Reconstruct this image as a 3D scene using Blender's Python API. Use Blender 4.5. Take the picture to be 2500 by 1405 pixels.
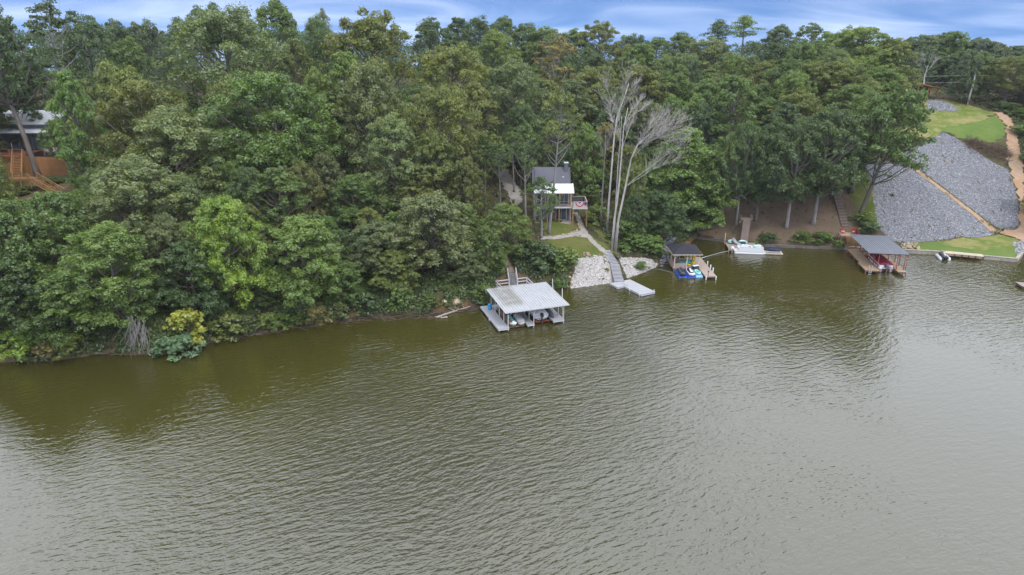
import bpy, bmesh, math, random
import numpy as np
from mathutils import Vector, Matrix, geometry

for _o in list(bpy.data.objects):
    bpy.data.objects.remove(_o)
SC = bpy.context.scene
COL = SC.collection
R = math.radians
PI = math.pi

# ------------------------------------------------------------------ camera, sky, sun, exposure
CAM_H = 40.0
PITCH = R(20.5)
FPX = 2500 * 24 / 36.0
cam_data = bpy.data.cameras.new('camera')
cam_data.lens = 24
cam_data.sensor_width = 36
cam_data.sensor_fit = 'HORIZONTAL'
cam_data.clip_start = 0.5
cam_data.clip_end = 6000
cam = bpy.data.objects.new('camera', cam_data)
cam.location = (0, 0, CAM_H)
cam.rotation_euler = (PI / 2 - PITCH, 0, 0)
COL.objects.link(cam)
SC.camera = cam

SUN_DIR = Vector((0.42, -0.50, 0.86)).normalized()      # towards the sun
SUN_EL = math.asin(SUN_DIR.z)
SUN_ROT = math.atan2(SUN_DIR.x, SUN_DIR.y)

world = bpy.data.worlds.new('World')
SC.world = world
world.use_nodes = True
wt = world.node_tree
wt.nodes.clear()


def N(t, kind, **kw):
    n = t.nodes.new(kind)
    ins = kw.pop('ins', None)
    for k, v in kw.items():
        setattr(n, k, v)
    if ins:
        for k, v in ins.items():
            if isinstance(v, bpy.types.NodeSocket):
                t.links.new(v, n.inputs[k])
            else:
                n.inputs[k].default_value = v
    return n


def math_n(t, op, a, b=None, c=None, clamp=False):
    n = t.nodes.new('ShaderNodeMath')
    n.operation = op
    n.use_clamp = clamp
    for i, v in enumerate((a, b, c)):
        if v is None:
            continue
        if isinstance(v, bpy.types.NodeSocket):
            t.links.new(v, n.inputs[i])
        else:
            n.inputs[i].default_value = v
    return n.outputs[0]


def mix_n(t, fac, a, b, blend='MIX'):
    n = t.nodes.new('ShaderNodeMix')
    n.data_type = 'RGBA'
    n.blend_type = blend
    n.clamp_factor = True
    for k, v in ((0, fac), (6, a), (7, b)):
        if isinstance(v, bpy.types.NodeSocket):
            t.links.new(v, n.inputs[k])
        else:
            n.inputs[k].default_value = (tuple(v) + (1,))[:4] if isinstance(v, (tuple, list)) else v
    return n.outputs[2]


def ramp_n(t, fac, stops, interp='LINEAR'):
    n = t.nodes.new('ShaderNodeValToRGB')
    n.color_ramp.interpolation = interp
    e = n.color_ramp.elements
    while len(e) > 1:
        e.remove(e[0])
    e[0].position = stops[0][0]
    e[0].color = (tuple(stops[0][1]) + (1,))[:4]
    for p, c in stops[1:]:
        k = e.new(p)
        k.color = (tuple(c) + (1,))[:4]
    t.links.new(fac, n.inputs[0])
    return n.outputs[0]


def map_range(t, v, a, b, c=0.0, d=1.0, smooth=True):
    n = t.nodes.new('ShaderNodeMapRange')
    n.interpolation_type = 'SMOOTHSTEP' if smooth else 'LINEAR'
    t.links.new(v, n.inputs[0])
    for i, x in enumerate((a, b, c, d)):
        n.inputs[i + 1].default_value = x
    return n.outputs[0]


# sky: clear blue with thin streaked cirrus; gap and cloud above the view shaped for lake reflections
tc = N(wt, 'ShaderNodeTexCoord')
sep = N(wt, 'ShaderNodeSeparateXYZ', ins={0: tc.outputs['Generated']})
zabs = math_n(wt, 'ABSOLUTE', sep.outputs[2])
zl = math_n(wt, 'ADD', math_n(wt, 'MULTIPLY', zabs, 1.3), 0.28)
lift = N(wt, 'ShaderNodeCombineXYZ', ins={0: sep.outputs[0], 1: sep.outputs[1], 2: zl})
nrm = N(wt, 'ShaderNodeVectorMath', operation='NORMALIZE', ins={0: lift.outputs[0]})
sky = N(wt, 'ShaderNodeTexSky', sky_type='NISHITA', sun_disc=False)
sky.sun_elevation = SUN_EL
sky.sun_rotation = SUN_ROT
sky.altitude = 200
sky.air_density = 1.0
sky.dust_density = 0.3
sky.ozone_density = 2.0
wt.links.new(nrm.outputs[0], sky.inputs[0])
den = math_n(wt, 'ADD', zabs, 0.16)
cx = math_n(wt, 'DIVIDE', sep.outputs[0], den)
cy = math_n(wt, 'DIVIDE', sep.outputs[1], den)
cvec = N(wt, 'ShaderNodeCombineXYZ', ins={0: cx, 1: cy, 2: 0.0})
cmap = N(wt, 'ShaderNodeMapping', ins={'Vector': cvec.outputs[0], 'Rotation': (0, 0, R(-24)), 'Scale': (0.5, 0.8, 1.0), 'Location': (3.1, 1.7, 0)})
n1 = N(wt, 'ShaderNodeTexNoise', ins={'Vector': cmap.outputs[0], 'Scale': 0.9, 'Detail': 5.0, 'Roughness': 0.5, 'Distortion': 1.2})
n2 = N(wt, 'ShaderNodeTexNoise', ins={'Vector': cvec.outputs[0], 'Scale': 0.42, 'Detail': 2.0, 'Roughness': 0.5})
streak = map_range(wt, math_n(wt, 'ADD', math_n(wt, 'MULTIPLY', n1.outputs[0], 0.62), math_n(wt, 'MULTIPLY', n2.outputs[0], 0.42)), 0.38, 0.82, 0.0, 1.0)
gapd = N(wt, 'ShaderNodeVectorMath', operation='DOT_PRODUCT', ins={0: tc.outputs['Generated'], 1: Vector((-0.17, 0.94, 0.275)).normalized()})
veil = math_n(wt, 'MULTIPLY', map_range(wt, zabs, 0.05, 0.30, 0.0, 1.0), map_range(wt, gapd.outputs['Value'], 0.952, 0.890, 0.0, 1.0))   # unseen blue gap ahead, cloud around it, shaped for the lake's reflections
thin = math_n(wt, 'MULTIPLY', map_range(wt, zabs, 0.07, 0.22, 0.0, 1.0), map_range(wt, gapd.outputs['Value'], 0.895, 0.975, 0.0, 1.0))  # cirrus thinned in the unseen gap so the lake mirrors less white
cover = math_n(wt, 'MAXIMUM', math_n(wt, 'MULTIPLY', streak, math_n(wt, 'MULTIPLY_ADD', thin, -0.38, 0.48)), math_n(wt, 'MULTIPLY', veil, math_n(wt, 'ADD', math_n(wt, 'MULTIPLY', streak, 0.10), 0.88)), clamp=True)
SKY_STRENGTH = 0.091
CLOUD = 24.0
deep = map_range(wt, zabs, 0.06, 0.42, 1.0, 0.5)                                  # blue dimmed above the view so the lake mirrors less of it
skyblue = mix_n(wt, 1.0, sky.outputs[0], (1.10, 1.46, 1.94), 'MULTIPLY')
skyblue = mix_n(wt, 1.0, skyblue, N(wt, 'ShaderNodeCombineColor', ins={0: deep, 1: deep, 2: deep}).outputs[0], 'MULTIPLY')
skycol = mix_n(wt, cover, skyblue, (CLOUD * 0.925, CLOUD * 0.98, CLOUD * 1.10))
bg = N(wt, 'ShaderNodeBackground', ins={0: skycol, 1: SKY_STRENGTH})
wo = N(wt, 'ShaderNodeOutputWorld', ins={0: bg.outputs[0]})

sun_data = bpy.data.lights.new('sun', 'SUN')
sun_data.energy = 1.5
sun_data.angle = R(12)
sun_data.color = (1.0, 0.95, 0.87)
sun = bpy.data.objects.new('sun', sun_data)
sun.rotation_euler = SUN_DIR.to_track_quat('Z', 'Y').to_euler()
sun.location = (60, -80, 160)
COL.objects.link(sun)

SC.view_settings.view_transform = 'Standard'
SC.view_settings.look = 'None'
SC.view_settings.gamma = 1.0
SC.view_settings.use_curve_mapping = False
SC.view_settings.exposure = 0.0
SC.render.engine = 'CYCLES'
SC.cycles.max_bounces = 8
SC.cycles.diffuse_bounces = 5
SC.cycles.glossy_bounces = 3
SC.cycles.transmission_bounces = 3
SC.cycles.transparent_max_bounces = 8
SC.cycles.caustics_reflective = False
SC.cycles.caustics_refractive = False


# ------------------------------------------------------------------ picture <-> place
def cray(px, py):
    a = (px - 1250) / FPX
    b = -(py - 702.5) / FPX
    return (a, math.cos(PITCH) + b * math.sin(PITCH), -math.sin(PITCH) + b * math.cos(PITCH))


def at(px, py, z):
    d = cray(px, py)
    t = (z - CAM_H) / d[2]
    return Vector((d[0] * t, d[1] * t, z))


def atY(px, py, Y):
    d = cray(px, py)
    t = Y / d[1]
    return Vector((d[0] * t, Y, CAM_H + d[2] * t))


def depth_of(Y, z):
    return Y * math.cos(PITCH) - (z - CAM_H) * math.sin(PITCH)


def proj(p):
    dz = p[2] - CAM_H
    dep = p[1] * math.cos(PITCH) - dz * math.sin(PITCH)
    up = p[1] * math.sin(PITCH) + dz * math.cos(PITCH)
    return (1250 + FPX * p[0] / dep, 702.5 - FPX * up / dep)


SHORE = np.array([(-420, 50), (-300, 60), (-140, 73), (-90, 78), (-66.3, 79.4), (-59.9, 79.6), (-55.4, 81.6), (-46, 81.6), (-41.4, 86), (-32.5, 90.2),
                  (-21.6, 95), (-12.4, 95.6), (-4.5, 99.2), (0, 103.3), (6.1, 106.3), (10.2, 106.7), (17.5, 109.5), (26, 117),
                  (29.7, 120.6), (36.8, 133.8), (38.2, 135.9), (44.1, 133.3), (49.8, 130.4), (65.2, 128.2), (81.8, 125.1),
                  (93.7, 120.6), (97.5, 124.5), (108, 127), (140, 129), (420, 140)], dtype=float)


def sdist(X, Y):
    X = np.asarray(X, float)
    Y = np.asarray(Y, float)
    best = np.full(X.shape, 1e9)
    for i in range(len(SHORE) - 1):
        ax, ay = SHORE[i]
        bx, by = SHORE[i + 1]
        vx, vy = bx - ax, by - ay
        t = np.clip(((X - ax) * vx + (Y - ay) * vy) / (vx * vx + vy * vy), 0, 1)
        best = np.minimum(best, np.hypot(X - ax - t * vx, Y - ay - t * vy))
    ys = np.interp(X, SHORE[:, 0], SHORE[:, 1])
    return np.where(Y > ys, best, -best)


PL = np.array([(-60, -6), (-3, -1.2), (0, -0.05), (0.5, 0.7), (1.8, 1.9), (8, 3.4), (40, 9.5), (60, 12.3), (100, 19), (160, 24), (250, 24), (400, 4), (800, 2)])
PM = np.array([(-60, -6), (-3, -1.2), (0, -0.05), (6.2, 3.4), (17.2, 6.2), (28, 6.7), (45, 12), (100, 20), (160, 24), (250, 24), (400, 4), (800, 2)])
PC = np.array([(-60, -6), (-0.1, -1.5), (0.15, 0.55), (2, 1.2), (18, 7.4), (40, 13), (80, 19), (150, 23.5), (250, 24), (400, 4), (800, 2)])


def sstep(x, a, b):
    t = np.clip((x - a) / (b - a), 0, 1)
    return t * t * (3 - 2 * t)


def height(X, Y):
    X = np.asarray(X, float)
    Y = np.asarray(Y, float)
    d = sdist(X, Y)
    zl = np.interp(d, PL[:, 0], PL[:, 1])
    zm = np.interp(d, PM[:, 0], PM[:, 1])
    zc = np.interp(d, PC[:, 0], PC[:, 1])
    toe = np.clip(3 + (X - 72) / 26 * 9, 3, 14)
    z_base = np.interp(d, [-60, -0.1, 0.15, 3], [-6, -1.5, 0.6, 0.75])
    zs = 0.9 + (d - toe) * 0.5
    zh = 17.6 + ((d - toe) - 33.4) * 0.2
    zr = np.where(d < toe, z_base, np.where(zs < 17.6, zs, np.minimum(zh, 22.8 + np.interp(d, [60, 110, 220, 300, 450, 800], [0, 0.5, 0.5, 0, -18, -20]))))
    wm = sstep(X, -6, 7)
    wc = sstep(X, 25, 36)
    wr = sstep(X, 64, 75)
    z = zl * (1 - wm) + zm * wm
    z = z * (1 - wc) + zc * wc
    z = z * (1 - wr) + zr * wr
    amp = np.clip(d / 25, 0, 1) * (1 - 0.8 * wr) * 0.45
    z = z + amp * (np.sin(X * 0.23 + Y * 0.11) + np.sin(X * 0.09 - Y * 0.19 + 1.3) * 1.2 + 0.4 * np.sin(X * 0.61 + Y * 0.53)) * np.where((X > 0) & (X < 24) & (d < 30), 0.15, 1.0)
    # level pad cut into the bank for the landing behind the dock
    ca, sa = math.cos(R(19)), math.sin(R(19))
    u = (X + 1.92) * ca + (Y - 88.53) * sa
    v = -(X + 1.92) * sa + (Y - 88.53) * ca
    out = np.maximum(np.maximum(4.5 - u, u - 10.5), np.maximum(11.0 - v, v - 16.3))
    z = np.where(d > 0, np.minimum(z, 0.45 + np.maximum(out, 0) * 1.7), z)
    return z


def hgt(x, y):
    return float(height(np.array([x]), np.array([y]))[0])


def sd1(x, y):
    return float(sdist(np.array([x]), np.array([y]))[0])


def hit(px, py, dz=0.0):
    """the ground point seen at a spot of the photograph"""
    d = cray(px, py)
    Ys = np.linspace(70, 420, 3501)
    t = Ys / d[1]
    Xs = d[0] * t
    Zs = CAM_H + d[2] * t
    g = np.maximum(height(Xs, Ys), 0) + dz - Zs
    k = int(np.argmax(g > 0))
    return Vector((Xs[k], Ys[k], Zs[k]))


# ------------------------------------------------------------------ object helpers
def tag(o, label=None, cat=None, group=None, kind=None):
    if label:
        o['label'] = label
    if cat:
        o['category'] = cat
    if group:
        o['group'] = group
    if kind:
        o['kind'] = kind
    return o


def thing(name, label, cat, loc=(0, 0, 0), rz=0.0, group=None):
    o = bpy.data.objects.new(name, None)
    o.empty_display_size = 0.3
    COL.objects.link(o)
    o.location = loc
    o.rotation_euler = (0, 0, rz)
    return tag(o, label, cat, group)


def link(name, me, parent=None, loc=None, rz=0.0):
    o = bpy.data.objects.new(name, me)
    COL.objects.link(o)
    if parent:
        o.parent = parent
    if loc is not None:
        o.location = loc
    if rz:
        o.rotation_euler = (0, 0, rz)
    return o


class MB:
    """collects simple shapes and links them as one mesh object"""

    def __init__(s):
        s.v = []
        s.f = []
        s.sm = []

    def add(s, vs, fs, smooth=False):
        b = len(s.v)
        s.v.extend([tuple(v) for v in vs])
        for f in fs:
            s.f.append(tuple(b + i for i in f))
            s.sm.append(smooth)
        return s

    def box(s, c, size, rz=0.0, rx=0.0, ry=0.0):
        M = Matrix.Rotation(rz, 3, 'Z') @ Matrix.Rotation(ry, 3, 'Y') @ Matrix.Rotation(rx, 3, 'X')
        c = Vector(c)
        hx, hy, hz = size[0] / 2, size[1] / 2, size[2] / 2
        vs = [c + M @ Vector((x, y, z)) for z in (-hz, hz) for x, y in ((-hx, -hy), (hx, -hy), (hx, hy), (-hx, hy))]
        return s.add(vs, [(3, 2, 1, 0), (4, 5, 6, 7), (0, 1, 5, 4), (1, 2, 6, 5), (2, 3, 7, 6), (3, 0, 4, 7)])

    def bx(s, x0, x1, y0, y1, z0, z1):
        return s.box(((x0 + x1) / 2, (y0 + y1) / 2, (z0 + z1) / 2), (x1 - x0, y1 - y0, z1 - z0))

    def bar(s, p, q, w, h=None, up=(0, 0, 1)):
        """rectangular bar from p to q, w wide, h high"""
        h = h or w
        p = Vector(p)
        q = Vector(q)
        d = (q - p).normalized()
        u = Vector(up)
        if abs(d.dot(u)) > 0.98:
            u = Vector((0, 1, 0))
        a = d.cross(u).normalized() * (w / 2)
        b = a.cross(d).normalized() * (h / 2)
        vs = [e + x * a + y * b for e in (p, q) for x, y in ((-1, -1), (1, -1), (1, 1), (-1, 1))]
        return s.add(vs, [(0, 1, 2, 3), (7, 6, 5, 4), (0, 4, 5, 1), (1, 5, 6, 2), (2, 6, 7, 3), (3, 7, 4, 0)])

    def tube(s, pts, radii, n=6, cap=True, smooth=True):
        pts = [Vector(p) for p in pts]
        if not hasattr(radii, '__len__'):
            radii = [radii] * len(pts)
        rings = []
        u = None
        for i, p in enumerate(pts):
            d = (pts[min(i + 1, len(pts) - 1)] - pts[max(i - 1, 0)])
            d = d.normalized() if d.length > 1e-9 else Vector((0, 0, 1))
            if u is None:
                u = d.orthogonal().normalized()
            else:
                u = (u - d * u.dot(d))
                u = u.normalized() if u.length > 1e-6 else d.orthogonal().normalized()
            w = d.cross(u)
            rings.append([p + (u * math.cos(2 * PI * k / n) + w * math.sin(2 * PI * k / n)) * radii[i] for k in range(n)])
        vs = [v for r in rings for v in r]
        fs = []
        for i in range(len(pts) - 1):
            for k in range(n):
                a, b = i * n + k, i * n + (k + 1) % n
                fs.append((a, b, b + n, a + n))
        s.add(vs, fs, smooth)
        if cap:
            b = len(s.v) - len(vs)
            s.f.append(tuple(b + k for k in reversed(range(n))))
            s.sm.append(False)
            s.f.append(tuple(b + (len(pts) - 1) * n + k for k in range(n)))
            s.sm.append(False)
        return s

    def loft(s, sections, smooth=True, cap=True, closed=True):
        n = len(sections[0])
        vs = [v for r in sections for v in r]
        fs = []
        for i in range(len(sections) - 1):
            for k in range(n if closed else n - 1):
                a, b = i * n + k, i * n + (k + 1) % n
                fs.append((a, b, b + n, a + n))
        if cap:
            fs.append(tuple(reversed(range(n))))
            fs.append(tuple((len(sections) - 1) * n + k for k in range(n)))
        return s.add(vs, fs, smooth)

    def torus(s, c, R0, r0, n=20, m=8, sz=1.0, a0=0.0, a1=2 * PI, sx=1.0, sy=1.0):
        full = abs(a1 - a0 - 2 * PI) < 1e-6
        cnt = n if full else n + 1
        vs = []
        for i in range(cnt):
            a = a0 + (a1 - a0) * i / n
            for k in range(m):
                b = 2 * PI * k / m
                rr = R0 + r0 * math.cos(b)
                vs.append((c[0] + rr * math.cos(a) * sx, c[1] + rr * math.sin(a) * sy, c[2] + r0 * math.sin(b) * sz))
        fs = []
        for i in range(n):
            j = (i + 1) % cnt
            for k in range(m):
                k2 = (k + 1) % m
                fs.append((i * m + k, j * m + k, j * m + k2, i * m + k2))
        return s.add(vs, fs, True)

    def ell(s, c, r, n=10, m=6, rz=0.0):
        vs = []
        ca, sa = math.cos(rz), math.sin(rz)
        for i in range(m + 1):
            t = PI * i / m
            for k in range(n):
                a = 2 * PI * k / n
                x, y, z = r[0] * math.sin(t) * math.cos(a), r[1] * math.sin(t) * math.sin(a), r[2] * math.cos(t)
                vs.append((c[0] + x * ca - y * sa, c[1] + x * sa + y * ca, c[2] + z))
        fs = []
        for i in range(m):
            for k in range(n):
                k2 = (k + 1) % n
                fs.append((i * n + k, (i + 1) * n + k, (i + 1) * n + k2, i * n + k2))
        return s.add(vs, fs, True)

    def mesh(s, name, mat):
        me = bpy.data.meshes.new(name)
        me.from_pydata(s.v, [], s.f)
        me.polygons.foreach_set('use_smooth', s.sm)
        if mat:
            me.materials.append(mat)
        me.update()
        return me

    def build(s, name, mat, parent=None, loc=None, rz=0.0, bevel=0.0):
        o = link(name, s.mesh(name, mat), parent, loc, rz)
        if bevel:
            m = o.modifiers.new('bevel', 'BEVEL')
            m.width = bevel
            m.segments = 1
            m.limit_method = 'ANGLE'
        return o


# ------------------------------------------------------------------ materials
def new_mat(name):
    m = bpy.data.materials.new(name)
    m.use_nodes = True
    m.node_tree.nodes.clear()
    return m, m.node_tree


def out_mat(t, shader, disp=None):
    o = t.nodes.new('ShaderNodeOutputMaterial')
    t.links.new(shader, o.inputs[0])


def pbr(name, col, rough=0.6, metal=0.0, var=0.15, scale=3.0, bump=0.0, bscale=30.0, spec=0.4, stretch=None, dirt=None, dirt_amt=0.4, dscale=0.6, obj=True):
    """plain surface with mottled colour, optional grain relief and dirt"""
    m, t = new_mat(name)
    c = N(t, 'ShaderNodeTexCoord')
    v = c.outputs['Object']
    if stretch:
        v = N(t, 'ShaderNodeMapping', ins={'Vector': v, 'Scale': stretch}).outputs[0]
    n = N(t, 'ShaderNodeTexNoise', ins={'Vector': v, 'Scale': scale, 'Detail': 5.0, 'Roughness': 0.6})
    lo = tuple(x * (1 - var) for x in col)
    hi = tuple(min(1, x * (1 + var)) for x in col)
    cc = ramp_n(t, n.outputs[0], [(0.3, lo), (0.7, hi)])
    if obj:
        oi = N(t, 'ShaderNodeObjectInfo')
        k = map_range(t, oi.outputs['Random'], 0, 1, 1 - var * 0.6, 1 + var * 0.6, False)
        cc = mix_n(t, 1.0, cc, N(t, 'ShaderNodeCombineColor', ins={0: k, 1: k, 2: k}).outputs[0], 'MULTIPLY')
    if dirt:
        dn = N(t, 'ShaderNodeTexNoise', ins={'Vector': c.outputs['Object'], 'Scale': dscale, 'Detail': 6.0, 'Roughness': 0.65})
        f = map_range(t, dn.outputs[0], 0.48, 0.72, 0, dirt_amt)
        cc = mix_n(t, f, cc, dirt)
    p = N(t, 'ShaderNodeBsdfPrincipled', ins={'Base Color': cc, 'Roughness': rough, 'Metallic': metal, 'Specular IOR Level': spec})
    if bump:
        bn = N(t, 'ShaderNodeTexNoise', ins={'Vector': v, 'Scale': bscale, 'Detail': 4.0})
        b = N(t, 'ShaderNodeBump', ins={'Height': bn.outputs[0], 'Strength': bump, 'Distance': 0.05})
        t.links.new(b.outputs[0], p.inputs['Normal'])
    out_mat(t, p.outputs[0])
    return m


def leaf_mat(name, trans=0.38):
    """leaves: colour per plant (object colour), mottled by spray and by leaf"""
    m, t = new_mat(name)
    oi = N(t, 'ShaderNodeObjectInfo')
    at_ = N(t, 'ShaderNodeAttribute', attribute_name='tint')
    s = at_.outputs['Fac']
    k = map_range(t, s, 0, 1, 0.60, 1.45, False)
    kr = math_n(t, 'MULTIPLY', k, map_range(t, s, 0, 1, 0.92, 1.10, False))
    kb = math_n(t, 'MULTIPLY', k, map_range(t, s, 0, 1, 1.12, 0.82, False))
    c = mix_n(t, 1.0, oi.outputs['Color'], N(t, 'ShaderNodeCombineColor', ins={0: kr, 1: k, 2: kb}).outputs[0], 'MULTIPLY')
    d = N(t, 'ShaderNodeBsdfDiffuse', ins={0: c})
    tcol = mix_n(t, 1.0, c, (1.3, 1.35, 0.6), 'MULTIPLY')
    tr = N(t, 'ShaderNodeBsdfTranslucent', ins={0: tcol})
    mx = N(t, 'ShaderNodeMixShader', ins={0: trans, 1: d.outputs[0], 2: tr.outputs[0]})
    g = N(t, 'ShaderNodeBsdfGlossy', ins={0: (0.9, 0.95, 1.0, 1), 'Roughness': 0.45})
    mx2 = N(t, 'ShaderNodeMixShader', ins={0: 0.05, 1: mx.outputs[0], 2: g.outputs[0]})
    out_mat(t, mx2.outputs[0])
    return m


def stone_mat(name, stops, scale_rnd=True):
    """loose stone: each stone its own shade from the 'tint' attribute"""
    m, t = new_mat(name)
    a = N(t, 'ShaderNodeAttribute', attribute_name='tint')
    c0 = ramp_n(t, a.outputs['Fac'], stops)
    tcn = N(t, 'ShaderNodeTexCoord')
    n = N(t, 'ShaderNodeTexNoise', ins={'Vector': tcn.outputs['Object'], 'Scale': 6.0, 'Detail': 4.0})
    k = map_range(t, n.outputs[0], 0.3, 0.7, 0.85, 1.12)
    c = mix_n(t, 1.0, c0, N(t, 'ShaderNodeCombineColor', ins={0: k, 1: k, 2: k}).outputs[0], 'MULTIPLY')
    p = N(t, 'ShaderNodeBsdfPrincipled', ins={'Base Color': c, 'Roughness': 0.85, 'Specular IOR Level': 0.25})
    out_mat(t, p.outputs[0])
    return m


def ground_mat(name, a, b, c, s1=0.35, s2=2.2, bump=0.35, f2=(0.5, 0.7)):
    """soil or turf: three colours mixed by two scales of noise"""
    m, t = new_mat(name)
    g = N(t, 'ShaderNodeTexCoord')
    v = g.outputs['Object']
    n1_ = N(t, 'ShaderNodeTexNoise', ins={'Vector': v, 'Scale': s1, 'Detail': 6.0, 'Roughness': 0.62})
    n2_ = N(t, 'ShaderNodeTexNoise', ins={'Vector': v, 'Scale': s2, 'Detail': 6.0, 'Roughness': 0.7})
    cc = mix_n(t, map_range(t, n1_.outputs[0], 0.38, 0.62), a, b)
    cc = mix_n(t, map_range(t, n2_.outputs[0], f2[0], f2[1], 0, 0.85), cc, c)
    n3_ = N(t, 'ShaderNodeTexNoise', ins={'Vector': v, 'Scale': 14.0, 'Detail': 3.0})
    k = map_range(t, n3_.outputs[0], 0.3, 0.7, 0.75, 1.25)
    cc = mix_n(t, 1.0, cc, N(t, 'ShaderNodeCombineColor', ins={0: k, 1: k, 2: k}).outputs[0], 'MULTIPLY')
    p = N(t, 'ShaderNodeBsdfPrincipled', ins={'Base Color': cc, 'Roughness': 0.95, 'Specular IOR Level': 0.1})
    bp = N(t, 'ShaderNodeBump', ins={'Height': math_n(t, 'ADD', n2_.outputs[0], math_n(t, 'MULTIPLY', n3_.outputs[0], 0.4)), 'Strength': bump, 'Distance': 0.25})
    t.links.new(bp.outputs[0], p.inputs['Normal'])
    out_mat(t, p.outputs[0])
    return m


M = {}
M['leaf'] = leaf_mat('leaf')
M['bark'] = pbr('bark', (0.15, 0.13, 0.115), 0.9, var=0.35, scale=2.5, bump=0.5, bscale=9, stretch=(1, 1, 0.25), spec=0.1)
M['pale_bark'] = pbr('pale_bark', (0.41, 0.385, 0.36), 0.9, var=0.3, scale=2.2, bump=0.4, bscale=8, stretch=(1, 1, 0.3), spec=0.1)
M['grey_bark'] = pbr('grey_bark', (0.24, 0.225, 0.215), 0.9, var=0.3, scale=2.2, bump=0.4, bscale=8, stretch=(1, 1, 0.3), spec=0.1)
M['cove_bark'] = pbr('cove_bark', (0.235, 0.215, 0.20), 0.9, var=0.3, scale=2.2, bump=0.4, bscale=8, stretch=(1, 1, 0.3), spec=0.1)
M['litter'] = ground_mat('litter', (0.10, 0.068, 0.048), (0.068, 0.055, 0.032), (0.055, 0.075, 0.022), 0.22, 1.6)
M['clay'] = ground_mat('clay', (0.30, 0.145, 0.075), (0.22, 0.12, 0.07), (0.12, 0.085, 0.05), 0.5, 2.5)
M['turf'] = ground_mat('turf', (0.082, 0.108, 0.022), (0.125, 0.127, 0.04), (0.15, 0.128, 0.052), 0.3, 1.1, 0.3, (0.52, 0.72))
M['hill_turf'] = ground_mat('hill_turf', (0.115, 0.160, 0.030), (0.25, 0.228, 0.088), (0.30, 0.255, 0.125), 0.11, 0.55, 0.3, (0.50, 0.68))
M['bright_turf'] = ground_mat('bright_turf', (0.100, 0.160, 0.036), (0.13, 0.178, 0.046), (0.21, 0.195, 0.085), 0.25, 1.3, 0.3, (0.58, 0.76))
M['tan_soil'] = ground_mat('tan_soil', (0.38, 0.27, 0.17), (0.33, 0.21, 0.125), (0.27, 0.205, 0.12), 0.4, 2.0, 0.3)
M['red_soil'] = ground_mat('red_soil', (0.37, 0.215, 0.13), (0.41, 0.285, 0.195), (0.24, 0.20, 0.10), 0.25, 1.6, 0.35)
M['path_gravel'] = ground_mat('path_gravel', (0.34, 0.315, 0.285), (0.28, 0.255, 0.225), (0.38, 0.355, 0.33), 0.8, 5.0, 0.3)
# ------------------------------------------------------------------ ground and water
def axis(segs):
    out = [segs[0][0]]
    for a, b, st in segs:
        n = max(1, int(round((b - a) / st)))
        out.extend(a + (b - a) * (i + 1) / n for i in range(n))
    return np.array(out)


gx = axis([(-420, -120, 12), (-120, -96, 1.5), (-96, 116, 0.62), (116, 150, 1.6), (150, 420, 12)])
gy = axis([(46, 74, 3.0), (74, 150, 0.62), (150, 235, 1.2), (235, 330, 5), (330, 440, 11)])
GX, GY = np.meshgrid(gx, gy)
GZ = height(GX.ravel(), GY.ravel()).reshape(GX.shape)
_d = sdist(GX.ravel(), GY.ravel()).reshape(GX.shape)
_rng = np.random.default_rng(3)
GZ = GZ + np.where((_d > 0.6), _rng.normal(0, 0.045, GZ.shape), 0)


def grid_mesh(name, GX, GY, GZ, mat):
    ny, nx = GX.shape
    me = bpy.data.meshes.new(name)
    me.vertices.add(nx * ny)
    me.vertices.foreach_set('co', np.stack([GX, GY, GZ], -1).astype(np.float32).ravel())
    i = np.arange(ny - 1)[:, None] * nx + np.arange(nx - 1)[None, :]
    q = np.stack([i, i + 1, i + 1 + nx, i + nx], -1).reshape(-1, 4)
    me.loops.add(q.size)
    me.loops.foreach_set('vertex_index', q.ravel().astype(np.int32))
    me.polygons.add(len(q))
    me.polygons.foreach_set('loop_start', np.arange(0, q.size, 4, dtype=np.int32))
    me.polygons.foreach_set('use_smooth', np.ones(len(q), dtype=bool))
    me.materials.append(mat)
    me.update()
    return me


# forest floor: litter, with raw red clay where the bank is cut steep
m, t = new_mat('forest_floor')
g = N(t, 'ShaderNodeTexCoord')
v = g.outputs['Object']
na = N(t, 'ShaderNodeTexNoise', ins={'Vector': v, 'Scale': 0.2, 'Detail': 6.0, 'Roughness': 0.62})
nb = N(t, 'ShaderNodeTexNoise', ins={'Vector': v, 'Scale': 1.7, 'Detail': 6.0, 'Roughness': 0.7})
nc = N(t, 'ShaderNodeTexNoise', ins={'Vector': v, 'Scale': 9.0, 'Detail': 3.0})
c1 = mix_n(t, map_range(t, na.outputs[0], 0.38, 0.6), (0.115, 0.080, 0.056), (0.080, 0.064, 0.038))
c1 = mix_n(t, map_range(t, nb.outputs[0], 0.47, 0.62, 0, 0.8), c1, (0.062, 0.092, 0.026))
nz = N(t, 'ShaderNodeSeparateXYZ', ins={0: N(t, 'ShaderNodeNewGeometry').outputs['Normal']})
steep = math_n(t, 'MULTIPLY', map_range(t, nz.outputs[2], 0.86, 0.70), map_range(t, na.outputs[0], 0.46, 0.60))
c1 = mix_n(t, steep, c1, mix_n(t, map_range(t, nc.outputs[0], 0.4, 0.65), (0.22, 0.105, 0.055), (0.12, 0.085, 0.055)))
k = map_range(t, nc.outputs[0], 0.3, 0.7, 0.72, 1.28)
c1 = mix_n(t, 1.0, c1, N(t, 'ShaderNodeCombineColor', ins={0: k, 1: k, 2: k}).outputs[0], 'MULTIPLY')
p = N(t, 'ShaderNodeBsdfPrincipled', ins={'Base Color': c1, 'Roughness': 0.95, 'Specular IOR Level': 0.1})
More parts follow.
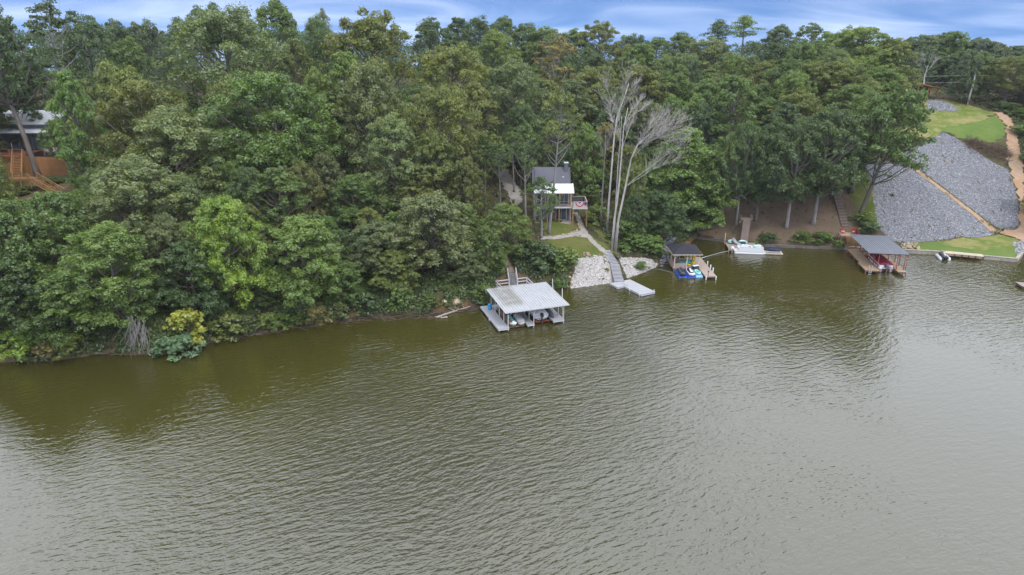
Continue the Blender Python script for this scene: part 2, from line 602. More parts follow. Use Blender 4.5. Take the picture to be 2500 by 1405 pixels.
bp = N(t, 'ShaderNodeBump', ins={'Height': math_n(t, 'ADD', nb.outputs[0], math_n(t, 'MULTIPLY', nc.outputs[0], 0.5)), 'Strength': 0.5, 'Distance': 0.3})
t.links.new(bp.outputs[0], p.inputs['Normal'])
out_mat(t, p.outputs[0])
M['floor'] = m
ground = link('ground', grid_mesh('ground', GX, GY, GZ, m))
tag(ground, 'wooded hillside rising from the lake', kind='structure')

# lake: turbid olive body, rippled by a breeze
m, t = new_mat('lake_water')
g = N(t, 'ShaderNodeTexCoord')
v = g.outputs['Object']
rot = N(t, 'ShaderNodeMapping', ins={'Vector': v, 'Rotation': (0, 0, R(-24))})
warp = N(t, 'ShaderNodeTexNoise', ins={'Vector': v, 'Scale': 0.035, 'Detail': 2.0})
wv = N(t, 'ShaderNodeVectorMath', operation='MULTIPLY_ADD', ins={0: warp.outputs['Color'], 1: (7, 7, 0), 2: rot.outputs[0]})


def wave_noise(sx, sy, scale, detail, rough, loc=0.0):
    mp = N(t, 'ShaderNodeMapping', ins={'Vector': wv.outputs[0], 'Scale': (sx, sy, 1), 'Location': (loc, loc * 0.7, 0)})
    return N(t, 'ShaderNodeTexNoise', ins={'Vector': mp.outputs[0], 'Scale': scale, 'Detail': detail, 'Roughness': rough}).outputs[0]


w1 = wave_noise(0.38, 1.0, 1.65, 2.0, 0.5)
w2 = wave_noise(0.5, 1.0, 3.5, 2.0, 0.5, 11.3)
w3 = wave_noise(0.75, 1.0, 6.5, 2.0, 0.5, 23.1)
gust = N(t, 'ShaderNodeTexNoise', ins={'Vector': v, 'Scale': 0.022, 'Detail': 4.0})
gk = map_range(t, gust.outputs[0], 0.36, 0.64, 0.45, 1.25)
hsum = math_n(t, 'ADD', math_n(t, 'MULTIPLY', w1, 0.112), math_n(t, 'ADD', math_n(t, 'MULTIPLY', w2, 0.058), math_n(t, 'MULTIPLY', w3, 0.010)))
hsum = math_n(t, 'MULTIPLY', hsum, gk)
bp = N(t, 'ShaderNodeBump', ins={'Height': hsum, 'Strength': 1.0, 'Distance': 1.0})
bn = N(t, 'ShaderNodeTexNoise', ins={'Vector': v, 'Scale': 0.02, 'Detail': 3.0})
body = mix_n(t, map_range(t, bn.outputs[0], 0.35, 0.65), (0.0440, 0.0400, 0.0082), (0.0505, 0.0455, 0.0096))
p = N(t, 'ShaderNodeBsdfPrincipled', ins={'Base Color': body, 'Roughness': 0.03, 'IOR': 2.05, 'Specular IOR Level': 0.5})
t.links.new(bp.outputs[0], p.inputs['Normal'])
out_mat(t, p.outputs[0])
M['water'] = m
wm = bpy.data.meshes.new('water')
wm.from_pydata([(-420, -320, 0), (420, -320, 0), (420, 145, 0), (-420, 145, 0)], [], [(0, 1, 2, 3)])
wm.materials.append(m)
tag(link('water', wm), 'olive green rippled lake', kind='structure')


# ------------------------------------------------------------------ sheets draped over the ground
def inside(poly, X, Y):
    X = np.asarray(X)
    Y = np.asarray(Y)
    r = np.zeros(X.shape, bool)
    n = len(poly)
    j = n - 1
    for i in range(n):
        xi, yi = poly[i][0], poly[i][1]
        xj, yj = poly[j][0], poly[j][1]
        c = ((yi > Y) != (yj > Y)) & (X < (xj - xi) * (Y - yi) / (yj - yi + 1e-12) + xi)
        r ^= c
        j = i
    return r


def poly_px(pts):
    return [(h_.x, h_.y) for h_ in (hit(*p_) for p_ in pts)]


def drape(name, poly, mat, lift=0.06, step=0.6, jit=0.12, seed=1):
    rnd = random.Random(seed)
    b = []
    for i in range(len(poly)):
        a = Vector(poly[i])
        c = Vector(poly[(i + 1) % len(poly)])
        n = max(1, int((c - a).length / step))
        for k in range(n):
            q = a.lerp(c, k / n)
            b.append(Vector((q.x + rnd.uniform(-jit, jit), q.y + rnd.uniform(-jit, jit))))
    xs = [q.x for q in b]
    ys = [q.y for q in b]
    X, Y = np.meshgrid(np.arange(min(xs), max(xs), step), np.arange(min(ys), max(ys), step))
    X = X.ravel()
    Y = Y.ravel()
    k = inside(b, X, Y)
    pts = b + [Vector((x, y)) for x, y in zip(X[k], Y[k])]
    edges = [(i, (i + 1) % len(b)) for i in range(len(b))]
    vs, _e, fs, *_ = geometry.delaunay_2d_cdt(pts, edges, [list(range(len(b)))], 1, 1e-4)
    vx = np.array([q.x for q in vs])
    vy = np.array([q.y for q in vs])
    vz = height(vx, vy) + lift
    me = bpy.data.meshes.new(name)
    me.from_pydata(list(zip(vx.tolist(), vy.tolist(), vz.tolist())), [], [tuple(f) for f in fs])
    me.polygons.foreach_set('use_smooth', [True] * len(me.polygons))
    me.materials.append(mat)
    me.update()
    return link(name, me)


def quad_cloud(name, V, mat, tint=None):
    """V: (n,4,3) quads as one mesh"""
    n = len(V)
    me = bpy.data.meshes.new(name)
    me.vertices.add(n * 4)
    me.vertices.foreach_set('co', V.astype(np.float32).ravel())
    me.loops.add(n * 4)
    me.loops.foreach_set('vertex_index', np.arange(n * 4, dtype=np.int32))
    me.polygons.add(n)
    me.polygons.foreach_set('loop_start', np.arange(0, n * 4, 4, dtype=np.int32))
    me.materials.append(mat)
    if tint is not None:
        a = me.attributes.new('tint', 'FLOAT', 'POINT')
        a.data.foreach_set('value', np.repeat(tint, 4).astype(np.float32))
    me.update()
    return me


_phi = (1 + 5 ** 0.5) / 2
ICO_V = np.array([(-1, _phi, 0), (1, _phi, 0), (-1, -_phi, 0), (1, -_phi, 0), (0, -1, _phi), (0, 1, _phi), (0, -1, -_phi), (0, 1, -_phi),
                  (_phi, 0, -1), (_phi, 0, 1), (-_phi, 0, -1), (-_phi, 0, 1)], float)
ICO_V /= np.linalg.norm(ICO_V[0])
ICO_F = np.array([(0, 11, 5), (0, 5, 1), (0, 1, 7), (0, 7, 10), (0, 10, 11), (1, 5, 9), (5, 11, 4), (11, 10, 2), (10, 7, 6), (7, 1, 8),
                  (3, 9, 4), (3, 4, 2), (3, 2, 6), (3, 6, 8), (3, 8, 9), (4, 9, 5), (2, 4, 11), (6, 2, 10), (8, 6, 7), (9, 8, 1)])


def rot_rand(rng, n):
    q = rng.normal(size=(n, 4))
    q /= np.linalg.norm(q, axis=1)[:, None]
    w, x, y, z = q.T
    return np.stack([np.stack([1 - 2 * (y * y + z * z), 2 * (x * y - z * w), 2 * (x * z + y * w)], -1),
                     np.stack([2 * (x * y + z * w), 1 - 2 * (x * x + z * z), 2 * (y * z - x * w)], -1),
                     np.stack([2 * (x * z - y * w), 2 * (y * z + x * w), 1 - 2 * (x * x + y * y)], -1)], 1)


def stones_mesh(name, P, size, mat, seed=0, flat=0.7):
    """angular stones at points P (n,3) with radii size (n)"""
    rng = np.random.default_rng(seed)
    n = len(P)
    V = np.repeat(ICO_V[None], n, 0) * (1 + rng.uniform(-0.28, 0.28, (n, 12, 1)))
    V = V * np.stack([rng.uniform(0.75, 1.3, n), rng.uniform(0.7, 1.1, n), rng.uniform(0.5, 0.9, n)], -1)[:, None, :]
    V = np.einsum('nij,nvj->nvi', rot_rand(rng, n), V)
    V[:, :, 2] *= flat
    V = V * np.asarray(size)[:, None, None] + np.asarray(P)[:, None, :]
    me = bpy.data.meshes.new(name)
    me.vertices.add(n * 12)
    me.vertices.foreach_set('co', V.astype(np.float32).ravel())
    F = (ICO_F[None] + (np.arange(n) * 12)[:, None, None]).reshape(-1, 3)
    me.loops.add(F.size)
    me.loops.foreach_set('vertex_index', F.ravel().astype(np.int32))
    me.polygons.add(len(F))
    me.polygons.foreach_set('loop_start', np.arange(0, F.size, 3, dtype=np.int32))
    a = me.attributes.new('tint', 'FLOAT', 'POINT')
    a.data.foreach_set('value', np.repeat(rng.random(n), 12).astype(np.float32))
    me.materials.append(mat)
    me.update()
    return me


def stone_field(name, poly, dens, r0, r1, mat, seed, label=None, lift=0.0, holes=()):
    rng = np.random.default_rng(seed)
    xs = [q[0] for q in poly]
    ys = [q[1] for q in poly]
    area = (max(xs) - min(xs)) * (max(ys) - min(ys))
    n = int(area * dens)
    X = rng.uniform(min(xs), max(xs), n)
    Y = rng.uniform(min(ys), max(ys), n)
    k = inside(poly, X, Y)
    for h_ in holes:
        k &= ~inside(h_, X, Y)
    X, Y = X[k], Y[k]
    s = r0 + (r1 - r0) * rng.random(len(X)) ** 2.2
    Z = height(X, Y) + s * 0.25 + lift
    o = link(name, stones_mesh(name, np.stack([X, Y, Z], -1), s, mat, seed))
    return tag(o, label, kind='stuff')


M['white_stone'] = stone_mat('white_stone', [(0.0, (0.17, 0.155, 0.145)), (0.25, (0.34, 0.315, 0.30)), (0.55, (0.47, 0.445, 0.43)), (0.85, (0.60, 0.58, 0.57)), (1.0, (0.42, 0.31, 0.23))])
M['grey_stone'] = stone_mat('grey_stone', [(0.0, (0.16, 0.162, 0.174)), (0.3, (0.255, 0.257, 0.275)), (0.7, (0.315, 0.317, 0.337)), (1.0, (0.44, 0.44, 0.46))])
M['tan_stone'] = stone_mat('tan_stone', [(0.0, (0.24, 0.17, 0.11)), (0.5, (0.42, 0.32, 0.22)), (1.0, (0.55, 0.47, 0.37))])
M['grey_bed'] = pbr('grey_bed', (0.16, 0.162, 0.18), 0.9, var=0.3, scale=2.0, spec=0.1)
M['white_bed'] = pbr('white_bed', (0.30, 0.28, 0.265), 0.9, var=0.3, scale=2.0, spec=0.1)

# house lawn, gravel walk, white riprap
LAWN = poly_px([(1328, 640), (1340, 600), (1320, 545), (1396, 541), (1440, 576), (1512, 622), (1492, 625), (1470, 629), (1405, 632), (1388, 650), (1372, 656)])
tag(drape('lawn', LAWN, M['turf'], 0.07, 0.6, 0.28), kind='structure')
SIDE = poly_px([(1434, 548), (1442, 546), (1476, 575), (1520, 608), (1512, 612), (1470, 586)])
tag(drape('lawn', SIDE, M['turf'], 0.07), kind='structure')
WALK = poly_px([(1399, 521), (1409, 519), (1424, 548), (1436, 572), (1452, 590), (1478, 612), (1492, 622), (1482, 625), (1464, 614), (1446, 598), (1432, 583), (1405, 579), (1380, 583), (1352, 588), (1322, 586), (1322, 580), (1350, 578), (1380, 574), (1405, 569), (1418, 564), (1410, 545)])
tag(drape('path', WALK, M['path_gravel'], 0.11, 0.5, 0.16), kind='structure')
WHITE_A = poly_px([(1398, 632), (1428, 628), (1470, 624), (1492, 622), (1502, 640), (1514, 664), (1522, 683), (1510, 688), (1490, 692), (1450, 700), (1395, 707), (1392, 690), (1402, 668), (1404, 648)])
WHITE_B = poly_px([(1508, 628), (1522, 630), (1560, 630), (1592, 634), (1606, 645), (1602, 653), (1574, 665), (1535, 682), (1524, 664)])
for q, sd in ((WHITE_A, 5), (WHITE_B, 6)):
    tag(drape('rock_bed', q, M['white_bed'], 0.05), kind='structure')
    stone_field('riprap', q, 46, 0.07, 0.185, M['white_stone'], sd, 'pale broken riprap stone on the bank below the house')
BANK_ROCK = poly_px([(1355, 688), (1380, 680), (1398, 660), (1396, 700), (1360, 706)])
stone_field('riprap', BANK_ROCK, 4, 0.18, 0.42, M['tan_stone'], 7, 'tan boulders at the edge of the white riprap')
DRIVE = poly_px([(1204, 414), (1236, 412), (1262, 450), (1276, 496), (1260, 500), (1248, 494), (1230, 455)])
tag(drape('driveway', DRIVE, M['path_gravel'], 0.08, 0.7, 0.45), kind='structure')

# grey stone slopes on the right, the bench between them, grass and dirt road
GREY_LO = poly_px([(2108, 405), (2150, 392), (2205, 398), (2250, 428), (2310, 475), (2370, 522), (2428, 568), (2420, 576), (2340, 580), (2250, 592), (2215, 593), (2176, 588), (2152, 564), (2138, 540), (2130, 480)])
GREY_UP = poly_px([(2170, 372), (2214, 392), (2260, 426), (2330, 480), (2390, 525), (2444, 562), (2470, 560), (2487, 550), (2486, 500), (2478, 460), (2462, 416), (2420, 396), (2380, 368), (2334, 338), (2302, 324), (2270, 340)])
for q, sd, nm in ((GREY_LO, 11, 'grey stone rubble on the lower slope below the tan bench'), (GREY_UP, 12, 'grey stone rubble on the upper slope above the tan bench')):
    tag(drape('rock_bed', q, M['grey_bed'], 0.05, 0.6, 0.3), kind='structure')
    stone_field('rubble', q, 26, 0.08, 0.22, M['grey_stone'], sd, nm)
BENCH = poly_px([(2196, 388), (2212, 394), (2260, 430), (2330, 484), (2390, 529), (2442, 566), (2432, 571), (2370, 524), (2310, 477), (2250, 431), (2200, 398)])
tag(drape('bench_path', BENCH, M['tan_soil'], 0.16), kind='structure')
HILL = poly_px([(2150, 300), (2200, 258), (2240, 246), (2300, 244), (2360, 256), (2410, 272), (2428, 278), (2446, 300), (2452, 330), (2440, 350), (2392, 350), (2350, 340), (2302, 322), (2268, 342), (2200, 372), (2150, 360)])
tag(drape('hill_grass', HILL, M['hill_turf'], 0.08, 0.9, 0.4), kind='structure')
HILL_B = poly_px([(2295, 314), (2330, 308), (2380, 300), (2430, 284), (2448, 300), (2456, 330), (2440, 342), (2392, 349), (2340, 338)])
tag(drape('hill_grass', HILL_B, M['bright_turf'], 0.13, 0.8, 0.55), kind='structure')
CREST = poly_px([(2262, 260), (2268, 246), (2284, 244), (2320, 256), (2342, 270), (2330, 273), (2290, 272), (2262, 270)])
tag(drape('rock_bed', CREST, M['grey_bed'], 0.13), kind='structure')
stone_field('rubble', CREST, 9, 0.14, 0.28, M['grey_stone'], 14, 'grey stone patch beside the timber cabin', 0.1)
ROAD = poly_px([(2428, 276), (2444, 276), (2466, 290), (2480, 320), (2488, 360), (2496, 400), (2500, 460), (2504, 540), (2530, 570), (2560, 600), (2505, 596), (2480, 582), (2438, 572), (2448, 565), (2474, 563), (2489, 551), (2488, 500), (2481, 458), (2466, 416), (2456, 390), (2458, 350), (2456, 310)])
tag(drape('dirt_road', ROAD, M['red_soil'], 0.17, 0.7, 0.38), kind='structure')
FLAT = poly_px([(2215, 594), (2250, 594), (2340, 583), (2420, 578), (2440, 574), (2482, 585), (2500, 600), (2492, 612), (2478, 634), (2400, 627), (2300, 618), (2240, 612)])
tag(drape('shore_grass', FLAT, M['hill_turf'], 0.09), kind='structure')
FLAT_B = poly_px([(2232, 598), (2270, 594), (2310, 590), (2300, 600), (2340, 606), (2400, 614), (2440, 606), (2478, 612), (2474, 632), (2400, 626), (2300, 617), (2250, 611)])
tag(drape('shore_grass', FLAT_B, M['bright_turf'], 0.13, 0.6, 0.3), kind='structure')
CORNER = poly_px([(2470, 594), (2500, 590), (2520, 600), (2500, 618), (2482, 632), (2476, 612)])
stone_field('rubble', CORNER, 8, 0.15, 0.32, M['grey_stone'], 15, 'grey stones heaped at the corner of the seawall', 0.05)
NOOK = poly_px([(2196, 597), (2236, 594), (2246, 608), (2205, 610)])
stone_field('rubble', NOOK, 9, 0.13, 0.30, M['tan_stone'], 16, 'tan broken stones behind the red post dock', 0.05)
# worn earth under the trees by the cove
COVE = poly_px([(1700, 560), (1740, 520), (1800, 480), (1900, 460), (1990, 450), (2050, 455), (2100, 500), (2120, 560), (2060, 600), (1960, 598), (1860, 594), (1780, 584), (1712, 578)])
tag(drape('bare_earth', COVE, ground_mat('bare_earth', (0.165, 0.115, 0.085), (0.13, 0.098, 0.066), (0.085, 0.095, 0.035), 0.3, 1.1, 0.4, (0.55, 0.72)), 0.05), kind='structure')
CLEAR = poly_px([(2060, 440), (2085, 420), (2120, 420), (2134, 470), (2140, 540), (2110, 545), (2085, 500)])
tag(drape('rough_grass', CLEAR, M['turf'], 0.08, 0.6, 0.4), kind='structure')
YARD = poly_px([(0, 500), (0, 430), (60, 420), (180, 420), (185, 440), (150, 470), (80, 500)])
tag(drape('rough_grass', YARD, ground_mat('yard', (0.10, 0.105, 0.04), (0.16, 0.115, 0.07), (0.085, 0.12, 0.035), 0.25, 1.0), 0.06), kind='structure')
# ------------------------------------------------------------------ trees
def leaf_quads(rng, P, Nn, size):
    """one folded-free leaf spray (quad) at each point P with normal Nn"""
    n = len(P)
    a = rng.normal(size=(n, 3))
    u = np.cross(Nn, a)
    u /= np.linalg.norm(u, axis=1)[:, None] + 1e-9
    v = np.cross(Nn, u)
    L = size * rng.uniform(0.65, 1.35, n)
    W = L * rng.uniform(0.45, 0.8, n)
    u = u * L[:, None] * 0.5
    v = v * W[:, None] * 0.5
    dr = Nn * (L * rng.uniform(-0.15, 0.25, n))[:, None]
    return np.stack([P - u - dr, P - v * 1.0 + u * 0.1, P + u - dr, P + v * 1.0 + u * 0.1], 1)


def clump_leaves(rng, C, rad, per, size, flat=0.88, up=0.40, low=-0.45):
    """leaves on the shells of clumps: C (n,3) centres, rad (n)"""
    n = len(C)
    k = np.repeat(np.arange(n), per)
    D = rng.normal(size=(len(k), 3))
    D /= np.linalg.norm(D, axis=1)[:, None]
    D[:, 2] = np.where(D[:, 2] < low, -D[:, 2] * rng.uniform(0.2, 1, len(k)), D[:, 2])
    ph = rng.uniform(0, 6.28, (n, 3))
    lob = 1 + 0.18 * np.sin(3 * D[:, 0] + ph[k, 0]) + 0.18 * np.sin(4 * D[:, 1] + ph[k, 1])
    rr = rad[k] * lob * rng.uniform(0.62, 1.08, len(k))
    P = C[k] + D * rr[:, None] * np.array([1, 1, flat])
    Nn = D * 0.85 + np.array([0, 0, up * 0.6]) + rng.normal(0, 0.42, D.shape)
    Nn /= np.linalg.norm(Nn, axis=1)[:, None]
    return P, Nn, k


PROFILES = {
    'round': [(0.0, 0.60), (0.12, 0.85), (0.35, 1.0), (0.6, 0.94), (0.82, 0.72), (1.0, 0.34)],
    'tall': [(0.0, 0.55), (0.2, 0.85), (0.45, 1.0), (0.7, 0.86), (0.88, 0.60), (1.0, 0.25)],
    'spread': [(0.0, 0.45), (0.2, 0.8), (0.42, 1.0), (0.66, 0.95), (0.86, 0.72), (1.0, 0.34)],
    'cone': [(0.0, 0.95), (0.2, 1.0), (0.45, 0.82), (0.7, 0.56), (0.9, 0.27), (1.0, 0.06)],
    'full': [(0.0, 0.90), (0.2, 1.0), (0.5, 0.98), (0.75, 0.8), (0.92, 0.5), (1.0, 0.15)],
}


def make_tree(key, seed, H, Rr, base, prof, nb, nsub, per, leaf, bark='bark', bough=0.31, gap=0.0, tr=0.30, airy=1.0, thin=0.85, fork=0.12):
    """one tree form: returns (crown mesh, trunk mesh, H, R)"""
    rng = np.random.default_rng(seed)
    pr_ = np.array(PROFILES[prof])
    ang0 = rng.uniform(0, 6.28)
    B = []
    tries = 0
    lean = rng.normal(0, 0.03, 2) * H
    asym = rng.uniform(0, 6.28)
    while len(B) < nb and tries < 6000:
        tries += 1
        tt = rng.random() ** 0.70
        r = np.interp(tt, pr_[:, 0], pr_[:, 1]) * Rr
        a = rng.uniform(0, 6.28)
        r *= 1 + 0.22 * math.cos(a - asym) * (1 - tt) + 0.12 * math.sin(2 * a + asym)
        q = r * math.sqrt(rng.uniform(0.40, 1.0)) * 0.84
        c = np.array([q * math.cos(a) + lean[0] * tt, q * math.sin(a) + lean[1] * tt, (base + (1 - base) * tt * 0.94) * H])
        mind = bough * Rr * (0.9 if tries < 2500 else 0.6)
        if all(np.linalg.norm((c - b[0]) * np.array([1, 1, 1.25])) > mind for b in B):
            B.append((c, bough * Rr * rng.uniform(0.7, 1.15) * (1.0 - 0.35 * tt)))
    for tt, q, cnt_ in ((0.97, 0.05, 1), (0.90, 0.22, 3), (0.80, 0.36, 3)):      # a closed top
        a1 = rng.uniform(0, 6.28)
        for i in range(cnt_):
            a = a1 + 6.28 * i / cnt_
            B.append((np.array([q * Rr * math.cos(a) + lean[0] * tt, q * Rr * math.sin(a) + lean[1] * tt, (base + (1 - base) * tt * 0.94) * H]), bough * Rr * rng.uniform(0.75, 1.0)))
    C, rad, bt = [], [], []
    for i, (c, br) in enumerate(B):
        ns = max(3, int(nsub * (br / (bough * Rr)) ** 1.5 * rng.uniform(0.7, 1.2)))
        tb = rng.random()
        for _ in range(ns):
            d = rng.normal(size=3)
            d /= np.linalg.norm(d)
            if d[2] < -0.6:
                d[2] *= -0.6
            C.append(c + d * br * rng.uniform(0.55, 1.0) * np.array([1.0, 1.0, 0.92]))
            rad.append(br * rng.uniform(0.34, 0.56) * airy)
            bt.append(0.55 * tb + 0.45 * rng.random())
    for _ in range(int(nb * 0.5)):                    # the shaded inside of the crown
        tt = rng.uniform(0.05, 0.75)
        r = np.interp(tt, pr_[:, 0], pr_[:, 1]) * Rr * 0.5 * math.sqrt(rng.random())
        a = rng.uniform(0, 6.28)
        C.append(np.array([r * math.cos(a), r * math.sin(a), (base + (1 - base) * tt) * H]))
        rad.append(bough * Rr * rng.uniform(0.5, 0.8))
        bt.append(rng.random())
    C = np.array(C)
    rad = np.array(rad)
    bt = np.array(bt)
    P, Nn, k = clump_leaves(rng, C, rad, per, leaf)
    if gap:
        keep = rng.random(len(P)) > gap
        P, Nn, k = P[keep], Nn[keep], k[keep]
    tint = np.clip(bt[k] * 0.62 + rng.random(len(k)) * 0.38, 0, 1)
    crown = quad_cloud('crown_' + key, leaf_quads(rng, P, Nn, leaf), M['leaf'], tint)
    # trunk and limbs
    mb = MB()
    r0 = 0.022 * H * thin
    tz = [0, 0.06, 0.25, 0.45, 0.62, 0.78, 0.88]
    pts = []
    for z in tz:
        pts.append(Vector((lean[0] * z + 0.12 * math.sin(z * 9 + seed) * z * Rr * 0.4, lean[1] * z + 0.12 * math.cos(z * 7 + seed) * z * Rr * 0.4, z * H)))
    mb.tube(pts, [r0 * 1.5, r0, r0 * 0.85, r0 * 0.68, r0 * 0.5, r0 * 0.32, r0 * 0.12], 7)

    def trunk_at(z):
        zz = z / H
        for i in range(len(tz) - 1):
            if tz[i] <= zz <= tz[i + 1]:
                return pts[i].lerp(pts[i + 1], (zz - tz[i]) / (tz[i + 1] - tz[i]))
        return pts[-1].copy()
    for c, br in B:
        cv = Vector(c)
        hd = math.hypot(c[0], c[1])
        zs = max(fork * H, min(0.8 * H, c[2] - hd * rng.uniform(0.5, 0.9) - 0.04 * H))
        s = trunk_at(zs)
        mid = s.lerp(cv, 0.5) + Vector((0, 0, -0.04 * H * rng.random()))
        rl = r0 * 0.42 * (1 - 0.5 * zs / H)
        mb.tube([s, mid, cv, cv + (cv - mid) * 0.35], [rl, rl * 0.7, rl * 0.4, rl * 0.12], 5, cap=False)
        for _ in range(3):
            e = cv + Vector(rng.normal(size=3)) * br * 0.55 + Vector((0, 0, br * 0.2))
            mb.tube([mid.lerp(cv, 0.6), e], [rl * 0.32, rl * 0.07], 4, cap=False)
    trunk = mb.mesh('trunk_' + key, M[bark])
    return crown, trunk, float(np.percentile(P[:, 2], 99.7)), float(np.percentile(np.hypot(P[:, 0], P[:, 1]), 96))


FORMS = {}


def form(key, *a, **k):
    FORMS[key] = make_tree(key, *a, **k)


form('round_a', 11, 18, 6.5, 0.16, 'round', 44, 9, 120, 0.275)
form('round_b', 12, 18, 6.5, 0.18, 'round', 42, 9, 120, 0.275)
form('round_c', 13, 18, 7.0, 0.14, 'round', 48, 9, 120, 0.275)
form('tall_a', 21, 21, 5.2, 0.14, 'tall', 46, 9, 120, 0.275)
form('tall_b', 22, 21, 5.0, 0.18, 'tall', 42, 9, 120, 0.275)
form('spread_a', 31, 19, 7.5, 0.26, 'spread', 44, 9, 120, 0.275)
form('spread_b', 32, 19, 7.5, 0.28, 'spread', 40, 9, 120, 0.275, gap=0.10)
form('airy_a', 41, 20, 5.0, 0.30, 'spread', 24, 7, 80, 0.30, bark='grey_bark', thin=0.6, airy=0.9, gap=0.15)
form('airy_b', 42, 22, 5.5, 0.34, 'tall', 24, 7, 80, 0.30, bark='grey_bark', thin=0.6, airy=0.9, gap=0.15)
form('airy_c', 43, 22, 5.0, 0.55, 'tall', 20, 7, 80, 0.30, bark='grey_bark', airy=0.9, gap=0.15, thin=0.6, fork=0.5)
form('cone_a', 51, 18, 5.2, 0.06, 'cone', 50, 8, 120, 0.275)
form('full_a', 61, 14, 6.0, 0.05, 'full', 46, 9, 120, 0.275)
form('full_b', 62, 14, 6.0, 0.06, 'full', 44, 9, 120, 0.275)
form('full_c', 63, 14, 6.0, 0.05, 'full', 48, 9, 120, 0.275)
form('lean_a', 71, 18, 6.5, 0.27, 'spread', 46, 9, 116, 0.275, bark='cove_bark', fork=0.26)
form('high_a', 72, 18, 6.5, 0.46, 'round', 40, 9, 116, 0.275, thin=1.1, fork=0.45)
form('tilt_a', 73, 18, 6.0, 0.30, 'spread', 30, 8, 84, 0.30, thin=0.75)
form('shrub_a', 81, 3.0, 1.8, 0.05, 'full', 12, 7, 38, 0.24, bough=0.42)
form('shrub_b', 82, 3.0, 1.8, 0.05, 'round', 11, 7, 40, 0.24, bough=0.42)
form('shrub_c', 83, 3.0, 1.8, 0.05, 'full', 14, 6, 36, 0.26, bough=0.40)


def make_pine(key, seed, H=20.0):
    rng = np.random.default_rng(seed)
    mb = MB()
    mb.tube([(0, 0, 0), (0.1, 0, H * 0.5), (0.05, 0.1, H * 0.97)], [0.3, 0.2, 0.05], 6)
    C, rad = [], []
    for i in range(22):
        u = i / 21
        z = H * (0.70 + 0.27 * u)
        a = i * 2.4 + rng.random()
        L = 3.7 * math.sqrt(max(0.05, 1 - (2 * u - 0.75) ** 2 * 0.8)) * rng.uniform(0.6, 1.1) * (1 - 0.45 * u)
        e = np.array([math.cos(a) * L, math.sin(a) * L, z + 0.2 * L])
        mb.tube([(0.05, 0, z - 0.3), tuple(e)], [0.07, 0.02], 4, cap=False)
        for s in (0.5, 0.95):
            C.append(np.array([0, 0, z]) * (1 - s) + e * s + rng.normal(0, 0.2, 3))
            rad.append(rng.uniform(0.8, 1.3))
    C.append(np.array([0, 0, H]))
    rad.append(0.9)
    C = np.array(C)
    rad = np.array(rad)
    P, Nn, k = clump_leaves(rng, C, rad, 90, 0.3, flat=0.6, up=0.3, low=-0.5)
    crown = quad_cloud('crown_' + key, leaf_quads(rng, P, Nn, 0.30), M['leaf'], np.clip(rng.random(len(C))[k] * 0.6 + rng.random(len(k)) * 0.4, 0, 1))
    FORMS[key] = (crown, mb.mesh('trunk_' + key, M['bark']), H, 4.2)


make_pine('pine_a', 91)
make_pine('pine_b', 92)

HUES = {
    'mid': (0.080, 0.120, 0.026), 'fresh': (0.096, 0.148, 0.030), 'dark': (0.056, 0.088, 0.024), 'olive': (0.109, 0.127, 0.029),
    'pale': (0.115, 0.144, 0.052), 'lime': (0.148, 0.205, 0.030), 'bright': (0.108, 0.152, 0.032), 'bluish': (0.072, 0.104, 0.042),
    'grey': (0.099, 0.120, 0.046), 'brown': (0.149, 0.130, 0.046), 'yellow': (0.227, 0.230, 0.038), 'pine': (0.056, 0.090, 0.034), 'teal': (0.093, 0.155, 0.080),
}
LEAF_GAIN = 1.62
TREES = []                                  # (x, y, radius) of every tree stood so far
HUE_WORD = {'mid': 'mid green', 'fresh': 'fresh green', 'dark': 'dark green', 'olive': 'olive green', 'pale': 'pale green', 'lime': 'lime yellow', 'bright': 'bright green',
            'bluish': 'bluish green', 'grey': 'grey green', 'brown': 'brown tinged', 'yellow': 'yellow', 'pine': 'deep green', 'teal': 'blue green'}
_trnd = random.Random(77)


def plant(formkey, x, y, H, rad, hue, label, cat='tree', name='broadleaf_tree', group=None, rz=None, z=None, tilt=(0, 0)):
    cm, tm, h0, r0 = FORMS[formkey]
    z = (max(hgt(x, y), 0.0) - 0.08) if z is None else z
    o = thing(name, label, cat, (x, y, z), 0, group)
    o.rotation_euler = (tilt[0], tilt[1], 0)
    rz = _trnd.uniform(0, 6.28) if rz is None else rz
    sc = (rad / r0, rad / r0, H / h0)
    tk = link('trunk', tm, o)
    tk.scale = sc
    tk.rotation_euler = (0, 0, rz)
    c = link('crown', cm, o)
    c.scale = sc
    c.rotation_euler = (0, 0, rz)
    b = HUES[hue] if isinstance(hue, str) else hue
    j = LEAF_GAIN * (1 + _trnd.uniform(-0.09, 0.09))
    c.color = (b[0] * j * (1 + _trnd.uniform(-0.06, 0.06)), b[1] * j, b[2] * j, 1)
    TREES.append((x, y, rad))
    return o


def column(px, d=None, base_py=None, zoff=7.0):
    """where on land the column px of the photograph is, d metres in from the water"""
    if base_py is not None:
        h_ = hit(px, base_py)
        return h_.x, h_.y
    a = (px - 1250) / FPX
    Ys = np.linspace(72, 420, 1741)
    X = np.zeros_like(Ys)
    for _ in range(3):
        Z = height(X, Ys) + zoff
        X = a * (Ys * math.cos(PITCH) - (Z - CAM_H) * math.sin(PITCH))
    sd = sdist(X, Ys)
    k = int(np.argmax(sd >= d))
    return float(X[k]), float(Ys[k])


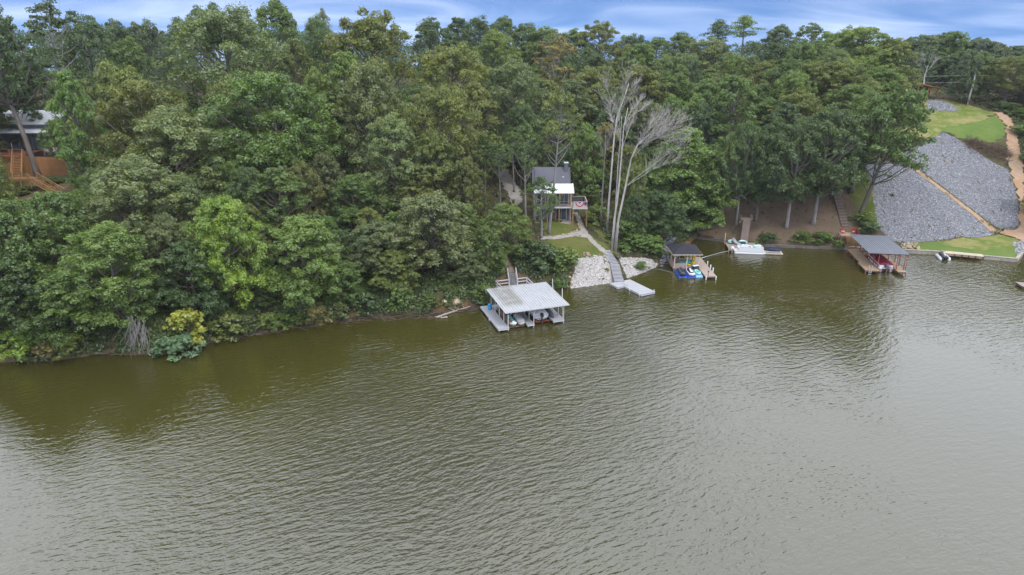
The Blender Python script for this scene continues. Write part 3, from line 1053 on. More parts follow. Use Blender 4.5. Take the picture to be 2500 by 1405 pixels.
def tree(px, top, w, d, formkey, hue, label, base=None, cat='tree', name='broadleaf_tree', group=None, rz=None, tilt=(0, 0), bpx=None):
    """px, top: crown centre column and crown top in the photograph; w its width there"""
    x, y = column(px if bpx is None else bpx, d, base)
    z = max(hgt(x, y), 0.0)
    th = PITCH + math.atan((top - 702.5) / FPX)
    ztop = CAM_H - y * math.tan(th)
    H = max(3.0, ztop - z)
    rad = max(0.8, (w * 1.22) / 2 * depth_of(y, z + H * 0.6) / FPX)
    h0_, r0_ = FORMS[formkey][2:]
    rad = min(rad, r0_ * H / h0_ * 1.4)
    if H > 30:
        print('TALL', px, top, round(H, 1))
    if H < 8 and cat == 'tree':
        print('LOW', px, top, round(H, 1))
    return plant(formkey, x, y, H * 1.0, rad, hue, label, cat, name, group, rz, tilt=tilt)
# ------------------------------------------------------------------ trees one can tell apart, front rows first
G1 = 'trees along the water on the left bank'
# px, top, width, d inland, form, hue, label
for px, top, w, d, fk, hue, lab in [
    (55, 492, 235, 7, 'full_a', 'mid', 'broad mid green tree at the left edge below the orange stairs'),
    (30, 640, 180, 2.5, 'full_b', 'dark', 'dark green tree low over the water at the left edge'),
    (165, 470, 170, 13, 'full_c', 'mid', 'rounded green tree just below the end of the lower orange stairs'),
    (285, 545, 255, 4, 'round_a', 'fresh', 'large open fresh green shoreline tree with a dark gap in its crown'),
    (150, 660, 180, 3, 'full_c', 'mid', 'leafy green tree between the left edge and the open fresh green tree'),
    (335, 385, 270, 17, 'round_b', 'pale', 'wide pale green tree with bare grey branches above the open shoreline tree'),
    (460, 590, 160, 5, 'full_a', 'dark', 'dark green tree in the gap left of the lime yellow tree'),
    (558, 484, 160, 5, 'full_b', 'lime', 'bright lime yellow tree standing out on the left bank'),
    (455, 430, 170, 20, 'round_c', 'pale', 'pale green tree behind the lime yellow tree, towards the left'),
    (705, 412, 150, 15, 'tall_a', 'mid', 'mid green tree peaking above the big round tree right of the lime one'),
    (735, 530, 195, 4, 'full_a', 'fresh', 'big round fresh green shoreline tree right of the lime yellow tree'),
    (640, 690, 110, 3, 'full_c', 'dark', 'small dark tree at the water below the lime yellow tree'),
    (860, 430, 140, 20, 'round_a', 'mid', 'mid green tree in the second row left of the grey house'),
    (915, 545, 175, 7, 'full_b', 'grey', 'grey green shoreline tree with russet tinged sprays'),
    (1005, 402, 145, 22, 'tall_b', 'olive', 'olive tree with lighter yellowish sprays in the second row'),
    (960, 610, 160, 3.5, 'full_a', 'olive', 'olive tree drooping over the driftwood left of the covered dock'),
    (1060, 470, 245, 8, 'full_c', 'grey', 'very wide rounded grey green tree left of the two slip dock'),
    (1125, 598, 150, 4.5, 'full_b', 'grey', 'low grey green tree hanging over the bank beside the two slip dock'),
    (1190, 555, 80, 5, 'full_a', 'mid', 'narrow green tree between the wide rounded tree and the dock stairs'),
    (830, 640, 120, 3, 'full_c', 'mid', 'small green tree over the water between two larger shoreline trees'),
]:
    tree(px, top, w, d, fk, hue, lab, group=G1)

G2 = 'tall trees on the wooded slope'
for px, top, w, d, fk, hue, lab in [
    (55, 12, 170, 64, 'high_a', 'dark', 'huge dark tree towering over the white roofed house at the left edge'),
    (183, 0, 150, 72, 'airy_b', 'dark', 'tall tree with a thin twiggy top standing above the left skyline'),
    (222, 172, 105, 36, 'tall_a', 'fresh', 'tree with a light green tip in front of the wooden fence at left'),
    (310, 158, 185, 50, 'round_c', 'olive', 'rounded olive tree on the left slope under the dark skyline'),
    (385, 196, 200, 40, 'spread_a', 'olive', 'wide olive tree in the middle of the left slope'),
    (440, 262, 215, 30, 'round_b', 'pale', 'big pale green tree with bare twigs in the middle of the left slope'),
    (345, 95, 130, 82, 'round_a', 'mid', 'round green tree tucked under the skyline pines at left'),
    (245, 40, 140, 86, 'round_b', 'bluish', 'bluish green tree on the skyline beside the twiggy topped tree'),
    (385, 52, 110, 110, 'round_c', 'bluish', 'dark bluish crown on the left skyline'),
    (455, 45, 70, 120, 'pine_a', 'pine', 'small dark pine on the left skyline'),
    (300, 50, 90, 118, 'round_a', 'bluish', 'bluish crown between the twiggy tree and the skyline pines'),
    (580, 18, 265, 60, 'spread_b', 'pale', 'very wide pale olive tree with long bare limbs under the left skyline'),
    (505, 17, 70, 112, 'pine_b', 'pine', 'flat topped pine on the skyline left of the wide pale tree'),
    (545, 10, 60, 124, 'pine_a', 'pine', 'slender pine showing on the skyline above the wide pale tree'),
    (695, -2, 130, 90, 'round_a', 'mid', 'tall crown breaking the skyline and touching the top of the picture'),
    (690, 178, 260, 34, 'spread_a', 'mid', 'massive spreading tree in mid slope with dark forked limbs'),
    (555, 205, 150, 42, 'round_c', 'olive', 'olive tree below the long bare limbs of the wide pale tree'),
    (620, 150, 130, 52, 'round_a', 'grey', 'grey green tree above the massive spreading tree'),
    (725, 95, 90, 66, 'tall_a', 'olive', 'narrow olive tree right of the wide pale tree'),
    (805, 75, 110, 88, 'round_b', 'dark', 'dark crown between two lighter skyline trees'),
    (775, 40, 80, 110, 'round_c', 'mid', 'green crown on the skyline below the bare pine'),
    (800, 24, 40, 128, 'pine_b', 'grey', 'lone spindly pine poking above the skyline'),
    (930, 26, 195, 64, 'round_b', 'olive', 'tall light olive tree standing above the skyline left of centre'),
    (850, 128, 120, 50, 'tall_b', 'bright', 'bright green tree at the foot of the tall light olive tree'),
    (785, 168, 90, 52, 'round_a', 'bright', 'small bright green tree in the gap beside the massive spreading tree'),
    (915, 150, 170, 38, 'round_c', 'pale', 'pale grey green tree on the mid slope below the tall light olive tree'),
    (1105, 108, 190, 56, 'spread_b', 'olive', 'wide yellowish olive tree in the centre of the slope'),
    (1205, 76, 125, 84, 'round_a', 'bright', 'yellow green crown below the dark centre skyline'),
    (1050, 45, 100, 118, 'round_b', 'dark', 'dark crown at the left end of the dark centre skyline'),
    (1110, 44, 90, 124, 'tall_b', 'dark', 'dark narrow crown on the centre skyline'),
    (1165, 42, 100, 130, 'round_c', 'dark', 'dark rounded crown on the centre skyline left of the notch'),
    (1235, 42, 90, 122, 'round_a', 'mid', 'green crown on the skyline above the grey house'),
    (1290, 58, 110, 118, 'round_b', 'mid', 'even green crown on the sloping skyline right of centre'),
    (1345, 68, 110, 112, 'round_c', 'mid', 'lower green crown on the sloping skyline right of centre'),
    (1400, 72, 100, 116, 'round_a', 'mid', 'green crown on the skyline behind the white barked tree'),
    (1075, 210, 170, 30, 'spread_b', 'olive', 'olive tree with dark leaning trunks below the wide yellowish tree'),
    (965, 280, 155, 27, 'round_a', 'pale', 'pale green tree in front of the olive tree with leaning trunks'),
    (1060, 325, 115, 24, 'round_b', 'olive', 'yellowish olive tree above the very wide rounded tree'),
    (1175, 205, 110, 38, 'tall_a', 'olive', 'tall olive tree left of the grey house'),
    (1270, 150, 160, 42, 'round_c', 'grey', 'big grey olive tree rising behind the grey house'),
    (1350, 85, 155, 66, 'airy_b', 'brown', 'tall thin crowned tree with white branches above the grey house'),
    (1400, 195, 110, 40, 'tall_b', 'grey', 'shaded tree behind the house, left of the dead trees'),
    (1465, 52, 100, 108, 'round_b', 'olive', 'olive crown on the skyline left of the bright tipped tree'),
    (1540, 108, 120, 66, 'tall_a', 'bright', 'bright tipped tree below the low point of the skyline'),
    (1545, 160, 165, 44, 'round_a', 'olive', 'olive tree directly behind the tops of the dead trees'),
    (1535, 85, 90, 112, 'round_c', 'bluish', 'bluish crown at the low point of the skyline'),
    (1600, 92, 90, 116, 'round_b', 'mid', 'green crown on the skyline just right of its low point'),
    (1560, 88, 40, 108, 'pine_a', 'pine', 'small pine at the low point of the skyline'),
    (1740, 95, 150, 82, 'round_c', 'pale', 'large pale green crown near the skyline right of the dead trees'),
    (1660, 80, 100, 96, 'round_b', 'mid', 'open crown with sky showing through on the right skyline'),
    (1745, 50, 80, 112, 'pine_b', 'pine', 'darker of the two round topped pines on the right skyline'),
    (1808, 40, 100, 108, 'pine_a', 'fresh', 'lighter of the two round topped pines on the right skyline'),
    (1640, 178, 150, 48, 'round_b', 'mid', 'mid green tree right of the dead tree tops'),
    (1725, 195, 120, 42, 'round_a', 'mid', 'mid green tree between the dead trees and the tall bright column'),
    (1795, 185, 120, 26, 'tall_a', 'mid', 'tall column shaped green tree on the cove slope'),
    (1860, 150, 110, 62, 'round_c', 'olive', 'olive green tree above the cove slope'),
    (1900, 62, 90, 108, 'round_a', 'bluish', 'bluish crown on the right skyline next to the pines'),
    (1970, 56, 130, 92, 'airy_a', 'mid', 'open topped tree with sky between its sprays on the right skyline'),
    (2100, 66, 215, 66, 'spread_a', 'bright', 'great spreading yellow green tree at the right end of the near skyline'),
    (1995, 150, 250, 46, 'spread_b', 'olive', 'very wide olive tree under the right end of the skyline'),
    (2190, 190, 120, 48, 'round_b', 'olive', 'olive tree whose edge overlaps the timber cabin'),
    (1870, 240, 130, 36, 'round_a', 'mid', 'mid green tree behind the column shaped tree'),
    (1960, 225, 150, 32, 'round_c', 'olive', 'olive tree low on the cove slope with a rounded top'),
    (2075, 205, 160, 36, 'spread_a', 'mid', 'spreading green tree left of the cabin hill'),
]:
    if lab.startswith('huge dark'):
        tree(px, top, w, None, fk, hue, lab, group=G2, base=430, bpx=93, tilt=(0, R(-6)))
        continue
    tree(px, top, w, d, fk, hue, lab, group=G2)

G3 = 'trees with bare trunks above the cove'
for px, top, w, base, fk, hue, lab in [
    (1745, 330, 110, (1757, 553), 'lean_a', 'mid', 'cove tree with the pale trunk nearest the white pole'),
    (1800, 300, 110, (1797, 550), 'lean_a', 'dark', 'cove tree with a pale trunk just left of the plank walkway'),
    (1845, 330, 130, (1845, 540), 'spread_a', 'dark', 'cove tree standing right behind the top of the plank walkway'),
    (1905, 300, 160, (1920, 557), 'lean_a', 'dark', 'cove tree with roots spreading above the seawall'),
    (1985, 262, 180, (1985, 548), 'lean_a', 'dark', 'dark cove tree with a tall straight pale trunk'),
    (1955, 330, 120, (1962, 498), 'spread_b', 'mid', 'cove tree standing a little higher up behind the straight pale trunk'),
    (2045, 290, 140, (2030, 475), 'lean_a', 'dark', 'dark cove tree beside the long hillside stairs'),
]:
    x, y = column(0, base_py=None, d=1) if base is None else (lambda h_: (h_.x, h_.y))(hit(*base))
    z = hgt(x, y)
    th = PITCH + math.atan((top - 702.5) / FPX)
    H = CAM_H - y * math.tan(th) - z
    rad = w / 2 * depth_of(y, z + H * 0.6) / FPX
    plant(fk, x, y, H, rad * 1.05, hue, lab, group=G3)

# single trees beside the built things
tree(1672, 316, 200, 3.0, 'cone_a', 'fresh', 'cone shaped green tree leaning over the black roofed swim dock', base=None)
tree(1615, 470, 120, 4.0, 'full_b', 'dark', 'dark low tree left of the cone shaped tree by the swim dock')
tree(1700, 440, 110, 3.0, 'full_a', 'fresh', 'low green tree on the right side of the cone shaped tree')
tree(1585, 360, 120, 22, 'round_b', 'dark', 'dark shaded tree behind the bare limbs of the dead trees')
tree(1372, 225, 100, 14, 'airy_c', 'olive', 'thin grey trunked tree on the lawn in front of the grey house', bpx=1342, tilt=(0, R(3)))
tree(1276, 300, 75, 12, 'airy_c', 'mid', 'thin tree beside the lawn tree, covering the left end of the house', bpx=1284)
tree(1412, 345, 130, 30, 'round_a', 'brown', 'yellowish leafed tree right behind the grey house')
tree(1228, 495, 110, 9, 'round_c', 'bright', 'bushy yellow green tree left of the house lawn')
tree(1475, 300, 70, 22, 'airy_a', 'brown', 'slim tree with brownish leaves just left of the dead trees')
tree(2130, 205, 150, None, 'tilt_a', 'mid', 'open dark trunked tree leaning right over the grey stone slope', base=530, bpx=2097, tilt=(0, R(13)))
tree(2160, 225, 190, None, 'spread_b', 'mid', 'spreading tree crossing in front of the grey stone slope and hill', base=470, bpx=2075, tilt=(0, R(12)))
tree(4, 345, 44, None, 'airy_b', 'mid', 'thin pale trunked tree at the left edge before the deck', base=492, bpx=18, tilt=(0, R(-5)))
tree(197, 285, 70, None, 'high_a', 'mid', 'tree with a grey trunk standing before the wooden fence at left', base=446, bpx=175)

G4 = 'trees of the wood behind the cabin hill'
for i, (px, top, w, d, hue, fk, lab) in enumerate([
    (2215, 92, 90, 118, 'dark', 'full_a', 'dark tree at the left end of the far wood'), (2265, 86, 85, 122, 'grey', 'full_b', 'grey green tree in the far wood above the cabin roof'),
    (2318, 78, 80, 120, 'mid', 'full_b', 'highest tree of the far wood behind the cabin hill'), (2372, 94, 80, 120, 'bluish', 'full_c', 'bluish tree in the far wood above the utility pole'),
    (2425, 105, 80, 122, 'grey', 'full_a', 'grey green tree in the far wood right of the utility pole'), (2482, 112, 85, 120, 'bluish', 'full_b', 'bluish tree at the right end of the far wood'),
    (2240, 130, 80, 104, 'dark', 'full_c', 'dark tree close behind the timber cabin'), (2292, 128, 80, 102, 'dark', 'full_a', 'dark leafy tree behind the cabin, left of the pole'),
    (2345, 125, 80, 100, 'dark', 'full_b', 'dark leafy tree directly behind the utility pole'), (2402, 135, 85, 98, 'dark', 'full_c', 'dark leafy tree right behind the wires of the pole'),
    (2446, 150, 90, 84, 'mid', 'full_a', 'green tree at the top end of the dirt road'), (2495, 160, 90, 80, 'dark', 'full_b', 'dark tree on the right edge above the dirt road'),
    (2540, 130, 90, 96, 'dark', 'full_c', 'dark tree cut by the right edge of the picture'),
    (2190, 120, 70, 128, 'bluish', 'full_c', 'bluish tree showing in the gap left of the cabin'),
]):
    tree(px, top, w * 1.25, d, fk, hue, lab, group=G4)

for px, top, w, base, lab in ((1112, 330, 60, 505, 'slim olive tree with a dark straight trunk left of the old steps'), (1150, 345, 60, 520, 'slim olive tree with a dark trunk right of the old steps'),
                              (1185, 330, 62, 505, 'slim green tree with a dark trunk beside the gravel drive'), (1222, 345, 56, 520, 'slim green tree between the gravel drive and the lake house'),
                              (1255, 320, 60, 470, 'slim green tree at the left back corner of the lake house')):
    tree(px, top, w, None, 'airy_c' if px > 1200 else 'airy_a', 'olive' if 'olive' in lab else 'mid', lab, base=base, group='slim trees left of the lake house')

tree(1322, 432, 84, None, 'airy_a', 'mid', 'small leafy tree hiding the middle of the lake house front', base=582)

for px, top, w, d, fk, hue, lab in ((2040, 76, 150, 72, 'round_c', 'bright', 'bright rounded tree on the ridge left of the great spreading tree'), (2175, 96, 130, 62, 'round_a', 'olive', 'olive tree at the drop of the ridge above the cabin'),
                                    (1935, 145, 150, 50, 'round_b', 'mid', 'rounded mid green tree left of the very wide olive tree'), (2070, 150, 150, 44, 'round_c', 'olive', 'rounded olive tree right of the very wide olive tree'),
                                    (2140, 160, 140, 52, 'round_b', 'bright', 'bright green tree above the spreading tree at the stone slope'), (95, 150, 110, 88, 'round_b', 'dark', 'dark tree right behind the white roofed house'),
                                    (25, 125, 120, 95, 'round_a', 'dark', 'dark tree behind the roof of the white roofed house, at the left edge')):
    tree(px, top, w, d, fk, hue, lab, group=G2)
# ------------------------------------------------------------------ docks, boats and everything on the water
M['metal_white'] = pbr('metal_white', (0.72, 0.73, 0.75), 0.45, 0.0, var=0.05, scale=1.2, dirt=(0.42, 0.39, 0.33), dirt_amt=0.25, dscale=0.5)
M['white_paint'] = pbr('white_paint', (0.52, 0.52, 0.545), 0.55, var=0.06)
M['grey_deck'] = pbr('grey_deck', (0.36, 0.362, 0.385), 0.75, var=0.10, scale=4.0, dirt=(0.28, 0.27, 0.26), dirt_amt=0.3)
M['grey_wood'] = pbr('grey_wood', (0.34, 0.335, 0.345), 0.85, var=0.16, scale=6.0, stretch=(1, 0.2, 1), dirt=(0.2, 0.185, 0.165), dirt_amt=0.3)
M['tan_wood'] = pbr('tan_wood', (0.36, 0.255, 0.165), 0.8, var=0.18, scale=5.0, stretch=(0.3, 1, 1), dirt=(0.2, 0.15, 0.105), dirt_amt=0.35)
M['pale_wood'] = pbr('pale_wood', (0.52, 0.44, 0.345), 0.8, var=0.14, scale=5.0, stretch=(0.3, 1, 1), dirt=(0.36, 0.28, 0.2), dirt_amt=0.3)
M['weathered'] = pbr('weathered', (0.335, 0.265, 0.225), 0.85, var=0.18, scale=5.0, dirt=(0.2, 0.165, 0.14), dirt_amt=0.35)
M['brown_wood'] = pbr('brown_wood', (0.185, 0.125, 0.088), 0.85, var=0.25, scale=4.0)
M['orange_wood'] = pbr('orange_wood', (0.33, 0.16, 0.062), 0.7, var=0.16, scale=4.0, dirt=(0.24, 0.12, 0.05), dirt_amt=0.4)
M['orange_rail'] = pbr('orange_rail', (0.40, 0.225, 0.10), 0.7, var=0.12, scale=4.0)
M['red_stain'] = pbr('red_stain', (0.27, 0.088, 0.055), 0.75, var=0.15, scale=4.0)
M['rust_post'] = pbr('rust_post', (0.26, 0.055, 0.045), 0.6, var=0.15, scale=3.0)
M['dark_pile'] = pbr('dark_pile', (0.10, 0.088, 0.078), 0.9, var=0.2, scale=3.0)
M['black'] = pbr('black', (0.028, 0.028, 0.03), 0.5, var=0.15)
M['navy'] = pbr('navy', (0.018, 0.022, 0.06), 0.6, var=0.15)
M['grey_cover'] = pbr('grey_cover', (0.36, 0.36, 0.375), 0.8, var=0.12, scale=2.0, bump=0.4, bscale=3.0)
M['white_cover'] = pbr('white_cover', (0.66, 0.665, 0.68), 0.8, var=0.10, scale=2.0, bump=0.5, bscale=3.0)
M['dark_cover'] = pbr('dark_cover', (0.125, 0.125, 0.145), 0.75, var=0.18, scale=3.0, bump=0.4, bscale=3.0)
M['burgundy'] = pbr('burgundy', (0.20, 0.012, 0.038), 0.75, var=0.12, scale=2.0, bump=0.3, bscale=3.0)
M['gel_white'] = pbr('gel_white', (0.74, 0.74, 0.75), 0.25, var=0.03, spec=0.5)
M['teal'] = pbr('teal', (0.06, 0.36, 0.31), 0.5, var=0.1)
M['aqua'] = pbr('aqua', (0.33, 0.66, 0.58), 0.45, var=0.06)
M['blue_float'] = pbr('blue_float', (0.035, 0.11, 0.50), 0.45, var=0.1)
M['light_blue'] = pbr('light_blue', (0.24, 0.43, 0.70), 0.5, var=0.1)
M['barrel_blue'] = pbr('barrel_blue', (0.05, 0.30, 0.55), 0.45, var=0.08)
M['yellow_plastic'] = pbr('yellow_plastic', (0.68, 0.47, 0.02), 0.45, var=0.08)
M['slate_shingle'] = pbr('slate_shingle', (0.022, 0.022, 0.03), 0.85, var=0.2, scale=5.0, bump=0.4, bscale=12)
M['metal_roof_blue'] = pbr('metal_roof_blue', (0.185, 0.197, 0.228), 0.5, var=0.10, scale=0.8, dirt=(0.17, 0.17, 0.19), dirt_amt=0.4, dscale=0.7)
M['concrete'] = pbr('concrete', (0.36, 0.325, 0.275), 0.9, var=0.16, scale=2.0, dirt=(0.17, 0.15, 0.12), dirt_amt=0.5, dscale=1.2)
M['drift_dark'] = pbr('drift_dark', (0.105, 0.082, 0.066), 0.9, var=0.3, scale=3.0, bump=0.4, bscale=9, spec=0.1)
M['rope'] = pbr('rope', (0.13, 0.135, 0.13), 0.9, var=0.1)
M['red_cloth'] = pbr('red_cloth', (0.38, 0.03, 0.035), 0.8, var=0.1)
M['steel'] = pbr('steel', (0.5, 0.51, 0.53), 0.35, 0.6, var=0.06)


def stained_roof():
    m, t = new_mat('stained_roof')
    g = N(t, 'ShaderNodeTexCoord')
    v = g.outputs['Object']
    n = N(t, 'ShaderNodeTexNoise', ins={'Vector': v, 'Scale': 0.9, 'Detail': 6.0, 'Roughness': 0.65})
    n2_ = N(t, 'ShaderNodeTexNoise', ins={'Vector': N(t, 'ShaderNodeMapping', ins={'Vector': v, 'Scale': (2.5, 0.25, 1)}).outputs[0], 'Scale': 2.0, 'Detail': 3.0})
    s = N(t, 'ShaderNodeSeparateXYZ', ins={0: v})
    # a weathered patch on the left part of the roof
    px_ = map_range(t, s.outputs[0], 1.0, 2.2)
    qx_ = map_range(t, s.outputs[0], 5.2, 4.2)
    py_ = map_range(t, s.outputs[1], 1.0, 2.8)
    f = math_n(t, 'MULTIPLY', math_n(t, 'MULTIPLY', px_, qx_), py_)
    f = math_n(t, 'MULTIPLY', f, map_range(t, n.outputs[0], 0.28, 0.55))
    c = mix_n(t, math_n(t, 'MULTIPLY', f, 0.85), mix_n(t, map_range(t, n2_.outputs[0], 0.35, 0.7), (0.42, 0.425, 0.44), (0.365, 0.37, 0.385)), (0.235, 0.222, 0.20))
    sp = N(t, 'ShaderNodeTexNoise', ins={'Vector': v, 'Scale': 2.4, 'Detail': 2.0})
    c = mix_n(t, math_n(t, 'MULTIPLY', map_range(t, sp.outputs[0], 0.71, 0.75), px_), c, (0.12, 0.11, 0.10))
    p_ = N(t, 'ShaderNodeBsdfPrincipled', ins={'Base Color': c, 'Roughness': 0.45, 'Specular IOR Level': 0.4})
    out_mat(t, p_.outputs[0])
    return m


M['stained_roof'] = stained_roof()


def ribbed_roof(parent, mat, x0, x1, y0, y1, z0, z1, pitch=0.42, rib=0.06, th=0.06, name='roof'):
    """standing-rib metal roof: sheet with raised ribs running up the slope"""
    b = MB()
    L = math.hypot(y1 - y0, z1 - z0)
    prof = []
    n = int((x1 - x0) / pitch)
    st = (x1 - x0) / n
    for i in range(n):
        x = x0 + i * st
        prof += [(x, 0), (x + st * 0.62, 0), (x + st * 0.72, rib), (x + st * 0.90, rib)]
    prof.append((x1, 0))
    top0 = [(x, y0, z0 + h_) for x, h_ in prof]
    top1 = [(x, y1, z1 + h_) for x, h_ in prof]
    bot0 = [(x1, y0, z0 - th), (x0, y0, z0 - th)]
    bot1 = [(x1, y1, z1 - th), (x0, y1, z1 - th)]
    b.loft([top0 + bot0, top1 + bot1], smooth=False)
    return b.build(name, mat, parent)


def stairs(name, label, p0, p1, w, n, tmat, smat, rail=None, rail_h=1.0, group=None, cat='stairs', closed=False, th=0.05, side=(1, -1), riser=None, td=0.86):
    """open-tread stairs from the point p0 (foot) to p1 (head); each tread a part"""
    p0, p1 = Vector(p0), Vector(p1)
    d = p1 - p0
    rz = math.atan2(-d.x, d.y)
    run = math.hypot(d.x, d.y)
    o = thing(name, label, cat, p0, rz, group)
    step = run / n
    rise = d.z / n
    tm = MB().box((0, 0, 0), (w, step * td, th)).mesh('tread', tmat)
    for i in range(n):
        k = link('tread', tm, o, (0, step * (i + 0.5), rise * (i + 0.75)))
        k.scale = (1, 1, 1)
    for s in (-1, 1):
        MB().bar((s * (w / 2 + 0.03), -0.05, -0.08), (s * (w / 2 + 0.03), run, d.z - 0.10), 0.05, 0.24).build('stringer', smat, o)
    if closed:
        MB().bar((0, 0, -0.12), (0, run, d.z - 0.12), w, 0.03).build('riser_board', riser or smat, o)
    if rail:
        for s in side:
            x = s * (w / 2 + 0.09)
            b = MB()
            b.bar((x, 0, rail_h), (x, run, d.z + rail_h), 0.10, 0.12)
            b.bar((x, 0, rail_h * 0.55), (x, run, d.z + rail_h * 0.55), 0.05, 0.07)
            b.build('handrail', rail, o)
            m_ = max(2, int(run / 1.8) + 1)
            for i in range(m_):
                f = i / (m_ - 1)
                MB().bar((x, run * f, d.z * f - 0.3), (x, run * f, d.z * f + rail_h + 0.05), 0.09).build('post', rail, o)
    return o


# ---- the two-slip covered dock in the middle
DK = thing('boat_dock', 'white roofed two slip boat dock with grey walkways by the wooded bank', 'boat dock', (-1.92, 88.53, 0), R(19.0))
def walkway(x0, x1, y0, y1, par, z=0.55, mat='grey_deck', th=0.10, fascia='white_paint', fh=0.26):
    b = MB()
    n = max(2, int((y1 - y0) / 0.30))
    for i in range(n):
        a = y0 + (y1 - y0) * i / n
        b.bx(x0, x1, a + 0.006, a + (y1 - y0) / n - 0.006, z - 0.05, z)
    o = b.build('walkway', M[mat], par)
    f = MB()
    f.bx(x0 + 0.02, x1 - 0.02, y0 + 0.02, y1 - 0.02, z - fh, z - 0.053)
    f.build('frame', M[fascia], o)
    return o
walkway(0.0, 1.65, 0, 9.2, DK)
walkway(4.45, 5.55, 0.15, 7.6, DK)
walkway(8.50, 10.25, 0.25, 7.6, DK)
walkway(1.66, 10.25, 7.62, 9.2, DK)
for x, y in [(x, y) for x in (1.55, 5.45, 10.1) for y in (0.3, 2.25, 4.3, 6.3, 8.4)]:
    MB().bx(x - 0.055, x + 0.055, y - 0.055, y + 0.055, -1.2, 3.0 + 0.034 * y).build('post', M['white_paint'], DK)
for x, y in ((0.15, 0.2), (0.15, 4.0), (4.6, 0.3), (8.65, 0.4), (10.12, 0.5)):
    MB().tube([(x, y, -1.5), (x, y, 0.28)], 0.07, 8).build('pile', M['dark_pile'], DK)
for y in (0.3, 8.4):
    MB().bx(0.95, 10.65, y - 0.06, y + 0.06, 2.86 + 0.034 * y, 2.975 + 0.034 * y).build('beam', M['white_paint'], DK)
for x in (1.55, 5.45, 10.1):
    MB().bar((x, 0.0, 2.80), (x, 8.9, 2.80 + 0.034 * 8.9), 0.08, 0.11).build('rafter', M['white_paint'], DK)
for s, x in ((1, 1.55), (-1, 5.45), (1, 5.45), (-1, 10.1)):
    MB().bar((x + s * 0.06, 0.3, 2.2), (x + s * 0.7, 0.3, 2.85), 0.06).build('brace', M['white_paint'], DK)
ribbed_roof(DK, M['stained_roof'], 0.95, 10.75, -0.25, 9.0, 3.02, 3.34, 0.40, 0.075)
MB().bx(0.93, 10.77, -0.28, -0.255, 2.93, 3.07).build('fascia', M['white_paint'], DK)
for p_, q_ in (((10.35, 1.2, 0.5), (10.95, 3.0, 4.4)), ((10.35, 4.9, 0.5), (10.95, 6.8, 4.6))):
    MB().tube([p_, q_], 0.045, 7).build('mooring_pole', M['white_paint'], DK)
MB().tube([(-0.06, 4.2, 0.1), (-0.06, 4.2, 0.5)], 0.10, 8).build('bumper', M['white_paint'], DK)

brl = thing('barrel', 'blue plastic barrel on the left walkway of the white roofed dock', 'barrel', DK.matrix_basis @ Vector((1.08, 7.6, 0.55)))
MB().tube([(0, 0, 0), (0, 0, 0.06), (0, 0, 0.3), (0, 0, 0.45), (0, 0, 0.6), (0, 0, 0.84), (0, 0, 0.9)], [0.27, 0.29, 0.30, 0.315, 0.30, 0.29, 0.26], 14).build('drum', M['barrel_blue'], brl)
MB().tube([(0.12, 0, 0.9), (0.12, 0, 0.94)], 0.035, 8).build('bung', M['black'], brl)

crd = thing('boat_lift', 'boat lift with wooden bunks in the left slip of the white roofed dock', 'boat lift', DK.matrix_basis @ Vector((3.05, 0.6, 0)), R(19.0))
for k, y in enumerate((0.3, 5.4)):
    MB().bx(-1.2, 1.2, y - 0.08, y + 0.08, 0.16, 0.34).build('cross_beam', M['brown_wood'], crd)
for x in (-1.05, -0.78):
    for z in (0.36, 0.72, 1.05):
        MB().bx(x - 0.09, x + 0.05, 0.1, 5.8, z, z + 0.12).build('bunk_board', M['brown_wood'], crd)
for x in (-0.35, 0.25, 0.95):
    MB().bx(x - 0.06, x + 0.06, 0.1, 5.6, 0.345, 0.44).build('bunk_board', M['brown_wood'], crd)
crd2 = thing('boat_lift', 'rusty boat lift frame in the right slip of the white roofed dock', 'boat lift', DK.matrix_basis @ Vector((7.03, 0.9, 0)), R(19.0))
for y in (0.4, 5.0):
    MB().bx(-1.35, 1.35, y - 0.07, y + 0.07, 0.22, 0.36).build('cross_beam', M['rust_post'], crd2)
for x in (-0.8, 0.8):
    MB().bx(x - 0.08, x + 0.08, 0.2, 5.6, 0.365, 0.48).build('bunk_board', M['brown_wood'], crd2)


def hull_sections(L, W, Hh, bow=0.45, z0=0.0, n=11, flare=0.86, rake=0.0, keel=0.0):
    """boat hull along +y, stern at y=0"""
    secs = []
    for i in range(n):
        t_ = i / (n - 1)
        y = L * t_
        k = 1.0 if t_ < 1 - bow else math.sqrt(max(0.0, 1 - ((t_ - 1 + bow) / bow) ** 2.0))
        w = max(0.03, W / 2 * k)
        lift = rake * max(0, (t_ - 0.6) / 0.4) ** 2
        secs.append([(-w, y, z0 + Hh + lift), (-w * flare, y, z0 + Hh * 0.42 + lift), (-w * 0.45, y, z0 + Hh * 0.06 + lift), (0, y, z0 - keel * k + lift),
                     (w * 0.45, y, z0 + Hh * 0.06 + lift), (w * flare, y, z0 + Hh * 0.42 + lift), (w, y, z0 + Hh + lift), (w * 0.6, y, z0 + Hh + 0.05 + lift), (-w * 0.6, y, z0 + Hh + 0.05 + lift)])
    return secs


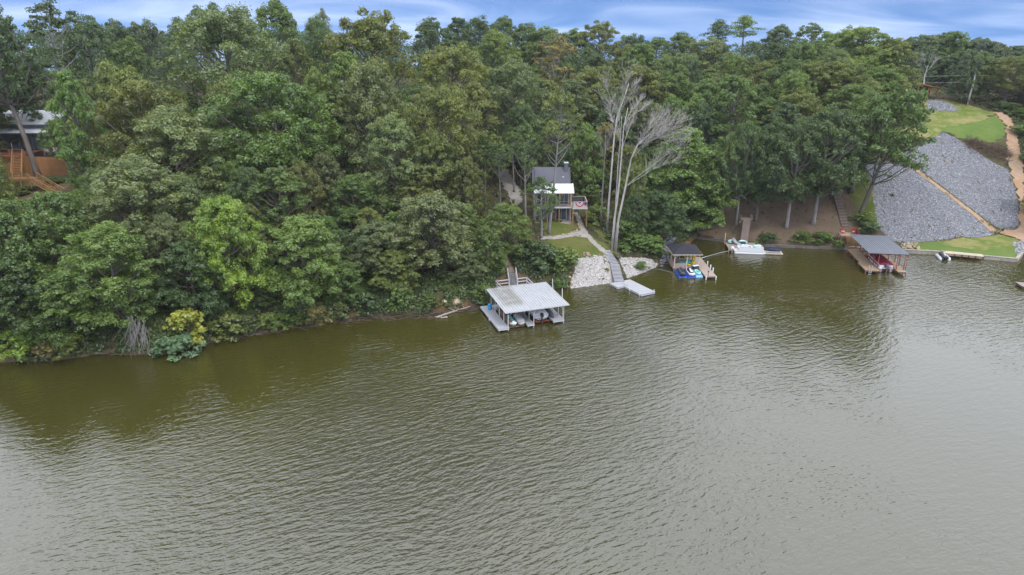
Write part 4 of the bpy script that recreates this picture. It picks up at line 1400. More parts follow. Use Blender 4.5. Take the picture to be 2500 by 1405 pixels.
def outboard(par, x, y, z, s=1.0, mat='black', name='outboard_motor'):
    o = MB().loft([[(x + s * dx * a, y + s * dy, z + s * dz) for dx, dy in ((-0.2, -0.30), (0.2, -0.30), (0.24, 0.05), (0.14, 0.2), (-0.14, 0.2), (-0.24, 0.05))] for dz, a in ((0, 0.8), (0.12, 1.0), (0.42, 0.95), (0.56, 0.6))]).build(name, M[mat], par, bevel=0.02)
    MB().bx(x - 0.07 * s, x + 0.07 * s, y - 0.16 * s, y + 0.05 * s, z - 0.75 * s, z).build('leg', M[mat], o)
    MB().bx(x - 0.03 * s, x + 0.03 * s, y - 0.3 * s, y + 0.1 * s, z - 0.88 * s, z - 0.76 * s).build('skeg', M['steel'], o)
    return o


def watercraft(name, label, loc, rz, hull, top, seat, cover=None, group=None, L=3.0, W=1.1):
    o = thing(name, label, 'jet ski', loc, rz, group)
    MB().loft(hull_sections(L, W, 0.42, 0.5, 0.0, rake=0.12)).build('hull', M[hull], o)
    MB().loft([[(-w, y, z0), (-w * 0.55, y, z1), (w * 0.55, y, z1), (w, y, z0)] for y, w, z0, z1 in ((0.15, 0.36, 0.46, 0.52), (0.7, 0.40, 0.46, 0.66), (1.4, 0.42, 0.47, 0.74), (1.9, 0.42, 0.48, 0.80), (2.3, 0.36, 0.5, 0.74), (2.75, 0.14, 0.55, 0.60))]).build('deck', M[top], o)
    MB().loft([[(-w, y, z0), (-w * 0.8, y, z1), (w * 0.8, y, z1), (w, y, z0)] for y, w, z0, z1 in ((0.35, 0.2, 0.58, 0.74), (0.9, 0.22, 0.66, 0.84), (1.3, 0.18, 0.70, 0.82), (1.75, 0.15, 0.76, 0.92))]).build('seat', M[seat], o)
    b = MB()
    b.tube([(0, 2.0, 0.78), (0, 1.86, 1.02)], 0.05, 6)
    b.tube([(-0.36, 1.76, 1.02), (0, 1.86, 1.05), (0.36, 1.76, 1.02)], 0.028, 6)
    b.build('handlebar', M['black'], o)
    if cover:
        MB().loft([[(-w, y, 0.40), (-w * 0.92, y, 0.5 * z1 + 0.22), (-w * 0.45, y, z1), (w * 0.45, y, z1), (w * 0.92, y, 0.5 * z1 + 0.22), (w, y, 0.40)] for y, w, z1 in ((-0.03, 0.46, 0.60), (0.3, 0.57, 0.80), (0.9, 0.59, 0.90), (1.4, 0.59, 0.88), (1.85, 0.59, 1.10), (2.2, 0.54, 0.98), (2.7, 0.34, 0.74), (3.02, 0.08, 0.6))]).build('cover', M[cover], o)
    return o


watercraft('jet_ski', 'white and teal jet ski on the left slip lift of the white roofed dock', DK.matrix_basis @ Vector((2.55, 0.75, 0.46)), R(19), 'gel_white', 'gel_white', 'teal', W=1.0)
watercraft('jet_ski', 'jet ski under a grey cover beside the white and teal one in the left slip', DK.matrix_basis @ Vector((3.72, 0.65, 0.46)), R(19), 'gel_white', 'grey_cover', 'grey_cover', 'grey_cover', W=1.0)
mbt = thing('motor_boat', 'motor boat under a pale grey cover in the right slip of the white roofed dock', 'motor boat', DK.matrix_basis @ Vector((7.03, 1.3, 0.50)), R(19))
MB().loft(hull_sections(5.9, 2.25, 0.75, 0.5, 0.0, rake=0.25, keel=0.05)).build('hull', M['gel_white'], mbt)
MB().loft([[(-w, y, 0.70 + r), (-w * 0.96, y, 0.86 + r), (-w * 0.45, y, z), (0, y, z + 0.1), (w * 0.45, y, z), (w * 0.96, y, 0.86 + r), (w, y, 0.70 + r)] for y, w, z, r in ((-0.04, 1.10, 0.95, 0), (0.5, 1.15, 1.15, 0), (1.4, 1.16, 1.32, 0), (2.3, 1.16, 1.72, 0), (2.9, 1.14, 1.75, 0), (3.6, 1.02, 1.30, 0.05), (4.8, 0.72, 1.10, 0.14), (5.85, 0.12, 1.02, 0.25))]).build('cover', M['white_cover'], mbt)
MB().loft([[(-w, y, z - 0.02), (-w * 0.96, y, z + 0.2), (w * 0.96, y, z + 0.2), (w, y, z - 0.02)] for y, w, z in ((1.95, 1.0, 1.35), (2.35, 0.98, 1.62), (3.0, 0.94, 1.62), (3.5, 0.8, 1.22))]).build('cover', M['grey_cover'], mbt)
outboard(mbt, 0.0, -0.18, 0.62, 1.0)
can = thing('canoe', 'dark grey covered canoe lying on the right walkway of the white roofed dock', 'canoe', DK.matrix_basis @ Vector((8.95, 1.1, 0.555)), R(21))
MB().loft([[(-w, y, 0.05), (-w * 0.9, y, h_ * 0.6), (-w * 0.35, y, h_), (w * 0.35, y, h_), (w * 0.9, y, h_ * 0.6), (w, y, 0.05)] for y, w, h_ in ((0, 0.03, 0.12), (0.5, 0.26, 0.36), (1.2, 0.44, 0.62), (2.2, 0.52, 0.78), (3.2, 0.50, 0.74), (4.2, 0.38, 0.58), (4.9, 0.2, 0.34), (5.3, 0.04, 0.14))]).build('hull', M['dark_cover'], can)
MB().bar((0, 0.1, 0.16), (0, 5.2, 0.16), 0.035, 0.07).build('keel', M['black'], can)

# ---- bank stairs behind it, with white rails and a landing on the shore
F0 = DK.matrix_basis
LD = thing('shore_landing', 'shore landing with white rails behind the white roofed dock', 'landing', F0 @ Vector((6.9, 12.2, 0)), R(19))
b = MB()
for i in range(12):
    b.bx(-2.2, 3.4, 0.0 + i * 0.34, 0.32 + i * 0.34, 0.62, 0.68)
b.build('deck', M['grey_deck'], LD)
for x in (-2.1, 0.2, 1.7, 3.3):
    MB().bx(x - 0.075, x + 0.075, 3.93, 4.07, -0.3, 1.76).build('post', M['white_paint'], LD)
for x, y in ((-2.1, 0.1), (3.3, 0.1), (3.3, 2.0)):
    MB().bx(x - 0.075, x + 0.075, y - 0.075, y + 0.075, -0.9, 1.72).build('post', M['white_paint'], LD)
for a, c in (((-2.1, 4.0), (0.2, 4.0)), ((1.7, 4.0), (3.3, 4.0)), ((3.3, 3.95), (3.3, 0.1)), ((-2.1, 3.95), (-2.1, 0.1))):
    for z in (1.15, 1.70):
        MB().bar((a[0], a[1], z), (c[0], c[1], z), 0.11, 0.13).build('rail', M['white_paint'], LD)
MB().bx(-0.6, 0.9, -3.1, -0.01, 0.56, 0.63).build('gangplank', M['grey_deck'], LD)
sb = F0 @ Vector((7.85, 16.25, 0.68))
st_top = hit(1249, 671)
stairs('bank_stairs', 'grey stairs with white rails climbing the bank behind the white roofed dock', sb, (st_top.x, st_top.y, st_top.z + 0.25), 1.25, 10, M['grey_deck'], M['white_paint'], M['white_paint'], 0.95)
s2 = hit(1234, 634)
stairs('wooden_steps', 'old brown steps leading on up the bank above the white railed stairs', (st_top.x - 0.1, st_top.y + 0.25, st_top.z + 0.25), (s2.x, s2.y, s2.z + 0.2), 1.1, 13, M['weathered'], M['brown_wood'])
s3, s4 = hit(1150, 542), hit(1118, 512)
stairs('hillside_steps', 'short flight of weathered steps with a rail under the trees left of the house', (s3.x, s3.y, s3.z + 0.1), (s4.x, s4.y, s4.z + 0.3), 1.0, 9, M['weathered'], M['brown_wood'], M['grey_wood'], 0.9, side=(1,))

# ---- floating dock and gangway at the white riprap
FD = thing('floating_dock', 'low grey L shaped floating dock at the foot of the white riprap', 'floating dock', (20.79, 102.62, 0), R(28))
for i in range(6):
    MB().bx(0.0, 2.9, i * 1.12, i * 1.12 + 1.09, 0.30, 0.40).build('deck_panel', M['grey_deck'], FD)
for i in range(2):
    MB().bx(-1.35, -0.03, 4.5 + i * 1.12, 4.5 + i * 1.12 + 1.09, 0.30, 0.40).build('deck_panel', M['grey_deck'], FD)
b = MB()
b.bx(0.03, 2.87, 0.03, 6.66, 0.08, 0.297)
b.bx(-1.32, 0.0, 4.53, 6.66, 0.08, 0.297)
b.build('frame', M['white_paint'], FD)
for x, y in ((0.5, 0.6), (2.4, 0.6), (0.5, 3.3), (2.4, 3.3), (0.5, 6.0), (2.4, 6.0), (-0.8, 5.6)):
    MB().bx(x - 0.4, x + 0.4, y - 0.5, y + 0.5, -0.25, 0.078).build('float', M['black'], FD)
for x, y in ((-0.06, 2.9), (-0.06, 0.35), (2.96, 0.4)):
    MB().tube([(x, y, -1.0), (x, y, 0.62)], 0.06, 8).build('pile_guide', M['steel'], FD)
MB().bx(0.5, 0.62, 4.1, 5.9, 0.405, 0.47).build('cleat_rail', M['grey_wood'], FD)
gA = FD.matrix_basis @ Vector((0.5, 6.6, 0.42))
gB = hit(1500, 651)
gC = hit(1478, 614)
stairs('gangway_stairs', 'lower flight of grey stairs from the floating dock up the white riprap', gA, (gB.x, gB.y, gB.z + 0.45), 1.6, 13, M['grey_deck'], M['brown_wood'], None, closed=True, riser=M['grey_wood'])
stairs('gangway_stairs', 'upper flight of grey stairs from the white riprap to the gravel walk', (gB.x, gB.y + 0.1, gB.z + 0.45), (gC.x, gC.y, gC.z + 0.15), 1.6, 10, M['grey_deck'], M['brown_wood'], None, closed=True, riser=M['grey_wood'])

# ---- black roofed swim dock
GZ_ = thing('swim_dock', 'wooden swim dock with a black hipped roof, moored under the cone shaped tree', 'swim dock', (0, 0, 0))
b = MB()
for i in range(36):
    b.bx(33.35, 35.3, 111.0 + i * 0.3, 111.29 + i * 0.3, 0.50, 0.56)
b.build('walkway', M['weathered'], GZ_)
MB().bx(33.4, 35.25, 111.03, 121.75, 0.28, 0.497).build('frame', M['brown_wood'], GZ_)
b = MB()
for i in range(19):
    b.bx(28.75, 33.33, 115.3 + i * 0.3, 115.59 + i * 0.3, 0.50, 0.56)
b.build('platform', M['weathered'], GZ_)
MB().bx(28.8, 33.30, 115.33, 120.95, 0.24, 0.497).build('frame', M['brown_wood'], GZ_)
for x in (28.95, 31.15, 33.25):
    for y in (115.5, 118.1, 120.8):
        if x == 31.15 and y == 118.1:
            continue
        MB().bx(x - 0.075, x + 0.075, y - 0.075, y + 0.075, -0.8, 3.22).build('post', M['pale_wood'], GZ_)
for a, c in (((28.9, 115.5), (33.3, 115.5)), ((28.9, 120.8), (33.3, 120.8)), ((28.95, 115.58), (28.95, 120.72)), ((33.25, 115.58), (33.25, 120.72))):
    MB().bar((a[0], a[1], 3.10), (c[0], c[1], 3.10), 0.12, 0.2).build('beam', M['pale_wood'], GZ_)
for x, s in ((28.95, 1), (31.15, -1), (31.15, 1), (33.25, -1)):
    MB().bar((x + s * 0.05, 115.5, 2.3), (x + s * 0.75, 115.5, 3.0), 0.08).build('brace', M['pale_wood'], GZ_)
ex0, ex1, ey0, ey1, ez = 28.45, 33.75, 115.0, 121.2, 3.22
ap = [(30.9, 117.9, 4.3), (31.3, 118.4, 4.3)]
b = MB()
b.add([(ex0, ey0, ez), (ex1, ey0, ez), (ex1, ey1, ez), (ex0, ey1, ez), ap[0], ap[1]], [(0, 1, 4), (1, 5, 4), (1, 2, 5), (2, 3, 5), (3, 4, 5), (3, 0, 4), (3, 2, 1, 0)])
b.build('roof', M['slate_shingle'], GZ_)
for a, c in (((ex0, ey0), (ex1, ey0)), ((ex1, ey0), (ex1, ey1)), ((ex0, ey0), (ex0, ey1))):
    MB().bar((a[0], a[1], ez - 0.08), (c[0], c[1], ez - 0.08), 0.05, 0.15).build('fascia', M['pale_wood'], GZ_)
MB().bx(29.05, 31.05, 115.42, 115.50, 0.57, 1.45).build('side_panel', M['weathered'], GZ_)
MB().bx(28.90, 28.98, 115.6, 118.0, 0.57, 1.45).build('side_panel', M['weathered'], GZ_)
MB().bx(31.25, 32.2, 115.45, 115.52, 0.57, 0.95).build('side_panel', M['weathered'], GZ_)
for x, y in ((35.38, 117.2), (35.38, 115.2), (35.38, 113.6), (33.5, 110.9), (35.2, 110.9)):
    MB().tube([(x, y, -1.0), (x, y, 1.25 if y > 112 else 0.62)], 0.10, 9).build('piling', M['white_paint'], GZ_)
b = MB()
b.tube([(33.9, 111.3, 0.56), (33.9, 111.3, 1.25)], 0.05, 6)
b.bx(33.8, 34.0, 111.2, 111.4, 1.25, 1.42)
b.build('lamp_post', M['black'], GZ_)

kk = thing('kayak', 'yellow kayak stood on end inside the black roofed swim dock', 'kayak', (32.75, 117.0, 0.57), 0)
kk.rotation_euler = (R(82), 0, R(10))
MB().loft([[(-w, y, 0.02), (-w * 0.8, y, -h_), (w * 0.8, y, -h_), (w, y, 0.02), (w * 0.5, y, h_ * 0.7), (-w * 0.5, y, h_ * 0.7)] for y, w, h_ in ((0, 0.04, 0.05), (0.35, 0.24, 0.14), (1.0, 0.34, 0.18), (1.7, 0.32, 0.18), (2.2, 0.18, 0.12), (2.45, 0.04, 0.05))]).build('hull', M['yellow_plastic'], kk)
MB().torus((0, 1.15, 0.12), 0.26, 0.035, 16, 6, sy=1.5).build('cockpit_rim', M['black'], kk)
k2 = thing('kayak', 'yellow kayak lying with its bow over the front edge of the swim dock', 'kayak', (32.0, 115.7, 1.0), R(35))
MB().loft([[(-w, y, 0.02), (-w * 0.8, y, -h_), (w * 0.8, y, -h_), (w, y, 0.02), (w * 0.5, y, h_ * 0.7), (-w * 0.5, y, h_ * 0.7)] for y, w, h_ in ((0, 0.04, 0.05), (0.35, 0.24, 0.14), (0.9, 0.32, 0.18), (1.6, 0.32, 0.18), (2.1, 0.18, 0.12), (2.4, 0.04, 0.05))]).build('hull', M['yellow_plastic'], k2)
MB().torus((0, 1.1, 0.12), 0.24, 0.035, 16, 6, sy=1.5).build('cockpit_rim', M['black'], k2)
tl = thing('paddle_board', 'teal boards stacked on the platform under the black hipped roof', 'paddle board', (30.2, 116.6, 1.0), R(-70))
for i in range(3):
    MB().loft([[(-w + 0.05 * i, y, 0.15 * i), (-w * 0.9, y, 0.12 + 0.15 * i), (w * 0.9, y, 0.12 + 0.15 * i), (w, y, 0.15 * i)] for y, w in ((-0.2, 0.1), (0.3, 0.38), (1.2, 0.45), (2.1, 0.36), (2.6, 0.08))]).build('board', M['teal'], tl)
MB().bx(-0.4, 0.4, 0.3, 0.5, -0.44, -0.003).build('rack', M['brown_wood'], tl)
MB().bx(-0.4, 0.4, 1.8, 2.0, -0.44, -0.003).build('rack', M['brown_wood'], tl)
bb = thing('cooler_box', 'dark box with a white lid strapped near the front of the swim dock', 'box', (32.6, 114.9, 0.75), R(20))
MB().bx(-0.55, 0.55, -0.3, 0.3, 0, 0.42).build('body', M['navy'], bb, bevel=0.03)
MB().bx(-0.57, 0.57, -0.32, 0.32, 0.425, 0.5).build('lid', M['gel_white'], bb, bevel=0.02)
MB().bar((-0.5, 0.33, 0.0), (-0.5, 0.33, -0.6), 0.05).build('bracket', M['black'], bb)
for i, (x, lab, fm) in enumerate(((29.75, 'dark blue jet ski float left of the other two at the swim dock', 'blue_float'), (31.30, 'dark blue jet ski float between the other two at the swim dock', 'blue_float'), (32.62, 'pale blue flat float next to the swim dock walkway', 'light_blue'))):
    f = thing('jet_ski_float', lab, 'float', (x, 111.8, 0), R(2), 'floats in front of the black roofed swim dock')
    w = 0.72 if i < 2 else 0.6
    MB().loft([[(-w, y, -0.15), (-w, y, z), (-w * 0.5, y, z if i == 2 else z - 0.16), (w * 0.5, y, z if i == 2 else z - 0.16), (w, y, z), (w, y, -0.15)] for y, z in ((0, 0.14), (0.25, 0.30), (2.7, 0.38), (3.3, 0.40))], smooth=False).build('body', M[fm], f)
    for s in (-1, 1):
        MB().tube([(s * (w - 0.1), 0.2, 0.34), (s * (w - 0.1), 3.1, 0.44)], 0.07, 8).build('guide_roll', M['blue_float' if i < 2 else 'light_blue'], f)
watercraft('jet_ski', 'black jet ski on the left float of the swim dock', (29.75, 111.85, 0.30), R(2), 'black', 'dark_cover', 'black')
watercraft('jet_ski', 'black and white jet ski on the middle float of the swim dock', (31.30, 111.85, 0.30), R(2), 'gel_white', 'black', 'gel_white')
tb = thing('water_tube', 'pale aqua oval tube lying on the pale blue float', 'tube', (32.62, 113.4, 0.5), R(2))
MB().torus((0, 0, 0.05), 0.55, 0.15, 24, 8, sx=0.72, sy=1.7).build('ring', M['aqua'], tb)
MB().bx(-0.28, 0.28, -0.7, 0.7, -0.04, 0.02).build('floor', M['teal'], tb)
bm = MB()
pts = [at(*q, 0.0) + Vector((0, 0, 0.03)) for q in ((1594, 658), (1612, 659), (1632, 664), (1650, 670), (1672, 675), (1700, 676), (1722, 674))]
bm.tube(pts, 0.07, 6)
tag(bm.build('floating_boom', M['rope']), 'thin dark floating boom curving in front of the jet ski floats', 'boom')
bm = MB()
pts = [at(1712, 631, 0.35), at(1735, 624, 0.12), at(1760, 617, 0.12), at(1786, 612, 0.4)]
bm.tube(pts, 0.06, 6)
tag(bm.build('mooring_cable', M['steel']), 'grey cable crossing the water from the swim dock to the pontoon dock', 'cable')
STK = [(at(*q, 0.9).x, at(*q, 0.9).y) for q in ((1612, 640), (1634, 645), (1640, 600), (1652, 588), (1634, 582), (1622, 600))]
sto = stone_field('stone_steps', STK, 16, 0.14, 0.30, M['grey_stone'], 44, None, 0.2)
sto['kind'] = 'stuff'
sto['label'] = 'dark stones heaped along the shore beside the swim dock'

# ---- pontoon boat and its little dock in the cove
PD = thing('cove_dock', 'small brown dock behind the white pontoon boat in the cove', 'dock', (42.3, 126.3, 0), R(-6))
b = MB()
for i in range(13):
    b.bx(-0.2, 6.4, 1.2 + i * 0.3, 1.49 + i * 0.3, 0.52, 0.58)
b.build('deck', M['weathered'], PD)
b = MB()
for i in range(8):
    b.bx(-0.3, 0.7, 0.0 + i * 0.15, 0.14 + i * 0.15, 0.52, 0.58)
b.build('finger', M['weathered'], PD)
MB().bx(-0.15, 6.35, 1.25, 5.05, 0.30, 0.517).build('frame', M['brown_wood'], PD)
for x, y, h_ in ((-0.3, 4.6, 2.6), (-0.3, 0.1, 0.9), (6.3, 1.3, 0.9), (3.1, 1.3, 0.9)):
    MB().tube([(x, y, -1), (x, y, h_)], 0.10, 8).build('pile', M['tan_wood'], PD)
pb = thing('pontoon_boat', 'white pontoon boat with a teal seat back moored in the cove', 'pontoon boat', (42.75, 125.55, 0), R(-7))
for y in (0.28, 1.75):
    MB().tube([(0.1, y, 0.22), (0.4, y, 0.16), (5.0, y, 0.16), (5.7, y, 0.22), (6.05, y, 0.36)], [0.16, 0.30, 0.30, 0.24, 0.08], 12).build('pontoon', M['gel_white'], pb)
MB().bx(0.15, 5.75, 0.0, 2.05, 0.46, 0.56).build('deck', M['gel_white'], pb)
for a, c in (((0.9, 0.03), (5.3, 0.03)), ((0.9, 2.02), (5.3, 2.02)), ((5.5, 0.25), (5.5, 1.8))):
    MB().bar((a[0], a[1], 0.93), (c[0], c[1], 0.93), 0.05, 0.70).build('side_panel', M['gel_white'], pb)
    MB().bar((a[0], a[1], 1.36), (c[0], c[1], 1.36), 0.045).build('rail', M['steel'], pb)
for x0, x1, y0, y1 in ((0.95, 1.5, 0.15, 1.9), (1.55, 2.9, 1.45, 1.95), (1.55, 2.9, 0.1, 0.55), (3.9, 5.35, 0.1, 0.6), (3.9, 5.35, 1.45, 1.95)):
    s_ = MB().bx(x0, x1, y0, y1, 0.565, 0.98).build('seat', M['gel_white'], pb, bevel=0.05)
    MB().bx(x0, x1, y0 if y0 > 1 else y0 - 0.02, (y0 + 0.14) if y0 < 1 else y1, 0.985, 1.42).build('backrest', M['white_cover'], s_, bevel=0.04)
MB().bx(3.75, 4.75, 0.62, 0.80, 0.98, 1.55).build('windscreen', M['aqua'], pb, bevel=0.03)
c_ = MB().bx(3.1, 3.65, 0.55, 1.15, 0.565, 1.3).build('console', M['gel_white'], pb, bevel=0.05)
MB().torus((3.0, 0.85, 1.3), 0.19, 0.025, 14, 6).build('steering_wheel', M['black'], c_)
om = MB().ell((-0.15, 1.02, 0.85), (0.35, 0.22, 0.34), 12, 8).build('outboard_motor', M['gel_white'], pb)
MB().bx(-0.25, -0.05, 0.94, 1.1, -0.2, 0.6).build('leg', M['gel_white'], om)
MB().tube([(2.3, 0.04, 1.36), (1.9, 1.0, 1.75), (1.7, 1.2, 1.8)], 0.03, 6).build('bimini_frame', M['steel'], pb)
for i, (x, y, a0) in enumerate(((43.9, 130.6, 0.5), (45.9, 130.3, -0.6))):
    t_ = thing('water_tube', ('aqua lounge tube at the water left end of the cove dock', 'aqua lounge tube beside the plank walkway')[i], 'tube', (x, y, 0.75), a0, 'aqua lounge tubes on the cove dock')
    MB().torus((0, 0, 0.16), 0.72, 0.19, 24, 8, a0=-0.5, a1=PI + 0.5).build('ring', M['aqua'], t_)
    MB().torus((0, 0, 0.30), 0.72, 0.10, 20, 8, a0=0.3, a1=PI - 0.3).build('backrest', M['gel_white'], t_)
    MB().tube([(0, 0, -0.16), (0, 0, -0.02)], 0.6, 18).build('floor', M['navy'], t_)
cv = thing('lounge_chair', 'grey covered lounger standing between the two aqua tubes', 'lounger', (44.95, 129.0, 0.58), R(30))
MB().loft([[(-0.35, y, 0.12), (-0.33, y, z), (0.33, y, z), (0.35, y, 0.12)] for y, z in ((0, 0.35), (0.8, 0.42), (1.2, 0.55), (1.9, 1.15))]).build('cushion', M['grey_cover'], cv)
for x, y in ((-0.28, 0.1), (0.28, 0.1), (-0.28, 1.5), (0.28, 1.5)):
    MB().bx(x - 0.03, x + 0.03, y - 0.03, y + 0.03, 0, 0.118).build('leg', M['steel'], cv)
pl = thing('planter', 'leafy potted plant on the right end of the cove dock', 'potted plant', (47.6, 127.6, 0.58), 0)
MB().tube([(0, 0, 0), (0, 0, 0.55)], [0.24, 0.34], 12).build('pot', M['brown_wood'], pl)
rg = np.random.default_rng(8)
P_, N_, k_ = clump_leaves(rg, rg.normal(0, 0.18, (9, 3)) + np.array([0, 0, 0.9]), np.full(9, 0.3), 30, 0.16)
lf = link('leaves', quad_cloud('leaves', leaf_quads(rg, P_, N_, 0.16), M['leaf'], rg.random(len(P_))), pl)
lf.color = (0.16, 0.22, 0.04, 1)
jp = thing('jet_ski_platform', 'tan floating platform under the navy jet ski beside the pontoon boat', 'platform', (48.4, 125.0, 0), R(-7))
MB().bx(0, 3.5, 0, 1.5, 0.10, 0.28).build('deck', M['pale_wood'], jp)
MB().bx(0.2, 3.3, 0.1, 1.4, -0.25, 0.097).build('float', M['black'], jp)
watercraft('jet_ski', 'jet ski under a navy cover on the tan floating platform', (51.6, 125.3, 0.30), R(83), 'gel_white', 'navy', 'navy', 'navy')
w0 = Vector((46.35, 130.9, 0.62))
w1 = at(1824, 537, 4.3)
stairs('plank_walkway', 'steep plank walkway climbing from the cove dock to a small landing', w0, w1, 1.35, 26, M['weathered'], M['brown_wood'], None, closed=True, cat='walkway', riser=M['weathered'])
lp = thing('tree_landing', 'small brown landing at the head of the plank walkway', 'landing', (w1.x, w1.y + 0.9, 0), R(-2))
b = MB()
for i in range(6):
    b.bx(-1.2, 1.2, -0.85 + i * 0.3, -0.56 + i * 0.3, w1.z - 0.04, w1.z + 0.02)
b.build('deck', M['weathered'], lp)
for s in (-1, 1):
    MB().bar((s * 1.15, -0.85, w1.z + 0.45), (s * 1.15, 0.9, w1.z + 0.45), 0.06, 0.7).build('side_rail', M['weathered'], lp)
    MB().bx(s * 1.0 - 0.06, s * 1.0 + 0.06, -0.7, -0.58, 0.9, w1.z - 0.05).build('post', M['brown_wood'], lp)
MB().bar((-1.1, -0.62, w1.z - 0.3), (-1.5, -0.62, w1.z - 0.8), 0.07).build('brace', M['pale_wood'], lp)
wp = at(1703, 562, 1.4)
sp = thing('white_pole', 'thin white pole standing on the bank of the cove', 'pole', (wp.x, wp.y, hgt(wp.x, wp.y)), 0)
MB().tube([(0, 0, -0.2), (0, 0, 4.2)], 0.09, 8).build('shaft', M['white_paint'], sp)
MB().ell((0, 0, 4.3), (0.2, 0.2, 0.16), 8, 6).build('finial', M['white_paint'], sp)

# ---- seawall along the cove and the grass
def seawall(label, i0, i1, mat, z, th=0.4, ext0=0, ext1=0):
    o = thing('seawall', label, 'seawall', (0, 0, 0))
    pts = [Vector((SHORE[i][0], SHORE[i][1])) for i in range(i0, i1 + 1)]
    for a, c in zip(pts[:-1], pts[1:]):
        n = max(1, int((c - a).length / 2.4))
        for k in range(n):
            p_ = a.lerp(c, k / n)
            q_ = a.lerp(c, (k + 1) / n)
            dn = (q_ - p_).normalized() * 0.012
            MB().bar((p_.x + dn.x, p_.y + dn.y, (z - 1.3) / 2), (q_.x - dn.x, q_.y - dn.y, (z - 1.3) / 2), th, z + 1.3).build('block', mat, o)
            MB().bar((p_.x + dn.x, p_.y + dn.y, z + 0.05), (q_.x - dn.x, q_.y - dn.y, z + 0.05), th + 0.12, 0.096).build('cap', mat, o)
    return o
iS = 22
assert abs(SHORE[iS][0] - 49.8) < 0.2, SHORE[iS]
M['dark_concrete'] = pbr('dark_concrete', (0.17, 0.15, 0.125), 0.9, var=0.25, scale=2.0, dirt=(0.09, 0.08, 0.06), dirt_amt=0.5)
seawall('dark stone seawall under the cove trees', iS - 2, iS + 1, M['dark_concrete'], 0.42)
seawall('tan concrete seawall along the grass with a corner at its right end', iS + 1, iS + 4, M['concrete'], 0.62)

# ---- dock with red posts and the blue grey roof
RD = thing('boat_dock', 'tan boat dock on red posts with a blue grey ribbed roof', 'boat dock', (62.36, 113.88, 0), R(-9.5))
def tan_deck(x0, x1, y0, y1, z=0.70):
    b = MB()
    n = max(2, int((y1 - y0) / 0.3))
    for i in range(n):
        a = y0 + (y1 - y0) * i / n
        b.bx(x0, x1, a + 0.006, a + (y1 - y0) / n - 0.006, z - 0.05, z)
    o = b.build('deck', M['tan_wood'], RD)
    MB().bx(x0 + 0.03, x1 - 0.03, y0 + 0.03, y1 - 0.03, z - 0.26, z - 0.053).build('joists', M['brown_wood'], o)
tan_deck(0.0, 2.4, 0.0, 4.6)
tan_deck(0.38, 2.4, 4.62, 13.4)
tan_deck(5.35, 6.75, 0.0, 9.2)
tan_deck(2.42, 6.75, 9.22, 11.3)
for x, y in [(2.3, y) for y in (1.3, 3.5, 5.6, 7.4, 9.7, 11.4)] + [(5.45, y) for y in (1.3, 5.6, 9.7)] + [(6.6, y) for y in (1.2, 3.5, 5.6, 9.7, 11.3)]:
    MB().tube([(x, y, -1.2), (x, y, 3.5)], 0.075, 8).build('post', M['rust_post'], RD)
for x, y in ((0.1, 0.1), (0.45, 5.2), (0.45, 8.0), (0.45, 10.5), (6.7, 0.08), (0.45, 12.6)):
    MB().tube([(x, y, -1.2), (x, y, 0.44)], 0.08, 8).build('pile', M['rust_post'], RD)
MB().bar((2.3, 1.25, 0.42), (6.6, 1.15, 0.42), 0.07, 0.09).build('cross_beam', M['rust_post'], RD)
for z in (1.2, 1.6, 2.0, 2.4, 2.8, 3.2):
    MB().bar((6.6, 1.2, z), (6.95, 1.2, z), 0.04).build('ladder_rung', M['rust_post'], RD)
MB().tube([(6.95, 1.2, 0.7), (6.95, 1.2, 3.45)], 0.04, 6).build('ladder_rail', M['rust_post'], RD)
for y in (1.3, 5.6, 9.7, 11.4):
    MB().bar((0.7, y, 3.44), (6.95, y, 3.44), 0.08, 0.12).build('beam', M['rust_post'], RD)
ribbed_roof(RD, M['metal_roof_blue'], 0.42, 7.05, 1.0, 12.85, 3.60, 3.62, 0.40, 0.075)
ld = thing('swim_ladder', 'white swim ladder hooked on the front left of the red post dock', 'ladder', RD.matrix_basis @ Vector((0.75, -0.03, 0.0)), R(-9.5))
for s in (-0.22, 0.22):
    MB().tube([(s, 0.35, 0.72), (s, 0.30, 1.55), (s, 0.0, 1.6), (s, -0.12, 1.3), (s, -0.12, -0.5)], 0.03, 6).build('rail', M['white_paint'], ld)
for z in (-0.3, 0.0, 0.3, 0.58):
    MB().bx(-0.21, 0.21, -0.17, -0.07, z, z + 0.05).build('rung', M['white_paint'], ld)
rb = thing('motor_boat', 'boat with a burgundy cover and folded canopy in the slip of the red post dock', 'motor boat', RD.matrix_basis @ Vector((3.85, 1.35, 0.22)), R(-9.5))
for x in (-0.8, 0.8):
    MB().tube([(x, 0.0, 0.1), (x, 0.3, 0.06), (x, 5.6, 0.06), (x, 6.4, 0.2)], [0.2, 0.32, 0.32, 0.1], 12).build('pontoon', M['steel'], rb)
MB().bx(-1.18, 1.18, 0.1, 6.3, 0.42, 0.52).build('deck', M['gel_white'], rb)
for x in (-1.15, 1.15):
    MB().bx(x - 0.03, x + 0.03, 0.35, 6.1, 0.525, 1.18).build('side_panel', M['gel_white'], rb)
    MB().bx(x - 0.035 + (0.006 if x > 0 else -0.006), x + 0.035 + (0.006 if x > 0 else -0.006), 0.5, 6.0, 0.7, 1.0).build('stripe', M['burgundy'], rb)
for x0, x1 in ((-1.1, -0.35), (0.35, 1.1)):
    MB().bx(x0, x1, 0.22, 0.32, 0.525, 1.2).build('stern_panel', M['gel_white'], rb)
